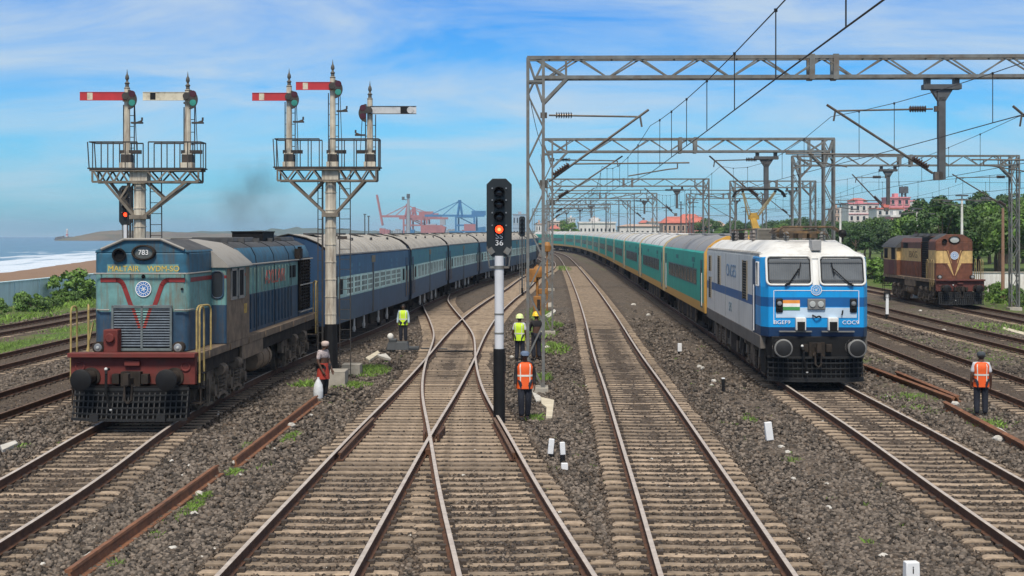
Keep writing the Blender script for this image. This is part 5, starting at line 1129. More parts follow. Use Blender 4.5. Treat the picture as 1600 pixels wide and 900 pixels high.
def doll(root, x, zb, ztop, s, zarm, L, kind):
    # one post on the platform with its arm (s: side the arm points to), spectacle, lamp and ladder
    mb = MB(); mb.cyl((x, 0, zb), (x, 0, ztop-.45), .105, .085, n=10); mb.box((x, 0, zb+.1), (.36, .36, .2)); mb.box((x, 0, zb+.42), (.28, .28, .12)); mb.box((x, 0, ztop-.85), (.22, .2, .06)); p = mb.build('doll_post', m_post, root, bevel=.006)
    f = MB(); finial(f, x, ztop); f.build('finial', mat('finial_grey', (.085, .08, .07), .6, 0, .3, 6), p)
    ir = MB(); ladder(ir, x, .20, zb, ztop-.95, .32); ir.box((x-.12*s, -.02, zb+.52), (.62, .10, .11)); ir.cyl((x-.3*s, -.05, zb+.5), (x-.24*s, -.05, zarm-.25), .012, n=6); ir.box((x-.30*s, -.02, zarm-.78), (.34, .14, .05)); ir.box((x, 0, zb+.3), (.30, .32, .28)); ir.tube([(x-.28*s, -.02, zarm-.78), (x-.45*s, -.02, zarm-.72), (x-.45*s, -.02, zarm-.62)], .03, 5)
    ir.build('ladder', m_irond, p, smooth=0)
    a = MB(); y = -.16; mi = {'red': 0, 'white': 1, 'grey': 2}[kind]; h = .235; x0 = x+s*.02; x1 = x+s*(L+.06)
    a.bb((x0, y-.012, zarm-h/2), (x1, y+.012, zarm+h/2), mi)
    for z in (zarm-h/2, zarm+h/2): a.box(((x0+x1)/2, y, z), (abs(x1-x0), .05, .018), 4 if kind == 'grey' else mi)
    arm = a.build('semaphore_arm', [m_ared, m_awht, m_agry, m_black, m_irond], p, smooth=0)
    st = MB()
    if kind == 'grey': st.bb((x+s*(L-.44), y-.018, zarm-h/2+.01), (x+s*(L-.16), y+.016, zarm+h/2-.01)); st.build('stripe', m_black, arm, smooth=0); q = MB(); q.cyl((x+s*(L-.13), y-.02, zarm), (x+s*(L-.13), y-.026, zarm), .105, n=20); q.build('stripe', m_agry, arm)
    elif kind == 'dot': pass
    else: st.bb((x+s*(L-.32), y-.018, zarm-h/2+.01), (x+s*(L-.16), y+.016, zarm+h/2-.01)); st.build('stripe', m_awht if kind == 'red' else m_black, arm, smooth=0)
    sp = MB(); c = (x-s*.26, zarm-.03)                            # spectacle casting on the other side of the post
    out = [(c[0]+.20*math.cos(t)*1.0, c[1]+.34*math.sin(t)) for t in np.linspace(-PI/2, PI/2, 12)]; out = [(x-s*.08, zarm+.12)]+[(x-s*(.09+.25*math.cos(t)), zarm-.10+.29*math.sin(t)) for t in np.linspace(PI/2, -PI/2, 14)]+[(x-s*.10, zarm-.2)]
    sp.ext(out, -.22, -.17, 'Y'); sp.cyl((x, -.24, zarm), (x, -.1, zarm), .10); sp.box((x-s*.10, -.2, zarm), (.3, .06, .22)); spo = sp.build('spectacle', m_irond, arm)
    for zc, m_, rr in ((zarm+.06, m_lred, .105), (zarm-.20, m_lgrn, .10)): g = MB(); xc = x-s*(.20); g.lathe([(rr, -.221), (rr*.9, -.232), (.01, -.236)], (xc, 0, zc), 18, 0, 'Y'); g.build('lens', m_ if s < 0 else m_lred, spo)
    return p
def bracket_signal(label, X, D, zp, tr, x0, x1, zr, dolls, brace_z, base_z=1.6, wpost=.175):
    t = thing('semaphore_signal', label, 'semaphore signal', (X, D, 0), 0, 'semaphore bracket signals')
    mb = MB(); mb.cyl((0, 0, base_z), (0, 0, zp-tr), wpost*1.05, wpost, n=8, off=PI/8); mb.bb((-.26, -.2, zp-tr-.04), (.26, .2, zp-.02))
    for z in np.arange(base_z+.3, zp-tr, .55): mb.cyl((0, 0, z), (0, 0, z+.03), wpost*1.12, n=8, off=PI/8)
    mb.build('post', m_post, t, smooth=20)
    b = MB(); b.cyl((0, 0, -.3), (0, 0, base_z), .25, .20, n=8, off=PI/8); b.box((.18, 0, 0), (.12, .3, .7)); b.build('post_base', m_black, t, smooth=20)
    tr_ = MB()
    for y in (-.30, .30):
        tr_.bar((x0, y, zp-.03), (x1, y, zp-.03), .07); tr_.bar((x0+.08, y, zp-tr), (x1-.08, y, zp-tr), .06); n = 6
        for side in ((x0+.1, -.28), (.28, x1-.1)):
            xs = np.linspace(side[0], side[1], 6)
            for i in range(5): tr_.bar((xs[i], y, zp-tr if i % 2 else zp-.04), (xs[i+1], y, zp-.04 if i % 2 else zp-tr), .045)
        for x in (x0+.08, x1-.08): tr_.bar((x, y, zp-tr), (x, y, zp), .05)
        for s, xe in ((-1, x0+.45), (1, x1-.45)):
            tr_.bar((xe, y, zp-tr), (s*.12, y*.4, brace_z), .075); m = ((xe+s*.12)/2+.0, (zp-tr+brace_z)/2); tr_.bar((s*.22, y*.8, zp-tr), (m[0], y*.7, m[1]), .055)
    tr_.bb((-.26, -.24, brace_z-.06), (.26, .24, brace_z+.06)); tr_.build('platform_truss', m_truss, t, smooth=0)
    fl = MB(); fl.bb((x0-.05, -.36, zp), (x1+.05, .36, zp+.04)); fl.build('platform', m_irond, t)
    rl = MB()
    for y in (-.34, .34):
        for a, b_ in ((x0, x0+(x1-x0)*.43), (x0+(x1-x0)*.53, x1)):
            rl.tube([(a, y, zr), (b_, y, zr)], .022, 5)
            for x in np.linspace(a, b_, 5): rl.bar((x, y, zp), (x-(.05 if x < 0 and x == a else 0), y, zr), .028)
    for x in (x0, x1): rl.bar((x, -.34, zr), (x, .34, zr), .03); rl.bar((x, 0, zp), (x, 0, zr), .025)
    rl.build('railing', m_irond, t, smooth=0)
    ld = MB(); ladder(ld, .42, .22, -.2, zp, .34, .1); ladder(ld, -.36, .25, 0, zp-.3, .16); ld.cyl((-.26, -.12, .2), (-.26, -.12, zp), .015, n=5); ld.box((.35, .1, zp-2.2), (.3, .1, .1)); ld.build('ladder', m_irond, t, smooth=0)
    for d in dolls: doll(t, *d)
    return t
bracket_signal('semaphore bracket signal with two posts, rising behind the blue diesel locomotive', -11.1, 42, 6.37, .38, -1.41, 1.89, 7.17, [(-.38, 6.37, 9.27, -1, 8.54, 1.30, 'red'), (1.43, 6.37, 9.2, -1, 8.54, 1.24, 'white')], 4.95)
s2 = bracket_signal('semaphore bracket signal with three posts, standing beside the first blue coach', -5.74, 44.6, 6.53, .40, -1.72, 1.54, 7.44, [(-1.32, 6.53, 9.6, -1, 8.78, 1.08, 'red'), (.06, 6.53, 9.88, -1, 9.12, 1.08, 'red'), (1.24, 6.53, 9.2, 1, 8.36, 1.42, 'grey')], 5.05)
rb = MB(); rb.cyl((.0, 0, 0), (.0, 0, 1.2), .02)
# ------------------------------------------------------------------ colour-light signals
def colour_light(label, X, D, zb, zt, w, post, zlamp, base_z=None, letters=None, small=False, on=True):
    t = thing('colour_light_signal', label, 'light signal', (X, D, gz(D)), 0)
    hw = w/2; c = .14*w/.6; mb = MB(); o = [(-hw, zb+.55*hw), (-hw*.6, zb), (hw*.6, zb), (hw, zb+.55*hw), (hw, zt-c), (hw-c, zt), (-hw+c, zt), (-hw, zt-c)]
    mb.ext(o, -.03, .03, 'Y'); mb.bb((-.2*w/.6, .03, zb+.4), (.2*w/.6, .30, zt-.2)); hd = mb.build('signal_head', mat('signal_black', (.010, .013, .015), .45, 0, .15, 4), t, bevel=.01)
    for i, z in enumerate(zlamp):
        lit = on and i == len(zlamp)-1; r = .095*w/.6
        b = MB(); b.lathe([(r*1.25, .0), (r*1.25, -.08), (r*1.12, -.08), (r*1.12, -.02), (.01, -.01)], (0, -.03, z), 20, 0, 'Y'); bo = b.build('lamp_housing', m_black, hd)
        v = MB(); n = 12; R0 = r*1.35; vs = []; fs = []
        for k in range(n+1):
            a = PI*(-.08+1.16*k/n); ln = .30*w/.6*(.35+.65*math.sin(max(0, min(PI, a)))); vs += [(R0*math.cos(a), -.03, z+R0*math.sin(a)), (R0*math.cos(a)*1.02, -.05-ln, z+R0*math.sin(a)*1.02), ((R0-.012)*math.cos(a), -.05-ln, z+(R0-.012)*math.sin(a)), ((R0-.012)*math.cos(a), -.03, z+(R0-.012)*math.sin(a))]
        for k in range(n):
            for q in range(4): fs.append((4*k+q, 4*k+(q+1) % 4, 4*k+4+(q+1) % 4, 4*k+4+q))
        v.add(vs, fs); v.build('visor', m_black, bo)
        l = MB(); l.lathe([(r, -.04), (r*.7, -.055), (.01, -.06)], (0, -.03, z), 20, 0, 'Y')
        l.build('lens', mat('lamp_lit_red', (.8, .10, .04), .3, emit=(1, .055, .015, 3.0)) if lit else mat('lamp_unlit', (.045, .035, .038), .15), bo)
        if lit and not small: g = MB(); g.lathe([(r*.42, -.062), (.01, -.068)], (0, -.03, z), 16, 0, 'Y'); g.build('bulb', mat('lamp_bulb', (1, .5, .2), .3, emit=(1, .22, .06, 3.0)), bo)
        bt = MB()
        for dx in (-hw*.55, hw*.55): bt.cyl((dx, -.03, z+.1), (dx, -.06, z+.1), .02, n=8)
        bt.build('bolt', m_chrome, hd)
    if letters:
        for k, tx in enumerate(letters): lettering(tx, .19, m_wtext, hd, (0, -.034, zb+.34-.165*k+.16), sx=1.1)
    p = MB(); bz = base_z or .3; p.cyl((0, .0, bz), (0, .0, zb+.02), post, n=16)
    p.build('post', m_galvd if not on else mat('signal_post_white', (.60, .61, .64), .5, 0, .06, 2, dirt=(.38, .38, .38), damt=.4, streak=True), t)
    q = MB(); q.cyl((0, 0, -.3), (0, 0, bz), post*1.28, n=16); q.box((post*1.2, -.02, bz-.35), (.06, .12, .4)); q.build('post_base', m_black, t)
    if not small:
        k = MB(); k.box((0, 0, zb-.26), (.5, .05, .05)); k.cyl((0, 0, zb-.30), (0, 0, zb-.22), post*1.15, n=14)
        for z in (2.45, 1.98): k.cyl((0, 0, z), (0, 0, z+.04), post*1.06, n=14)
        for s in (-1, 1): k.tube([(s*.24, -.03, zb-.24), (s*.30, -.03, zb+.25)], .016, 5); k.box((s*.2, -.05, zb+.14), (.14, .08, .16), ry=s*.6)
        k.build('bracket', m_galv, t)
    else:
        k = MB(); ladder(k, 0, .15, 0, zb, .36)
        for s in (-1, 1): k.bar((s*.16, 0, zb), (s*.12, 0, zb-1.2), .04)
        k.build('ladder', m_galv, t)
    return t
colour_light('tall light signal glowing red on a white and black post between the crossing tracks', -.315, 34.6, 3.88, 5.80, .62, .112, (5.46, 5.17, 4.86, 4.55), 1.62, ('SS', '36'))
colour_light('small light signal glowing red under the two-post semaphore behind the blue locomotive', -17.0, 62, 4.85, 6.6, .60, .1, (6.3, 5.97, 5.64, 5.32), 1.0, None, True)
colour_light('unlit dark light signal far ahead beside the gantry masts', .75, 104, 4.2, 5.7, .46, .06, (5.4, 5.1, 4.8, 4.5), .4, None, True, False)

# ------------------------------------------------------------------ people
m_skin = mat('skin', (.085, .043, .027), .55, 0, .08, 6)
m_navyc = mat('navy_trousers', (.012, .014, .024), .85, 0, .3, 8, bump=.3, bscale=14)
m_blackc = mat('black_cloth', (.014, .013, .015), .85, 0, .3, 8)
m_whitec = mat('white_shirt', (.50, .51, .54), .8, 0, .1, 8, bump=.3, bscale=14)
m_vo = mat('vest_orange', (.78, .105, .012), .65, 0, .1, 7, bump=.25, bscale=14)
m_vy = mat('vest_yellow_green', (.56, .80, .03), .65, 0, .1, 7, bump=.25, bscale=14)
m_refl = mat('reflective_tape', (.68, .66, .60), .4)
m_hair = mat('black_hair', (.010, .009, .009), .7)
m_shoe = mat('shoe_black', (.012, .011, .011), .5)
def skin_obj(name, pts, edges, rad, m, parent, sub=2, root=0):
    me = bpy.data.meshes.new(name); me.from_pydata(pts, edges, []); o = bpy.data.objects.new('tmp_skin', me); COL.objects.link(o)
    o.modifiers.new('s', 'SKIN'); 
    for i, r in enumerate(rad): me.skin_vertices[0].data[i].radius = r if hasattr(r, '__len__') else (r, r); me.skin_vertices[0].data[i].use_root = (i == root)
    su = o.modifiers.new('u', 'SUBSURF'); su.levels = sub; su.render_levels = sub
    bpy.context.view_layer.update()
    nm = bpy.data.meshes.new_from_object(o.evaluated_get(bpy.context.evaluated_depsgraph_get())); bpy.data.objects.remove(o)
    nm.name = name; nm.materials.clear(); nm.materials.append(m); nm.polygons.foreach_set('use_smooth', [True]*len(nm.polygons))
    r = bpy.data.objects.new(name, nm); return link(r, parent)
def person(label, X, D, rz, H=1.70, pose=None, top='vest', vest=None, shirt=None, trousers=None, hat=None, z=None, wrap=None, bag=False):
    # the figure faces -Y before it is turned; joints in metres for a 1.70 m body
    J = dict(pel=(0, 0, .93), sp=(0, .0, 1.12), ch=(0, .01, 1.31), nk=(0, .015, 1.45), hb=(0, .0, 1.53), hm=(0, -.012, 1.60), ht=(0, -.005, 1.665),
             sl=(-.175, .01, 1.385), el=(-.235, .03, 1.11), wl=(-.25, -.04, .87), sr=(.175, .01, 1.385), er=(.235, .03, 1.11), wr=(.25, -.04, .87),
             hl=(-.09, 0, .90), kl=(-.105, -.025, .50), al=(-.11, .02, .09), tl=(-.125, -.15, .035), hr=(.09, 0, .90), kr=(.105, -.025, .50), ar=(.11, .02, .09), tr=(.125, -.15, .035))
    J.update(pose or {}); k = H/1.70; J = {n: Vector(p)*k for n, p in J.items()}
    t = thing('person', label, 'person', (X, D, -.235 if z is None else z), rz)
    rad = dict(pel=.125, sp=.115, ch=.14, nk=.058, hb=.068, hm=(.080, .098), ht=.062, sl=.062, el=.044, wl=.031, sr=.062, er=.044, wr=.031, hl=.092, kl=.062, al=.042, tl=.035, hr=.092, kr=.062, ar=.042, tr=.035)
    names = list(J); E = [('pel', 'sp'), ('sp', 'ch'), ('ch', 'nk'), ('nk', 'hb'), ('hb', 'hm'), ('hm', 'ht'), ('ch', 'sl'), ('sl', 'el'), ('el', 'wl'), ('ch', 'sr'), ('sr', 'er'), ('er', 'wr'), ('pel', 'hl'), ('hl', 'kl'), ('kl', 'al'), ('al', 'tl'), ('pel', 'hr'), ('hr', 'kr'), ('kr', 'ar'), ('ar', 'tr')]
    pts = [J[n] for n in names]; rd = [rad[n] if hasattr(rad[n], '__len__') else rad[n]*(.97+.03*k) for n in names]; idx = {n: i for i, n in enumerate(names)}; ed = [(idx[a], idx[b]) for a, b in E]
    for s, w, e in ((-1, 'wl', 'el'), (1, 'wr', 'er')):              # palm, four fingers of unequal length, thumb from the side of the palm
        d = (J[w]-J[e]).normalized(); fw = Vector((0, -1, 0)); pm = J[w]+d*.075*k; pts.append(pm); rd.append((.030, .040)); pi = len(pts)-1; ed.append((idx[w], pi))
        for q, ln in enumerate((.060, .072, .066, .050)):
            off = fw*(.027-.018*q); a = pm+off+d*.03; b = a+d*ln*.55+Vector((-s*.012, -.004, 0)); c = b+d*ln*.45+Vector((-s*.022, -.006, 0)); i0 = len(pts); pts += [a, b, c]; rd += [.0095, .009, .0075]; ed += [(pi, i0), (i0, i0+1), (i0+1, i0+2)]
        a = J[w]+d*.035+fw*.034; b = a+d*.035+fw*.018; c = b+d*.030+fw*.002+Vector((-s*.01, 0, 0)); i0 = len(pts); pts += [a, b, c]; rd += [.012, .0105, .009]; ed += [(idx[w], i0), (i0, i0+1), (i0+1, i0+2)]
    i0 = len(pts); pts += [J['hm']+Vector((0, -.105, -.022))*k]; rd += [.014]; ed += [(idx['hm'], i0)]
    body = skin_obj('body', pts, ed, rd, m_skin, t, 2)
    hm = J['hm']; ey = MB()
    for s in (-1, 1): ey.sph(hm+Vector((s*.033, -.083, .008))*k, .011*k, 0, 8, 5); ey.box(hm+Vector((s*.033, -.089, .030))*k, (.034*k, .012, .007), 1)
    ey.box(hm+Vector((0, -.086, -.060))*k, (.042*k, .012, .008), 2); ey.build('face_features', [m_black, m_hair, mat('lips', (.10, .035, .03), .5)], body)
    er = MB()
    for s in (-1, 1): er.sph(hm+Vector((s*.084, .01, -.005))*k, (.014, .022, .034), 0, 8, 5)
    er.build('ear', m_skin, body)
    def sub(name, ns, es, grow, m, par=t, over={}): 
        ii = {n: i for i, n in enumerate(ns)}; rr = [over.get(n, (rad[n] if not hasattr(rad[n], '__len__') else rad[n][0])+grow) for n in ns]
        return skin_obj(name, [J[n] for n in ns], [(ii[a], ii[b]) for a, b in es], rr, m, par, 2)
    sub('trousers', ['pel', 'sp2', 'hl', 'kl', 'al2', 'hr', 'kr', 'ar2'] if False else ['pel', 'hl', 'kl', 'al', 'hr', 'kr', 'ar'], [('pel', 'hl'), ('hl', 'kl'), ('kl', 'al'), ('pel', 'hr'), ('hr', 'kr'), ('kr', 'ar')], .016, trousers or m_navyc, over=dict(pel=.150, al=.072, ar=.072, kl=.088, kr=.088, hl=.112, hr=.112))
    J['ul'] = J['sl'].lerp(J['el'], .85); J['ur'] = J['sr'].lerp(J['er'], .85); rad['ul'] = rad['ur'] = .05
    if shirt: sub('shirt', ['sp', 'ch', 'nk', 'sl', 'ul', 'sr', 'ur'] if shirt[1] == 'short' else ['sp', 'ch', 'nk', 'sl', 'el', 'wl', 'sr', 'er', 'wr'], [('sp', 'ch'), ('ch', 'nk'), ('ch', 'sl'), ('ch', 'sr')]+([('sl', 'ul'), ('sr', 'ur')] if shirt[1] == 'short' else [('sl', 'el'), ('el', 'wl'), ('sr', 'er'), ('er', 'wr')]), .012, shirt[0], over=dict(nk=.062, sp=.135, sl=.074, sr=.074))
    if vest:
        v = MB(); rings = []
        for zf, w_, d_ in ((.80, .205, .150), (.90, .202, .150), (1.0, .192, .144), (1.12, .186, .142), (1.25, .196, .15), (1.34, .205, .145), (1.40, .185, .118), (1.445, .115, .088)):
            c = J['sp'].lerp(J['ch'], (zf-1.12*1)/(.19)) if False else (J['pel'].lerp(J['ch'], (zf-.93)/.38)); rings.append([(c.x+w_*k*math.copysign(abs(math.cos(a))**.75, math.cos(a)), c.y+d_*k*math.copysign(abs(math.sin(a))**.8, math.sin(a))+.005, c.z if zf < 1.31 else J['ch'].z+(zf-1.31)*k) for a in [2*PI*i/20 for i in range(20)]])
        v.loft(rings); vo = v.build('vest', vest, t, smooth=60)
        tp = MB()
        def pt(zf, a, g=.008):
            i = min(len(rings)-2, max(0, sum(1 for r in (.80, .90, 1.0, 1.12, 1.25, 1.34, 1.40) if r <= zf)-1)); z_ = (.80, .90, 1.0, 1.12, 1.25, 1.34, 1.40, 1.445); u = (zf-z_[i])/(z_[i+1]-z_[i]); q = a/(2*PI)*20; j = int(q) % 20; f = q-int(q)
            A = Vector(rings[i][j]).lerp(Vector(rings[i][(j+1) % 20]), f); B = Vector(rings[i+1][j]).lerp(Vector(rings[i+1][(j+1) % 20]), f); p_ = A.lerp(B, u); c = Vector((0, 0, p_.z)); o_ = Vector((p_.x, p_.y, 0)); return p_+o_.normalized()*g*.9
        for zf in ((1.12,) if vest is m_vo else (1.06,)):
            for i in range(40): a, b = 2*PI*i/40, 2*PI*(i+1)/40; tp.add([pt(zf-.022, a), pt(zf-.022, b), pt(zf+.022, b), pt(zf+.022, a)], [(0, 1, 2, 3)])
        for a0 in (1.05, 2.09, -1.05, -2.09):
            for i in range(8): z0, z1 = .84+.56*i/8+.0, .84+.56*(i+1)/8; a = a0 % (2*PI); tp.add([pt(z0, a-.075), pt(z0, a+.075), pt(z1, a+.075), pt(z1, a-.075)], [(0, 1, 2, 3)])
        tp.build('reflective_stripe', m_refl, vo, smooth=0)
    h = hm
    if hat:
        mb = MB(); kind, hm_ = hat
        if kind == 'helmet': mb.lathe([(.155*k, .025), (.145*k, .045), (.138*k, .09), (.115*k, .145), (.07*k, .182), (.005, .195)], (h.x, h.y+.005, h.z-.01), 20); mb.box((h.x, h.y-.12*k, h.z+.032), (.16*k, .09, .014)); mb.box((h.x, h.y, h.z+.165), (.03, .2*k, .02))
        elif kind == 'cap': mb.lathe([(.108*k, .012), (.112*k, .05), (.098*k, .09), (.06*k, .112), (.005, .118)], (h.x, h.y+.008, h.z), 18); mb.box((h.x, h.y-.125*k, h.z+.022), (.15*k, .10, .014), rx=.15)
        elif kind == 'wrap': mb.lathe([(.10*k, -.02), (.118*k, .02), (.118*k, .07), (.09*k, .11), (.01, .125)], (h.x, h.y+.012, h.z), 16)
        mb.build('helmet' if kind == 'helmet' else ('cap' if kind == 'cap' else 'head_wrap'), hm_, t, smooth=60)
        if kind != 'wrap': q = MB(); q.sph((h.x, h.y+.018, h.z-.005), (.089*k, .095*k, .10*k), 0, 12, 8); q.v = [p for p in q.v]; hb = q.build('hair', m_hair, body); hb.location = (0, .012, .012)
    else: q = MB(); q.sph((h.x, h.y+.022, h.z+.022), (.089*k, .098*k, .095*k), 0, 14, 8); q.build('hair', m_hair, body)
    for s, a, b in ((-1, 'al', 'tl'), (1, 'ar', 'tr')): mb = MB(); d = (J[b]-J[a]); c = J[a].lerp(J[b], .48); mb.sph((c.x, c.y, max(.045, c.z-.012)), (.048, .142, .05), 0, 10, 6); sh = mb.build('shoe', m_shoe, t)
    if wrap: mb = MB(); mb.loft([[(J['pel'].x+a_*math.cos(q), J['pel'].y+b_*math.sin(q), zf*k) for q in [2*PI*i/18 for i in range(18)]] for zf, a_, b_ in ((.58, .205, .18), (.7, .20, .175), (.85, .19, .155), (1.0, .165, .14), (1.05, .15, .13))]); mb.build('skirt_wrap', wrap, t, smooth=60)
    return t
walk = dict(kl=(-.095, -.10, .52), al=(-.085, -.05, .11), tl=(-.09, -.21, .05), kr=(.085, .0, .50), ar=(.075, .14, .10), tr=(.08, .0, .035), er=(.235, .06, 1.12), wr=(.235, .0, .88), el=(-.225, .0, 1.11), wl=(-.24, -.10, .89))
x, d = at(820, 658, -.235); person('man in orange vest and blue cap walking toward the camera beside the tall light signal', x, d, R(4), 1.74, walk, vest=m_vo, shirt=(m_blackc, 'long'), hat=('cap', mat('cap_blue_grey', (.10, .14, .22), .8)))
x, d = at(1533, 652, -.235); person('man in orange vest with white sleeves and grey cap, seen from behind', x, d, R(172), 1.66, dict(hl=(-.085, 0, .9), kl=(-.10, -.02, .5), al=(-.10, .02, .09)), vest=m_vo, shirt=(m_whitec, 'short'), hat=('cap', mat('cap_grey', (.045, .055, .065), .8)))
x, d = at(630, 536, -.235); person('man in yellow-green vest standing beside the second blue coach', x, d, R(-3), 1.66, None, vest=m_vy, shirt=(mat('pale_blue_shirt', (.36, .46, .54), .8), 'long'))
x, d = at(812, 566, -.235); person('worker in yellow-green vest and pale helmet, back turned, beside the mast', x, d, R(165), 1.70, dict(er=(.25, .02, 1.12), wr=(.27, -.08, .92)), vest=m_vy, shirt=(m_whitec, 'short'), hat=('helmet', mat('helmet_pale_green', (.62, .72, .30), .4)))
x, d = at(838, 563, -.235); person('worker in dark clothes with a bright yellow helmet behind the gantry mast legs', x, d, R(200), 1.74, dict(er=(.22, -.10, 1.14), wr=(.13, -.28, 1.08), el=(-.22, -.08, 1.14), wl=(-.14, -.27, 1.06)), shirt=(m_blackc, 'long'), hat=('helmet', mat('helmet_yellow', (.80, .50, .015), .35)))
x, d = at(505, 622, -.235); person('porter in pale checked shirt and red waist cloth holding a white sack', x, d, R(60), 1.62, dict(er=(.22, -.04, 1.1), wr=(.20, -.16, .86), el=(-.23, .02, 1.1), wl=(-.20, -.12, .84), ch=(0, -.02, 1.30), nk=(0, -.03, 1.44), hb=(0, -.06, 1.52), hm=(0, -.085, 1.585), ht=(0, -.08, 1.65)), shirt=(mat('pale_check_shirt', (.42, .36, .36), .85, 0, .35, 22), 'short'), trousers=m_blackc, hat=('wrap', mat('head_cloth', (.50, .40, .36), .85)), wrap=mat('red_cloth', (.33, .035, .02), .8, 0, .25, 9))
px, pd = x, d
sk = MB(); sk.loft([[(.13*a_*math.cos(q), .10*a_*math.sin(q)*(1+.1*math.sin(3*q)), zf) for q in [2*PI*i/14 for i in range(14)]] for zf, a_ in ((0, .8), (.06, 1.05), (.25, 1.08), (.42, .92), (.52, .55), (.60, .22), (.63, .26))])
o = sk.build('sack', mat('sack_white', (.62, .64, .66), .7, 0, .12, 9, bump=.5, bscale=9), smooth=60); o.location = (px-.10, pd-.30, -.24); tag(o, 'white plastic sack held at the porter\'s feet', 'sack')
# ------------------------------------------------------------------ loose rails, footings, markers and debris
def spare_rail(label, a, b, z=-.17):
    A, B = Vector((*a, z)), Vector((*b, z)); L = (B-A).length; rz = -math.atan2(B.x-A.x, B.y-A.y); mb = MB()
    prof = [(-.085, 0), (.085, 0), (.085, .018), (.014, .034), (.014, .13), (.042, .14), (.042, .172), (-.042, .172), (-.042, .14), (-.014, .13), (-.014, .034), (-.085, .018)]
    mb.ext([(x*1.25, z_*1.2) for x, z_ in prof], 0, L, 'Y'); o = mb.build('loose_rail', m_spare, smooth=0); o.location = (*a, z-.06); o.rotation_euler = (0, R(-14), rz); return tag(o, label, 'loose rail', 'rusty spare rails lying beside the tracks')
def wpt(x, y, z=-.22): return at(x, y, z)
spare_rail('rusty spare rail lying nearest the camera, running out of the bottom left edge', wpt(112, 912), wpt(342, 742))
spare_rail('rusty spare rail lying between the blue locomotive and the crossing tracks, ending at the porter', wpt(370, 730), wpt(497, 629))
spare_rail('rusty spare rail lying behind the electric locomotive nose, with a second one against it', wpt(1492, 632), wpt(1352, 578))
spare_rail('shorter rusty spare rail pressed against the longer one right of the electric locomotive', tuple(Vector(wpt(1487, 630))+Vector((.24, .1))), tuple(Vector(wpt(1392, 589))+Vector((.22, 0))))
spare_rail('rusty spare rail lying in front of the man with the grey cap', wpt(1606, 708), wpt(1478, 638))
def block(label, x, y, w, d, h, name='concrete_block', m=None, rz=0.0, dz=0.0):
    X, D = at(x, y, -.245); mb = MB(); mb.box((0, 0, h/2-.1), (w, d, h+.2), tx=.97, ty=.97); mb.box((0, 0, h+.002), (w*.99, d*.99, .03)); o = mb.build(name, m or m_conc, bevel=.02); o.location = (X, D, -.245+dz); o.rotation_euler = (0, 0, rz); return tag(o, label, 'concrete block')
block('concrete block at the foot of the three-post semaphore, nearer one', 528, 602, .55, .9, .46)
block('concrete block at the foot of the three-post semaphore, farther one by the green weeds', 550, 586, .62, .8, .36)
def slab(label, pts, z, m, name='broken_slab', h=.08, cat='broken slab'):
    w = [at(x, y, z) for x, y in pts]; c = (sum(p[0] for p in w)/len(w), sum(p[1] for p in w)/len(w)); mb = MB(); mb.ext([(p[0]-c[0], p[1]-c[1]) for p in w], 0, h, 'Z'); o = mb.build(name, m, bevel=.012); o.location = (*c, z-h*.5); return tag(o, label, cat)
m_slab = mat('cream_slab', (.58, .52, .40), .85, 0, .15, 4, dirt=(.3, .25, .18), damt=.5)
slab('cream slab fragment standing in the ballast right of the walking man', [(845, 622), (866, 627), (863, 652), (853, 652), (854, 638), (846, 632)], -.17, m_slab)
slab('pale cloth scrap lying beside the cream slab fragment', [(831, 613), (842, 618), (850, 626), (838, 628)], -.2, m_pale, 'cloth_scrap', .06, 'scrap')
slab('long pale concrete piece lying beyond the weeds by the semaphore', [(571, 561), (590, 550), (594, 553), (577, 565)], -.18, m_slab, 'concrete_piece', .12, 'concrete piece')
slab('shorter pale concrete piece lying against the long one', [(589, 556), (603, 554), (611, 562), (604, 561), (594, 558)], -.18, m_pale, 'concrete_piece', .10, 'concrete piece')
slab('pale concrete piece lying by the mast row beyond the workers', [(851, 494), (866, 483), (869, 486), (858, 497)], -.18, m_pale, 'concrete_piece', .14, 'concrete piece')
slab('grey concrete lid lying by the mast row farther up the line', [(852, 473), (864, 472), (865, 479), (853, 480)], -.16, m_conc, 'concrete_piece', .15, 'concrete piece')
slab('white concrete strip lying on the ballast at the far right', [(1552, 668), (1565, 672), (1590, 690), (1600, 698), (1590, 699), (1570, 684)], -.2, m_pale, 'concrete_strip', .08, 'concrete strip')
slab('pale broken sleeper lying on the far left ballast', [(0, 699), (24, 691), (28, 695), (4, 706)], -.19, m_pale, 'broken_sleeper', .1, 'broken sleeper')
slab('narrow pale board lying by the weeds near the empty far track', [(1568, 512), (1600, 520), (1600, 524), (1566, 515)], -.2, m_slab, 'board', .08, 'board')
X, D = at(622, 548, -.245); mb = MB(); mb.box((0, 0, .2), (.95, .6, .34), tx=.8, ty=.8); mb.box((-.2, -.1, .42), (.3, .3, .14)); mb.box((.5, 0, .1), (.7, .2, .14)); mb.cyl((.9, 0, .1), (2.0, -.1, .08), .03)
o = mb.build('point_motor', mat('motor_grey', (.05, .055, .06), .6, 0, .2, 4), bevel=.04); o.location = (X, D, -.245); tag(o, 'dark grey point motor with a white cap in the ballast by the crossing', 'point motor')
mb = MB(); mb.sph((0, 0, .13), (.13, .12, .14), 0, 12, 8); o = mb.build('white_lamp', m_white); o.location = (X-.32, D+.1, .19); tag(o, 'white round lamp sitting on the dark point motor', 'lamp')
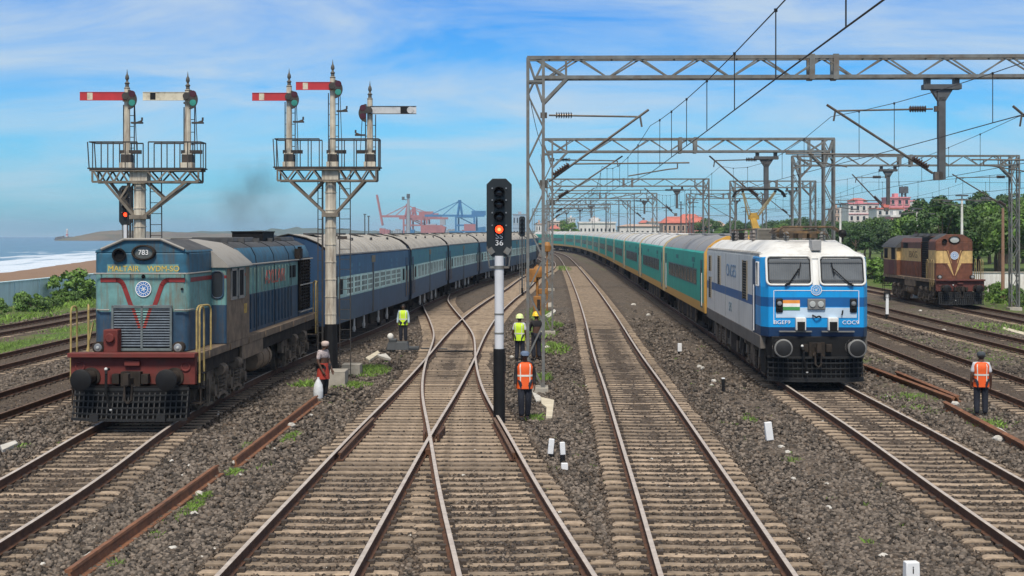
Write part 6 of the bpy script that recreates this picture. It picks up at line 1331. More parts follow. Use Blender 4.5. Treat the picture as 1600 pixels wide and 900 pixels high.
def marker(label, x, y, h, w, base=None, tilt=0.0, text=None, name='marker_post'):
    X, D = at(x, y, -.235); t = thing(name, label, 'marker', (X, D, -.24), R(5)); mb = MB(); b0 = base or 0
    mb.box((0, 0, b0+(h-b0)/2), (w, w*.7, h-b0), tx=.92, ty=.92, ry=tilt); mb.build('post', mat('marker_white', (.72, .73, .74), .55, 0, .06, 6, dirt=(.4, .38, .34), damt=.4), t, bevel=.012)
    if base: q = MB(); q.box((0, 0, base/2-.05), (w*.9, w*.65, base+.1)); q.build('post_base', m_black, t)
    if text: lettering(text, w*.7, m_black, t, (0, -w*.36, h*.62))
    return t
marker('white marker stub leaning right of the light signal, left one of two', 861, 715, .40, .12, .08, .1)
marker('white marker stub with black ring right of the light signal, right one of two', 879, 724, .44, .11, .18, -.06)
marker('small white stone marker just in front of the two marker stubs', 882, 734, .14, .14, name='marker_stone')
marker('white marker with grey patch in the ballast in front of the electric locomotive', 1201, 691, .46, .17, .05, -.12)
marker('white numbered marker block at the bottom edge of the ballast', 1424, 908, .27, .20, None, 0, 'i')
marker('white marker stub between the straight track and the electric train', 1062, 553, .42, .16, .1, 0)
marker('dark stub post in the ballast before the electric locomotive', 1130, 612, .42, .10, .38)
X, D = at(1386, 500, -.235); t = thing('track_marker', 'white post with a black and white numbered plate beside the electric locomotive', 'marker post', (X, D, -.24), 0)
mb = MB(); mb.box((0, 0, .85), (.15, .12, 1.2)); mb.build('post', MATS['marker_white'], t); mb = MB(); mb.box((0, 0, .2), (.16, .13, .3)); mb.build('post_base', m_black, t); mb = MB(); mb.box((0, -.02, 1.32), (.36, .06, .46)); pl_ = mb.build('plate', m_black, t); mb = MB(); mb.box((0, -.02, 1.62), (.30, .06, .10)); mb.build('plate_top', m_black, t); lettering('0', .34, m_wtext, pl_, (0, -.056, 1.32), sx=1.2)
# small pale stones and scraps
ps = []
r0 = random.Random(11)
def pebble_mesh(seed):
    q = random.Random(seed); mb = MB(); mb.sph((0, 0, 0), (1, .75, .6), 0, 8, 5); mb.v = [(x*q.uniform(.75, 1.2), y*q.uniform(.75, 1.2), z*q.uniform(.75, 1.2)) for x, y, z in mb.v]; o = mb.build('stone', m_pale, smooth=0); me = o.data; bpy.data.objects.remove(o); return me
PBM = [pebble_mesh(s) for s in range(4)]
SP = [(190, 578, .11), (455, 668, .13), (146, 874, .15), (366, 724, .08), (312, 777, .12), (303, 806, .10), (268, 722, .07), (640, 462, .22), (652, 466, .18), (755, 446, .24), (746, 458, .14), (950, 436, .20), (990, 476, .22), (1013, 493, .20), (1093, 575, .14), (1098, 578, .12), (1115, 598, .12), (1112, 603, .09), (1221, 700, .10), (1230, 709, .10), (1240, 750, .07), (1295, 796, .09), (1292, 758, .06), (866, 428, .25), (862, 440, .25), (862, 452, .2), (845, 601, .08), (800, 560, .12), (1492, 634, .14), (1438, 486, .16), (1475, 518, .14), (1380, 872, .10), (1265, 757, .06), (486, 650, .07), (428, 704, .08), (375, 744, .06), (270, 860, .09), (845, 516, .18), (855, 545, .16), (1560, 690, .16)]
for k in range(60): SP.append((r0.uniform(0, 1600), r0.uniform(560, 890), r0.uniform(.03, .06)))
for k, (x, y, s) in enumerate(SP):
    o = bpy.data.objects.new('pale_stone', PBM[k % 4]); COL.objects.link(o); X, D = at(x, y, -.235); o.location = (X, D, -.215+(.03 if s > .1 else 0)); s *= .85; o.scale = (s, s, s*1.0); o.rotation_euler = (r0.uniform(0, 1), 0, r0.uniform(0, 6)); tag(o, 'small pale stone lying on the dark ballast', 'stone', 'pale stones scattered on the ballast')
# ------------------------------------------------------------------ grass blades
m_grass = mat('grass_blade', (.125, .215, .030), .7, 0, .2, 8, island=.45)
def grass_patches(P):
    V = []; F = []
    for (X, D, rx, ry, n, h, z) in P:
        a = RNG.uniform(0, 2*PI, n); r = np.sqrt(RNG.uniform(0, 1, n)); bx = X+rx*r*np.cos(a); by = D+ry*r*np.sin(a); hh = h*RNG.uniform(.4, 1.15, n)*(1.1-.6*r); w = h*.07*RNG.uniform(.7, 1.5, n); t = RNG.uniform(0, PI, n); lx = hh*RNG.normal(0, .45, n); ly = hh*RNG.normal(0, .45, n)
        o = len(V)//1; dx, dy = w*np.cos(t), w*np.sin(t)
        A = np.stack([bx-dx, by-dy, np.full(n, z)], 1); B = np.stack([bx+dx, by+dy, np.full(n, z)], 1); C = np.stack([bx+lx, by+ly, z+hh], 1); M_ = np.stack([bx+dx*.8+lx*.35, by+dy*.8+ly*.35, z+hh*.6], 1)
        q = np.stack([A, B, M_, C], 1).reshape(-1, 3); base = sum(len(v) for v in V) if V else 0; V.append(q); F.append(np.arange(n*4).reshape(-1, 4)+base)
    tag(np_mesh('grass', np.concatenate(V), np.concatenate(F), m_grass), kind='stuff')
GP = []
for x, y, rx, ry, n, h in [(575, 580, .8, 2.0, 1500, .20), (548, 602, .7, .9, 700, .15), (478, 604, .5, .5, 300, .25), (298, 797, .14, 1.0, 900, .12), (318, 780, .14, .6, 600, .12), (366, 740, .18, .5, 600, .12), (455, 684, .18, 1.0, 600, .12), (385, 698, .2, .4, 130, .12), (245, 838, .12, .25, 160, .10), (180, 886, .10, .2, 120, .14), (835, 655, .3, .5, 300, .16), (843, 520, .9, 4.0, 900, .22), (842, 492, .8, 8, 1100, .25), (866, 545, .7, 3, 500, .25), (845, 592, .4, .8, 250, .25), (860, 508, .8, 3, 400, .2), (1170, 657, .22, .4, 140, .14), (1238, 721, .22, .3, 160, .12), (1356, 852, .14, .2, 130, .12), (1420, 622, .9, 1.2, 260, .16), (1440, 640, .5, 1.0, 200, .12), (1545, 665, .5, .8, 220, .2), (1600, 548, 2.5, 4, 900, .16), (1560, 560, 2.0, 3, 400, .12), (1480, 535, 2.5, 4, 400, .12), (1400, 560, 1.5, 2, 200, .12), (1590, 515, 3.0, 5, 900, .25), (30, 700, .3, .5, 90, .12), (155, 690, .4, .5, 0, .1), (880, 420, 1, 12, 300, .4)]:
    if n: X, D = at(x, y, -.24); GP.append((X, D, rx, ry, n, h, -.25+gz(D)))
for k in range(60): GP.append((RNG.uniform(-22.6, -20.2), RNG.uniform(48, 110), .9, 2.4, 120, .2, -.27))
for k in range(60): D = RNG.uniform(60, 130); GP.append((RNG.uniform(-31, -27.0), D, 1.2, 2.5, 110, .4, -.27+gz(D)))
for k in range(70): D = RNG.uniform(70, 140); GP.append((RNG.uniform(31.5, 38)+.02*D, D, 1.3, 2.5, 130, .5, -.27+gz(D)))
for k in range(90):
    D = RNG.uniform(17, 60); X = RNG.choice([-10.6, -6.0, -5.2, 1.2, 5.6, 6.2, 11.3, 12.0, 6.0])+RNG.normal(0, .35)+(.0285*D-.6 if True else 0)*(0 if RNG.random() < .3 else 1); GP.append((X, D, .12, .2, 22, .09, -.245))
grass_patches(GP)
# ------------------------------------------------------------------ trees and bushes
m_bark = mat('bark', (.10, .075, .055), .95, 0, .3, 6, bump=.5)
def leafmat(n, c): return mat(n, c, .6, 0, .30, .55, island=.38, objrand=.22)
m_leafs = [leafmat('leaf_dark', (.036, .080, .018)), leafmat('leaf_mid', (.062, .125, .022)), leafmat('leaf_bright', (.100, .19, .028)), leafmat('leaf_far', (.05, .085, .035))]
def crown_mesh(seed, rx, rz, zc, nclump, nleaf, ls, m, flat=.0):
    g = np.random.default_rng(seed); V = []; n = nleaf
    th = g.uniform(0, 2*PI, nclump); ph = np.arccos(g.uniform(-.75, 1, nclump)); rr = g.uniform(.55, 1.0, nclump)**.6
    C = np.stack([rx*rr*np.sin(ph)*np.cos(th), rx*rr*np.sin(ph)*np.sin(th), zc+rz*rr*np.cos(ph)], 1); cr = g.uniform(.20, .42, nclump)*rx
    k = g.integers(0, nclump, n); d = g.normal(size=(n, 3)); d /= np.linalg.norm(d, axis=1)[:, None]; d[:, 2] = np.where(d[:, 2] < -.3, -d[:, 2]*.5, d[:, 2])
    P = C[k]+d*(cr[k]*g.uniform(.72, 1.08, n))[:, None]*np.array([1, 1, .78])
    nrm = d+g.normal(0, .55, (n, 3)); nrm /= np.linalg.norm(nrm, axis=1)[:, None]
    up = g.normal(size=(n, 3)); t1 = np.cross(nrm, up); t1 /= np.linalg.norm(t1, axis=1)[:, None]; t2 = np.cross(nrm, t1); s = ls*g.uniform(.6, 1.35, n)[:, None]
    q = np.stack([P-t1*s, P-t2*s*.55, P+t1*s, P+t2*s*.55], 1).reshape(-1, 3)
    o = np_mesh('crown', q, np.arange(n*4).reshape(-1, 4), m); me = o.data; COL.objects.unlink(o); bpy.data.objects.remove(o); return me, C
def trunk_mesh(seed, h, r, C):
    g = random.Random(seed); mb = MB(); p = Vector((0, 0, -.4)); pts = [p]
    for i in range(4): pts.append(Vector((g.uniform(-.2, .2), g.uniform(-.2, .2), h*(i+1)/4)))
    for i in range(4): mb.cyl(pts[i], pts[i+1], r*(1-.18*i), r*(1-.18*(i+1)), n=8)
    for c in list(C)[:7]: mb.cyl(pts[3], Vector(c), r*.36, r*.10, n=5)
    o = mb.build('trunk', m_bark, smooth=60); me = o.data; bpy.data.objects.remove(o); return me
TREES = []
for s, (rx, rz, zc, nc, nl, ls, mi) in enumerate([(3.4, 2.9, 5.0, 34, 6500, .20, 0), (3.8, 3.1, 5.4, 38, 7000, .21, 1), (2.9, 3.3, 5.2, 30, 5500, .19, 0), (4.2, 2.6, 4.8, 40, 7500, .21, 1), (3.1, 2.6, 4.4, 30, 5200, .19, 2)]):
    me, C = crown_mesh(100+s, rx, rz, zc, nc, nl, ls, m_leafs[mi]); TREES.append((me, trunk_mesh(s, zc, .26, C)))
BUSH = []
for s, (rx, rz, mi) in enumerate([(1.2, 1.0, 2), (1.4, .9, 1), (1.0, 1.1, 2)]):
    me, C = crown_mesh(200+s, rx, rz, .55, 20, 2600, .105, m_leafs[mi]); BUSH.append((me, trunk_mesh(20+s, .6, .06, C)))
def plant(name, kit, X, D, sc, label, cat, grp, z=None, sz=None, xm=0):
    t = thing(name, label, cat, (X, D, (gz(D)-.3) if z is None else z), r1.uniform(0, 6.28), grp)
    for n_, me in (('crown', kit[0]), ('trunk', kit[1])):
        o = bpy.data.objects.new(n_, me); link(o, t); o.scale = (sc, sc, sc*(sz or 1))
    return t
r1 = random.Random(3)
def skyline(xpx): return float(np.interp(xpx, [1130, 1160, 1240, 1320, 1400, 1430, 1470, 1500, 1540, 1580, 1640], [352, 345, 340, 343, 341, 318, 312, 318, 306, 300, 292]))
TL = 'leafy green tree in the dense belt behind the brown locomotive and right-hand gantry'
for D, step_, lo, hi, kk in ((128, 46, 1470, 1680, 1.0), (150, 40, 1440, 1650, 1.0), (176, 34, 1395, 1620, .98), (205, 30, 1300, 1600, .92), (245, 24, 1230, 1560, .9), (300, 20, 1160, 1480, .95), (370, 18, 1130, 1400, 1.0)):
    x = lo
    while x < hi:
        D_ = D+r1.uniform(-8, 8); X = (x-800)*D_/FPX; top = CAM_H-(skyline(x)+r1.uniform(-2, 12)*(1 if D < 240 else .5)-368)*D_/FPX-gz(D_)+.3; kit = TREES[r1.randrange(5)]; zt = max(v.co.z for v in kit[0].vertices) if False else 8.1; sc = max(.55, top*kk/zt)
        if abs(X-PT8.X(min(D_, 329))) > 4.6*sc or D_ > 329: plant('tree', kit, X, D_, sc, TL, 'tree', 'trees of the belt on the right')
        x += step_*r1.uniform(.75, 1.25)
for (x, D, top, lab) in ((885, 420, 341, 'small round tree standing alone beyond the far end of the green coaches'), (1108, 390, 345, 'green tree between the red-roofed houses and the small white house'), (1150, 330, 349, 'green tree just right of the small white house')):
    X = (x-800)*D/FPX; plant('tree', TREES[4 if x < 900 else 1], X, D, (CAM_H-(top-368)*D/FPX-gz(D)+.3)/8.1*(1 if x > 900 else 1), lab, 'tree', None)
for k in range(22):
    D = r1.uniform(104, 150); X = PT8.X(D)+r1.uniform(4.2, 7.5); plant('bush', BUSH[k % 3], X, D, r1.uniform(.9, 1.7), 'bright green bush at the foot of the trees beside the brown locomotive track', 'bush', 'bushes below the right-hand trees')
for k in range(12):
    D = 85+k*1.6+r1.uniform(-.5, .5); X = 34+r1.uniform(-1.2, 2.5); plant('bush', BUSH[k % 3], X, D, r1.uniform(.55, .85), 'low bright bush around the foot of the right-hand gantry mast', 'bush', 'low bushes around the right-hand mast')
for k in range(34):
    D = 72+k*1.75+r1.uniform(-.8, .8); X = -29.7+r1.uniform(-1.3, 1.1); plant('bush', BUSH[k % 3], X, D, r1.uniform(.42, .72), 'bright green bush in the row before the pale blue wall', 'bush', 'bushes in front of the seaside wall')
plant('bush', BUSH[0], -30.6, 98, 1.35, 'tallest bush in front of the pale blue wall, beside the locomotive', 'bush', None)
for X, D, s in ((-46, 150, .75), (-43.5, 158, 1.0), (-52, 190, .7)): plant('bush', BUSH[1], X, D, s, 'dark shrub growing on the sandy strip beyond the pale blue wall', 'bush', 'shrubs on the beach', z=-.5)
# ------------------------------------------------------------------ seaside wall, headland, lighthouse
t = thing('boundary_wall', 'pale blue weathered boundary wall between the sidings and the beach', 'wall', (-32.2, 62, -.4), R(.4)); m_wall = mat('wall_blue', (.56, .76, .83), .8, 0, .1, .5, dirt=(.33, .45, .50), damt=.7, dscale=.9, streak=True)
mb = MB(); mb.bb((-.11, 0, 0), (.11, 110, 1.78)); mb.build('wall_panel', m_wall, t); mb = MB(); mb.bb((-.16, 0, 1.78), (.16, 110, 1.86)); mb.build('coping', m_wall, t)
for k in range(22): q = MB(); q.bb((.11, k*4.9, 0), (.15, k*4.9+.2, 1.78)); q.build('pier', m_wall, t)
def wall_white():
    t = thing('boundary_wall', 'white boundary wall behind the brown locomotive at the right edge', 'wall', (33.8, 101, gz(100)-.3), 0); mb = MB(); mb.bb((-5, 0, 0), (16, .2, 1.9)); mb.build('wall_panel', m_white, t); mb = MB(); mb.bb((-5.05, -.05, 1.9), (16, .25, 2.0)); mb.build('coping', m_conc, t)
    mb = MB(); mb.bb((3.0, -.9, 0), (10, -.02, 1.75)); mb.build('side_panel', mat('wall_grey_white', (.42, .43, .43), .8, 0, .15, 2, dirt=(.25, .24, .22), damt=.5, streak=True), t)
wall_white()
def ridge(name, pts, D, depth, m, amp, seed, label=None):
    g = np.random.default_rng(seed); xs = np.linspace(pts[0][0], pts[-1][0], 150); top = np.interp(xs, [p[0] for p in pts], [p[1] for p in pts]); n = len(xs)
    rows = []
    for j in range(9):
        u = j/8; prof = math.sin(PI*min(1, u*1.0))**.8 if 0 < u < 1 else 0
        z = -1.6+(np.maximum(0, CAM_H-(top-368)*D/FPX)+1.6)*prof*(1+amp*g.normal(size=n)*(1 if 0 < u < 1 else 0)); rows.append(np.stack([(xs-800)*(D)/FPX*(1+0*u), np.full(n, D+depth*(u-.5)), z], 1))
    V = np.concatenate(rows); I = np.arange(9*n).reshape(9, n); F = np.stack([I[:-1, :-1], I[:-1, 1:], I[1:, 1:], I[1:, :-1]], -1).reshape(-1, 4)
    return tag(np_mesh(name, V, F, m, smooth=True), kind='structure')
m_hill = mat('headland', (.14, .11, .07), .95, 0, .35, .02, dirt=(.07, .10, .04), damt=.8, dscale=.03)
m_hillg = mat('far_hill_green', (.06, .085, .045), .95, 0, .4, .05, dirt=(.16, .14, .11), damt=.5, dscale=.04)
ridge('headland', [(138, 369), (155, 365), (168, 361), (200, 360), (230, 362), (300, 364), (420, 366)], 1650, 260, m_hill, .03, 1)
ridge('hills', [(215, 366), (260, 363), (330, 362), (400, 361), (450, 359), (480, 357), (520, 358), (560, 360), (620, 361), (700, 362), (840, 362), (900, 360), (1000, 360), (1160, 356), (1300, 358), (1500, 354), (1700, 352)], 2500, 500, m_hillg, .09, 2)
mb = MB(); g0 = random.Random(4)
for k in range(160): u = k/159; X = -545+u*175; D = 1690-u*60; mb.box((X, D, -1+g0.uniform(0, 1.2)), (g0.uniform(3, 7), g0.uniform(5, 12), g0.uniform(3, 5.5)), rx=g0.uniform(-.4, .4), rz=g0.uniform(0, 3), ry=g0.uniform(-.4, .4))
tag(mb.build('breakwater', mat('breakwater_rock', (.10, .095, .09), .95), smooth=0), 'long low dark stone breakwater reaching out into the sea', 'breakwater')
t = thing('lighthouse', 'tiny lighthouse at the seaward end of the breakwater', 'lighthouse', (-534, 1690, 1.0)); mb = MB(); mb.lathe([(1.6, 0), (1.3, 5), (1.1, 8), (1.8, 8.1), (1.8, 8.5), (.9, 8.6), (.9, 10.2), (1.3, 10.3), (.2, 11.5)], n=14); mb.build('tower', mat('lighthouse_white', (.6, .55, .52), .7), t); q = MB(); q.lathe([(1.4, 3.4), (1.34, 5)], n=14); q.build('band', m_ared, t)
# ------------------------------------------------------------------ harbour
m_cr = mat('crane_red', (.36, .14, .14), .6, 0, .15, .2); m_cb = mat('crane_blue', (.04, .17, .36), .6, 0, .15, .2); m_cg = mat('crane_grey', (.30, .32, .36), .6, 0, .1, .3)
def sts_crane(label, x0, x1, D, ybeam, ytop, xleg0, xleg1, m, boom_up=None, ztrail=368):
    k = D/FPX; X = lambda x: (x-800)*k; Z = lambda y: CAM_H-(y-368)*k; o_x = X(xleg0); t = thing('harbour_crane', label, 'harbour crane', (o_x, D, 0), 0); x_ = lambda x: X(x)-o_x; w = 1.3*k*2.1
    lg = MB()
    for x in (xleg0, xleg1):
        for dy in (-9, 9): lg.bar((x_(x)+(1.5 if dy > 0 else 0), dy, 0), (x_(x)*.98+(1.5 if dy > 0 else 0), dy, Z(ybeam)), w)
    for y in (ybeam+2, 352): 
        for dy in (-9, 9): lg.bar((x_(xleg0), dy, Z(y)), (x_(xleg1), dy, Z(y)), w*.8)
    lg.bar((x_(xleg0), 9, Z(ybeam)), (x_(xleg1), 9, Z(352)), w*.6); lg.build('legs', m, t, smooth=0)
    bm = MB(); 
    for dy in (-3, 3): bm.bar((x_(x0), dy, Z(ybeam)), (x_(x1), dy, Z(ybeam)), w*1.15)
    bm.box((x_(xleg1)+6*k, 0, Z(ybeam-4)), (22*k, 7, 7*k)); bm.build('boom', m, t, smooth=0)
    tw = MB(); xt = xleg0+(xleg1-xleg0)*.18
    for dy in (-4, 4): tw.bar((x_(xt-3), dy, Z(ybeam)), (x_(xt), dy*.6, Z(ytop)), w*.8); tw.bar((x_(xt+4), dy, Z(ybeam)), (x_(xt+.5), dy*.6, Z(ytop)), w*.8)
    tw.box((x_(xt), 0, Z(ytop)), (5*k, 6, 3*k)); tw.build('tower', m, t, smooth=0)
    st = MB()
    for xe in ((x0*.9+xt*.1), (x0*.5+xt*.5), x1*.9+xt*.1): st.bar((x_(xt), 0, Z(ytop)), (x_(xe), 0, Z(ybeam)), w*.45)
    st.build('stay', m, t, smooth=0)
    if boom_up:
        u = MB(); (xa, ya), (xb, yb) = boom_up
        for dy in (-3, 3): u.bar((x_(xa), dy, Z(ya)), (x_(xb), dy, Z(yb)), w*.9)
        for i in range(9): q = i/8; p = lambda q_: (x_(xa+(xb-xa)*q_), Z(ya+(yb-ya)*q_)); a, b = p(q), p(min(1, q+.12)); u.bar((a[0], -3, a[1]), (b[0], 3, b[1]), w*.5)
        u.build('raised_boom', m, t, smooth=0)
    return t
sts_crane('pale red harbour crane with its boom raised, seen above the blue coaches', 597, 668, 1250, 338, 320, 632, 660, m_cr, ((598, 352), (589, 305)))
sts_crane('blue harbour crane with long level boom and tall tower, seen left of the light signal', 664, 757, 1150, 337, 314, 713, 742, m_cb)
sts_crane('second pale red harbour crane standing just behind the raised-boom one', 624, 700, 1400, 341, 325, 642, 668, m_cr)
for q, (x, w_, h_, c_) in enumerate(((602, 16, 6, 'crane_red'), (622, 14, 5, 'crane_grey'), (642, 12, 7, 'crane_blue'), (704, 14, 6, 'crane_grey'), (722, 12, 5, 'crane_red'), (752, 14, 8, 'crane_blue'))):
    k = 1180/FPX; t = thing('container_stack', 'distant %s stack of containers %s' % (('red', 'grey', 'blue', 'grey', 'red', 'blue')[q], ('at the foot of the raised crane boom', 'left of the floodlight mast', 'right of the floodlight mast', 'between the red ship and the blue crane', 'under the blue crane tower', 'at the right end of the blue crane')[q]), 'containers', ((x-800)*k, 1180, 0)); mb = MB(); rq = random.Random(q)
    for a in range(4): mb.bb(((-w_/2+a*w_/4)*k, -6, 0), ((-w_/2+(a+1)*w_/4-.3)*k, 6, CAM_H+(h_+rq.uniform(-2, 2)+4)*k))
    mb.build('stack', MATS.get(c_) or m_cr, t, smooth=0)
k = 1050/FPX; t = thing('floodlight_mast', 'grey floodlight mast with two dark lamp heads before the red crane', 'floodlight mast', ((638-800)*k, 1050, 0)); mb = MB(); mb.cyl((0, 0, 0), (0, 0, CAM_H+62*k), 1.6, .9, n=8); mb.build('pole', m_cg, t); mb = MB(); mb.box((0, 0, CAM_H+62*k), (5*k, 3, 6*k)); mb.box((-8*k, 0, CAM_H+58*k), (4*k, 2, 5*k)); mb.bar((-8*k, 0, CAM_H+56*k), (0, 0, CAM_H+56*k), .5); mb.build('lamp_head', m_galvd, t)
t = thing('cargo_ship', 'red-hulled cargo ship lying between the two harbour cranes', 'ship', ((676-800)*.5, 1100, 0)); mb = MB(); k = .5
mb.ext([(-16*k, 2), (17*k, 2), (21*k, 11), (14*k, 12.5), (-17*k, 12.5)], -8, 8, 'Y'); mb.build('hull', m_cr, t); mb = MB(); mb.bb((12*k, -5, 12.5), (20*k, 5, 17)); mb.bb((-10*k, -6, 12.5), (6*k, 6, 13.5)); mb.build('deckhouse', m_cg, t)
t = thing('cargo_ship', 'pale blue cargo ship lying under the blue harbour crane', 'ship', ((730-800)*.5, 1120, 0)); mb = MB(); mb.ext([(-24*k, 2), (30*k, 2), (32*k, 8), (-30*k, 8)], -8, 8, 'Y'); mb.build('hull', m_cb, t); mb = MB(); mb.bb((-6*k, -5, 8), (12*k, 5, 13.5)); mb.build('deckhouse', m_cr, t)
for x, y, D, lab in ((570, 335, 700, 'thin pole with lamp head left of the harbour cranes'), (576, 338, 720, 'thin pole beside the lamp pole left of the harbour cranes')):
    k = D/FPX; t = thing('lamp_pole', lab, 'lamp pole', ((x-800)*k, D, 0)); mb = MB(); mb.cyl((0, 0, 0), (0, 0, CAM_H+(368-y)*k), .3, n=6); mb.build('pole', m_galvd, t); mb = MB(); mb.box((0, 0, CAM_H+(368-y)*k), (4*k, 1, 1.5*k)); mb.build('lamp_head', m_galvd, t)
def building(label, x0, x1, ytop, D, mwall, mroof, hip=0.0, floors=2, bays=5, depth=12, zb=None, wm=None):
    k = D/FPX; X0, X1 = (x0-800)*k, (x1-800)*k; zt = CAM_H-(ytop-368)*k; z0 = (gz(D)-.5) if zb is None else zb; t = thing('house', label, 'building', ((X0+X1)/2, D, z0)); h = zt-z0; w = (X1-X0)/2
    hb = h-hip; mb = MB(); mb.bb((-w, 0, -2), (w, depth, hb)); wl = mb.build('wall', mwall, t)
    rf = MB()
    if hip: rf.add([(-w-.5, -.5, hb), (w+.5, -.5, hb), (w+.5, depth+.5, hb), (-w-.5, depth+.5, hb), (-w*.55, depth*.5, h), (w*.55, depth*.5, h)], [(0, 1, 5, 4), (1, 2, 5), (2, 3, 4, 5), (3, 0, 4), (3, 2, 1, 0)])
    else: rf.bb((-w-.25, -.25, hb), (w+.25, depth+.25, hb+.35)); rf.bb((-w*.3, depth*.3, hb), (w*.1, depth*.6, hb+1.8))
    rf.build('roof', mroof, t, smooth=0)
    fh = hb/floors; bw = 2*w/bays
    for f in range(floors):
        for b in range(bays):
            q = MB(); cx = -w+bw*(b+.5); cz = fh*(f+.55); q.bb((cx-bw*.20, -.06, cz-fh*.20), (cx+bw*.20, .05, cz+fh*.20)); wi = q.build('window', wm or m_glass, t, smooth=0); q = MB(); q.bb((cx-bw*.32, -.28, cz-fh*.30), (cx+bw*.32, -.05, cz-fh*.25)); q.build('sill', m_conc, wi)
        q = MB(); q.bb((-w-.1, -.35, fh*(f+1)-.22), (w+.1, -.0, fh*(f+1)-.02)); q.build('ledge', mroof, t)
    return t
m_pink = mat('wall_pink', (.60, .24, .26), .8, 0, .12, .3); m_wh2 = mat('wall_white', (.62, .60, .58), .8, 0, .1, .3, dirt=(.4, .36, .32), damt=.5, dscale=.4); m_rroof = mat('roof_red', (.48, .14, .10), .8, 0, .2, .5); m_tan = mat('wall_tan', (.46, .33, .26), .8, 0, .12, .3)
building('white apartment block with pink ledges on the rise at right, left wing', 1326, 1374, 318, 560, m_wh2, m_pink, 0, 4, 5)
building('tall pink apartment block on the rise at right, tallest one', 1390, 1422, 309, 545, m_pink, m_pink, 0, 5, 3)
building('pink and white apartment block right of the tallest pink one', 1416, 1432, 314, 590, m_wh2, m_pink, 0, 4, 2)
building('white block below the pink buildings on the right', 1370, 1412, 326, 520, m_wh2, m_rroof, 0, 4, 4)
building('small pink house partly behind trees below the apartment blocks', 1392, 1416, 338, 430, m_pink, m_wh2, 0, 2, 2)
building('long house with red hipped roof behind the green coaches, left one', 1036, 1078, 338, 470, m_tan, m_rroof, 2.2, 2, 6)
building('tall house with red hipped roof behind the green coaches, middle one', 1062, 1098, 334, 500, m_tan, m_rroof, 2.4, 3, 5)
building('orange-walled house with red roof behind the green coaches, right one', 1082, 1106, 338, 455, m_rroof, m_rroof, 2.0, 2, 3)
building('small white house with tiled roof right of the red-roofed houses', 1114, 1134, 345, 430, m_wh2, m_tan, 1.6, 1, 3)
building('long low white station building behind the far green coaches', 905, 962, 348, 480, m_wh2, m_wh2, 0, 1, 9)
building('low white shed between the station building and the red-roofed houses', 968, 1032, 350, 500, m_wh2, m_tan, .8, 1, 8)
building('distant pale building left of the lone round tree', 856, 880, 346, 700, m_tan, m_wh2, 0, 2, 4)
building('large pale blue harbour shed right of the light signal', 801, 826, 335, 900, mat('shed_blue', (.30, .38, .48), .7, 0, .08, .2), m_cg, 0, 2, 5)
building('pale tower block far behind the station building', 887, 899, 341, 900, m_wh2, m_wh2, 0, 5, 3)
HM = [m_wh2, m_tan, m_wh2, mat('wall_cream', (.55, .48, .36), .8, 0, .1, .3), mat('wall_grey', (.38, .38, .39), .8, 0, .1, .3)]
for q, (x, w_, yt, D_, lab) in enumerate(((843, 12, 350, 640, 'distant white house beside the gantry masts'), (866, 14, 352, 620, 'low cream house left of the lone round tree'), (930, 16, 343, 760, 'grey block rising behind the station building'), (1008, 14, 344, 780, 'tan house rising behind the low white shed'), (1022, 16, 347, 640, 'cream house next to the red-roofed houses'), (1142, 12, 349, 520, 'white cottage right of the small white house'), (1310, 14, 326, 640, 'pale block at the left end of the rise'), (1344, 22, 309, 700, 'grey tower block behind the white apartment wing'), (1440, 14, 322, 640, 'white house half hidden right of the pink blocks'))):
    building(lab, x-w_/2, x+w_/2, yt, D_, HM[q % 5], m_rroof if q % 2 else m_tan, 1.5 if q % 2 else 0, 2 if yt > 330 else 5, 3)
def tower(label, x, ytop, D):
    k = D/FPX; t = thing('radio_tower', label, 'radio tower', ((x-800)*k, D, 0)); h = CAM_H-(ytop-368)*k; mb = MB()
    for a in (-1, 1):
        for b in (-1, 1): mb.bar((a*1.3, b*1.3, 0), (a*.6, b*.6, h), .3)
    for i in range(10): z0, z1 = h*i/10, h*(i+1)/10; s = 1 if i % 2 else -1; mb.bar((-s*1.2, -1.1, z0), (s*1.1, -1.1, z1), .2)
    mb.build('lattice', m_galvd, t, smooth=0); mb = MB(); mb.box((0, 0, h-1.5), (3.2, 2, 2.6)); mb.build('antenna', m_galvd, t)
tower('small lattice radio tower on the roofs of the pink buildings', 1412, 291, 560)
def lamp(label, x, ybase, ytop, D, m, head=2):
    k = D/FPX; g = gz(D)-.3; h = CAM_H-(ytop-368)*k-g; t = thing('street_lamp', label, 'street lamp', ((x-800)*k, D, g)); mb = MB(); mb.cyl((0, 0, 0), (0, 0, h), .14, .09, n=10); mb.build('pole', m, t)
    q = MB()
    if head == 2: q.tube([(-1.2, 0, h-.1), (0, 0, h+.05), (1.2, 0, h-.1)], .05, 6); q.box((0, 0, h+.35), (1.0, .3, .12)); q.box((-1.3, 0, h-.12), (.6, .25, .12)); q.box((1.3, 0, h-.12), (.6, .25, .12)); q.bar((0, 0, h), (0, 0, h+.35), .08)
    else: q.tube([(0, 0, h), (-.5, 0, h+.5), (-1.0, 0, h+.7)], .06, 6); q.box((-1.2, 0, h+.68), (.6, .3, .16))
    q.build('lamp_head', m_galvd, t)
lamp('white double-armed lamp post behind the brown locomotive', 1503, 420, 312, 118, m_white); lamp('shorter white lamp post left of the double-armed one behind the brown locomotive', 1433, 420, 332, 128, m_white)
lamp('white lamp post rising behind the electric locomotive roof', 1313, 420, 325, 132, m_white); lamp('rusty lamp post with bent head beside the right-hand gantry mast', 1567, 440, 325, 97, mat('lamp_rust', (.26, .15, .10), .8, 0, .2, 2), 1)
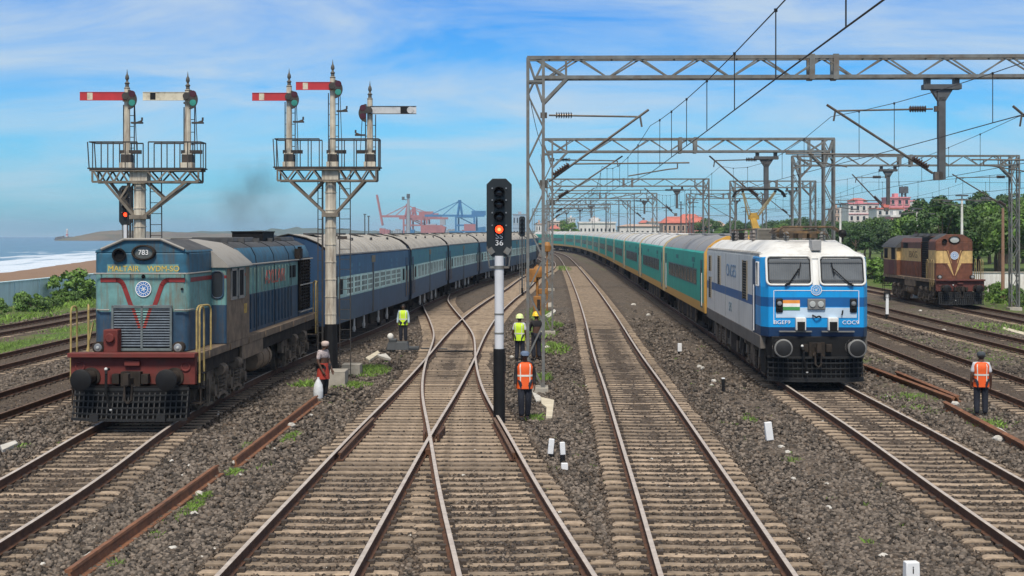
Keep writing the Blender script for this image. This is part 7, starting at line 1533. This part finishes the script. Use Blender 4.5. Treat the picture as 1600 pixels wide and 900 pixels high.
for x, yt, D in ((947, 316, 300), (967, 312, 330), (991, 306, 350), (1083, 314, 260), (1064, 318, 300), (1165, 322, 300), (1041, 322, 330)):
    k = D/FPX; g = gz(D)-.3; h = CAM_H-(yt-368)*k-g; t = thing('line_pole', 'thin dark trackside pole among the far gantries', 'pole', ((x-800)*k, D, g), 0, 'poles among the far gantries'); mb = MB(); mb.cyl((0, 0, 0), (0, 0, h), .16, .12, n=8); mb.build('pole', m_galvd, t); mb = MB(); mb.box((0, 0, h-.3), (2.0, .12, .14)); mb.box((.0, 0, h-1.1), (1.2, .12, .12)); mb.lathe([(.05, h), (.14, h+.1), (.14, h+.4), (.03, h+.5)], n=8); mb.build('crossarm', m_galvd, t)
# bicycle resting by the white wall
X, D = 33.9, 100.3; t = thing('bicycle', 'dark bicycle leaning on the white wall right of the brown locomotive', 'bicycle', (X, D, gz(D)-.3), R(4))
for x in (-.52, .52): w = MB(); P = [(x+.34*math.cos(a), 0, .34+.34*math.sin(a)) for a in np.linspace(0, 2*PI, 17)]; w.tube(P, .03, 5); [w.bar((x, 0, .34), P[i], .01) for i in range(0, 16, 2)]; w.build('wheel', m_black, t)
f = MB(); f.tube([(-.52, 0, .34), (-.1, 0, .32), (.32, 0, .85), (-.22, 0, .85), (-.1, 0, .32)], .022, 5); f.tube([(-.52, 0, .34), (-.22, 0, .85)], .018, 5); f.tube([(.52, 0, .34), (.36, 0, .95), (.30, 0, 1.0)], .022, 5); f.build('frame', m_black, t); f = MB(); f.box((-.24, 0, .93), (.26, .14, .06)); f.bar((-.22, 0, .85), (-.24, 0, .93), .03); f.build('saddle', m_black, t); f = MB(); f.bar((.3, -.25, 1.0), (.3, .25, 1.0), .03); f.build('handlebar', m_black, t)
# ------------------------------------------------------------------ smoke over the blue locomotive, haze in the air
def volume_box(name, a, b, dens, col, noise=False):
    m = bpy.data.materials.new(name); m.use_nodes = True; nt = m.node_tree; nt.nodes.clear(); o = nt.nodes.new('ShaderNodeOutputMaterial'); v = nt.nodes.new('ShaderNodeVolumePrincipled'); v.inputs['Color'].default_value = (*col, 1); v.inputs['Density'].default_value = dens; v.inputs['Anisotropy'].default_value = .0; nt.links.new(v.outputs[0], o.inputs['Volume'])
    mb = MB(); mb.bb(a, b); ob = mb.build(name, m, smooth=0); return tag(ob, kind='stuff'), v, nt
hz, hv, _ = volume_box('haze', (-5200, -60, -6.0), (5200, 5200, 48), .00017, (.56, .75, 1.0))

# faint exhaust smoke
def smoke():
    m = bpy.data.materials.new('smoke'); m.use_nodes = True; nt = m.node_tree; nt.nodes.clear(); N = nt.nodes.new; o = N('ShaderNodeOutputMaterial'); v = N('ShaderNodeVolumePrincipled'); v.inputs['Color'].default_value = (.20, .21, .23, 1)
    tc = N('ShaderNodeTexCoord'); n = N('ShaderNodeTexNoise'); n.inputs['Scale'].default_value = 1.0; n.inputs['Detail'].default_value = 4; nt.links.new(tc.outputs['Object'], n.inputs['Vector'])
    ln = N('ShaderNodeVectorMath'); ln.operation = 'LENGTH'; mp = N('ShaderNodeMapping'); mp.inputs['Location'].default_value = (-.5, -.5, -.5); nt.links.new(tc.outputs['Generated'], mp.inputs[0]); nt.links.new(mp.outputs[0], ln.inputs[0])
    r = N('ShaderNodeMapRange'); r.inputs[1].default_value = .5; r.inputs[2].default_value = .1; nt.links.new(ln.outputs['Value'], r.inputs[0])
    k = N('ShaderNodeMapRange'); k.inputs[1].default_value = .42; k.inputs[2].default_value = .7; k.inputs[4].default_value = .8; nt.links.new(n.outputs[0], k.inputs[0])
    x = N('ShaderNodeMath'); x.operation = 'MULTIPLY'; nt.links.new(r.outputs[0], x.inputs[0]); nt.links.new(k.outputs[0], x.inputs[1]); nt.links.new(x.outputs[0], v.inputs['Density']); nt.links.new(v.outputs[0], o.inputs['Volume'])
    mb = MB(); mb.sph((0, 0, 0), (1.5, 1.4, 1.55), 0, 16, 10); s = mb.build('smoke', m, smooth=60); s.location = (-8.6, 46.2, 5.75); tag(s, kind='stuff')
smoke()
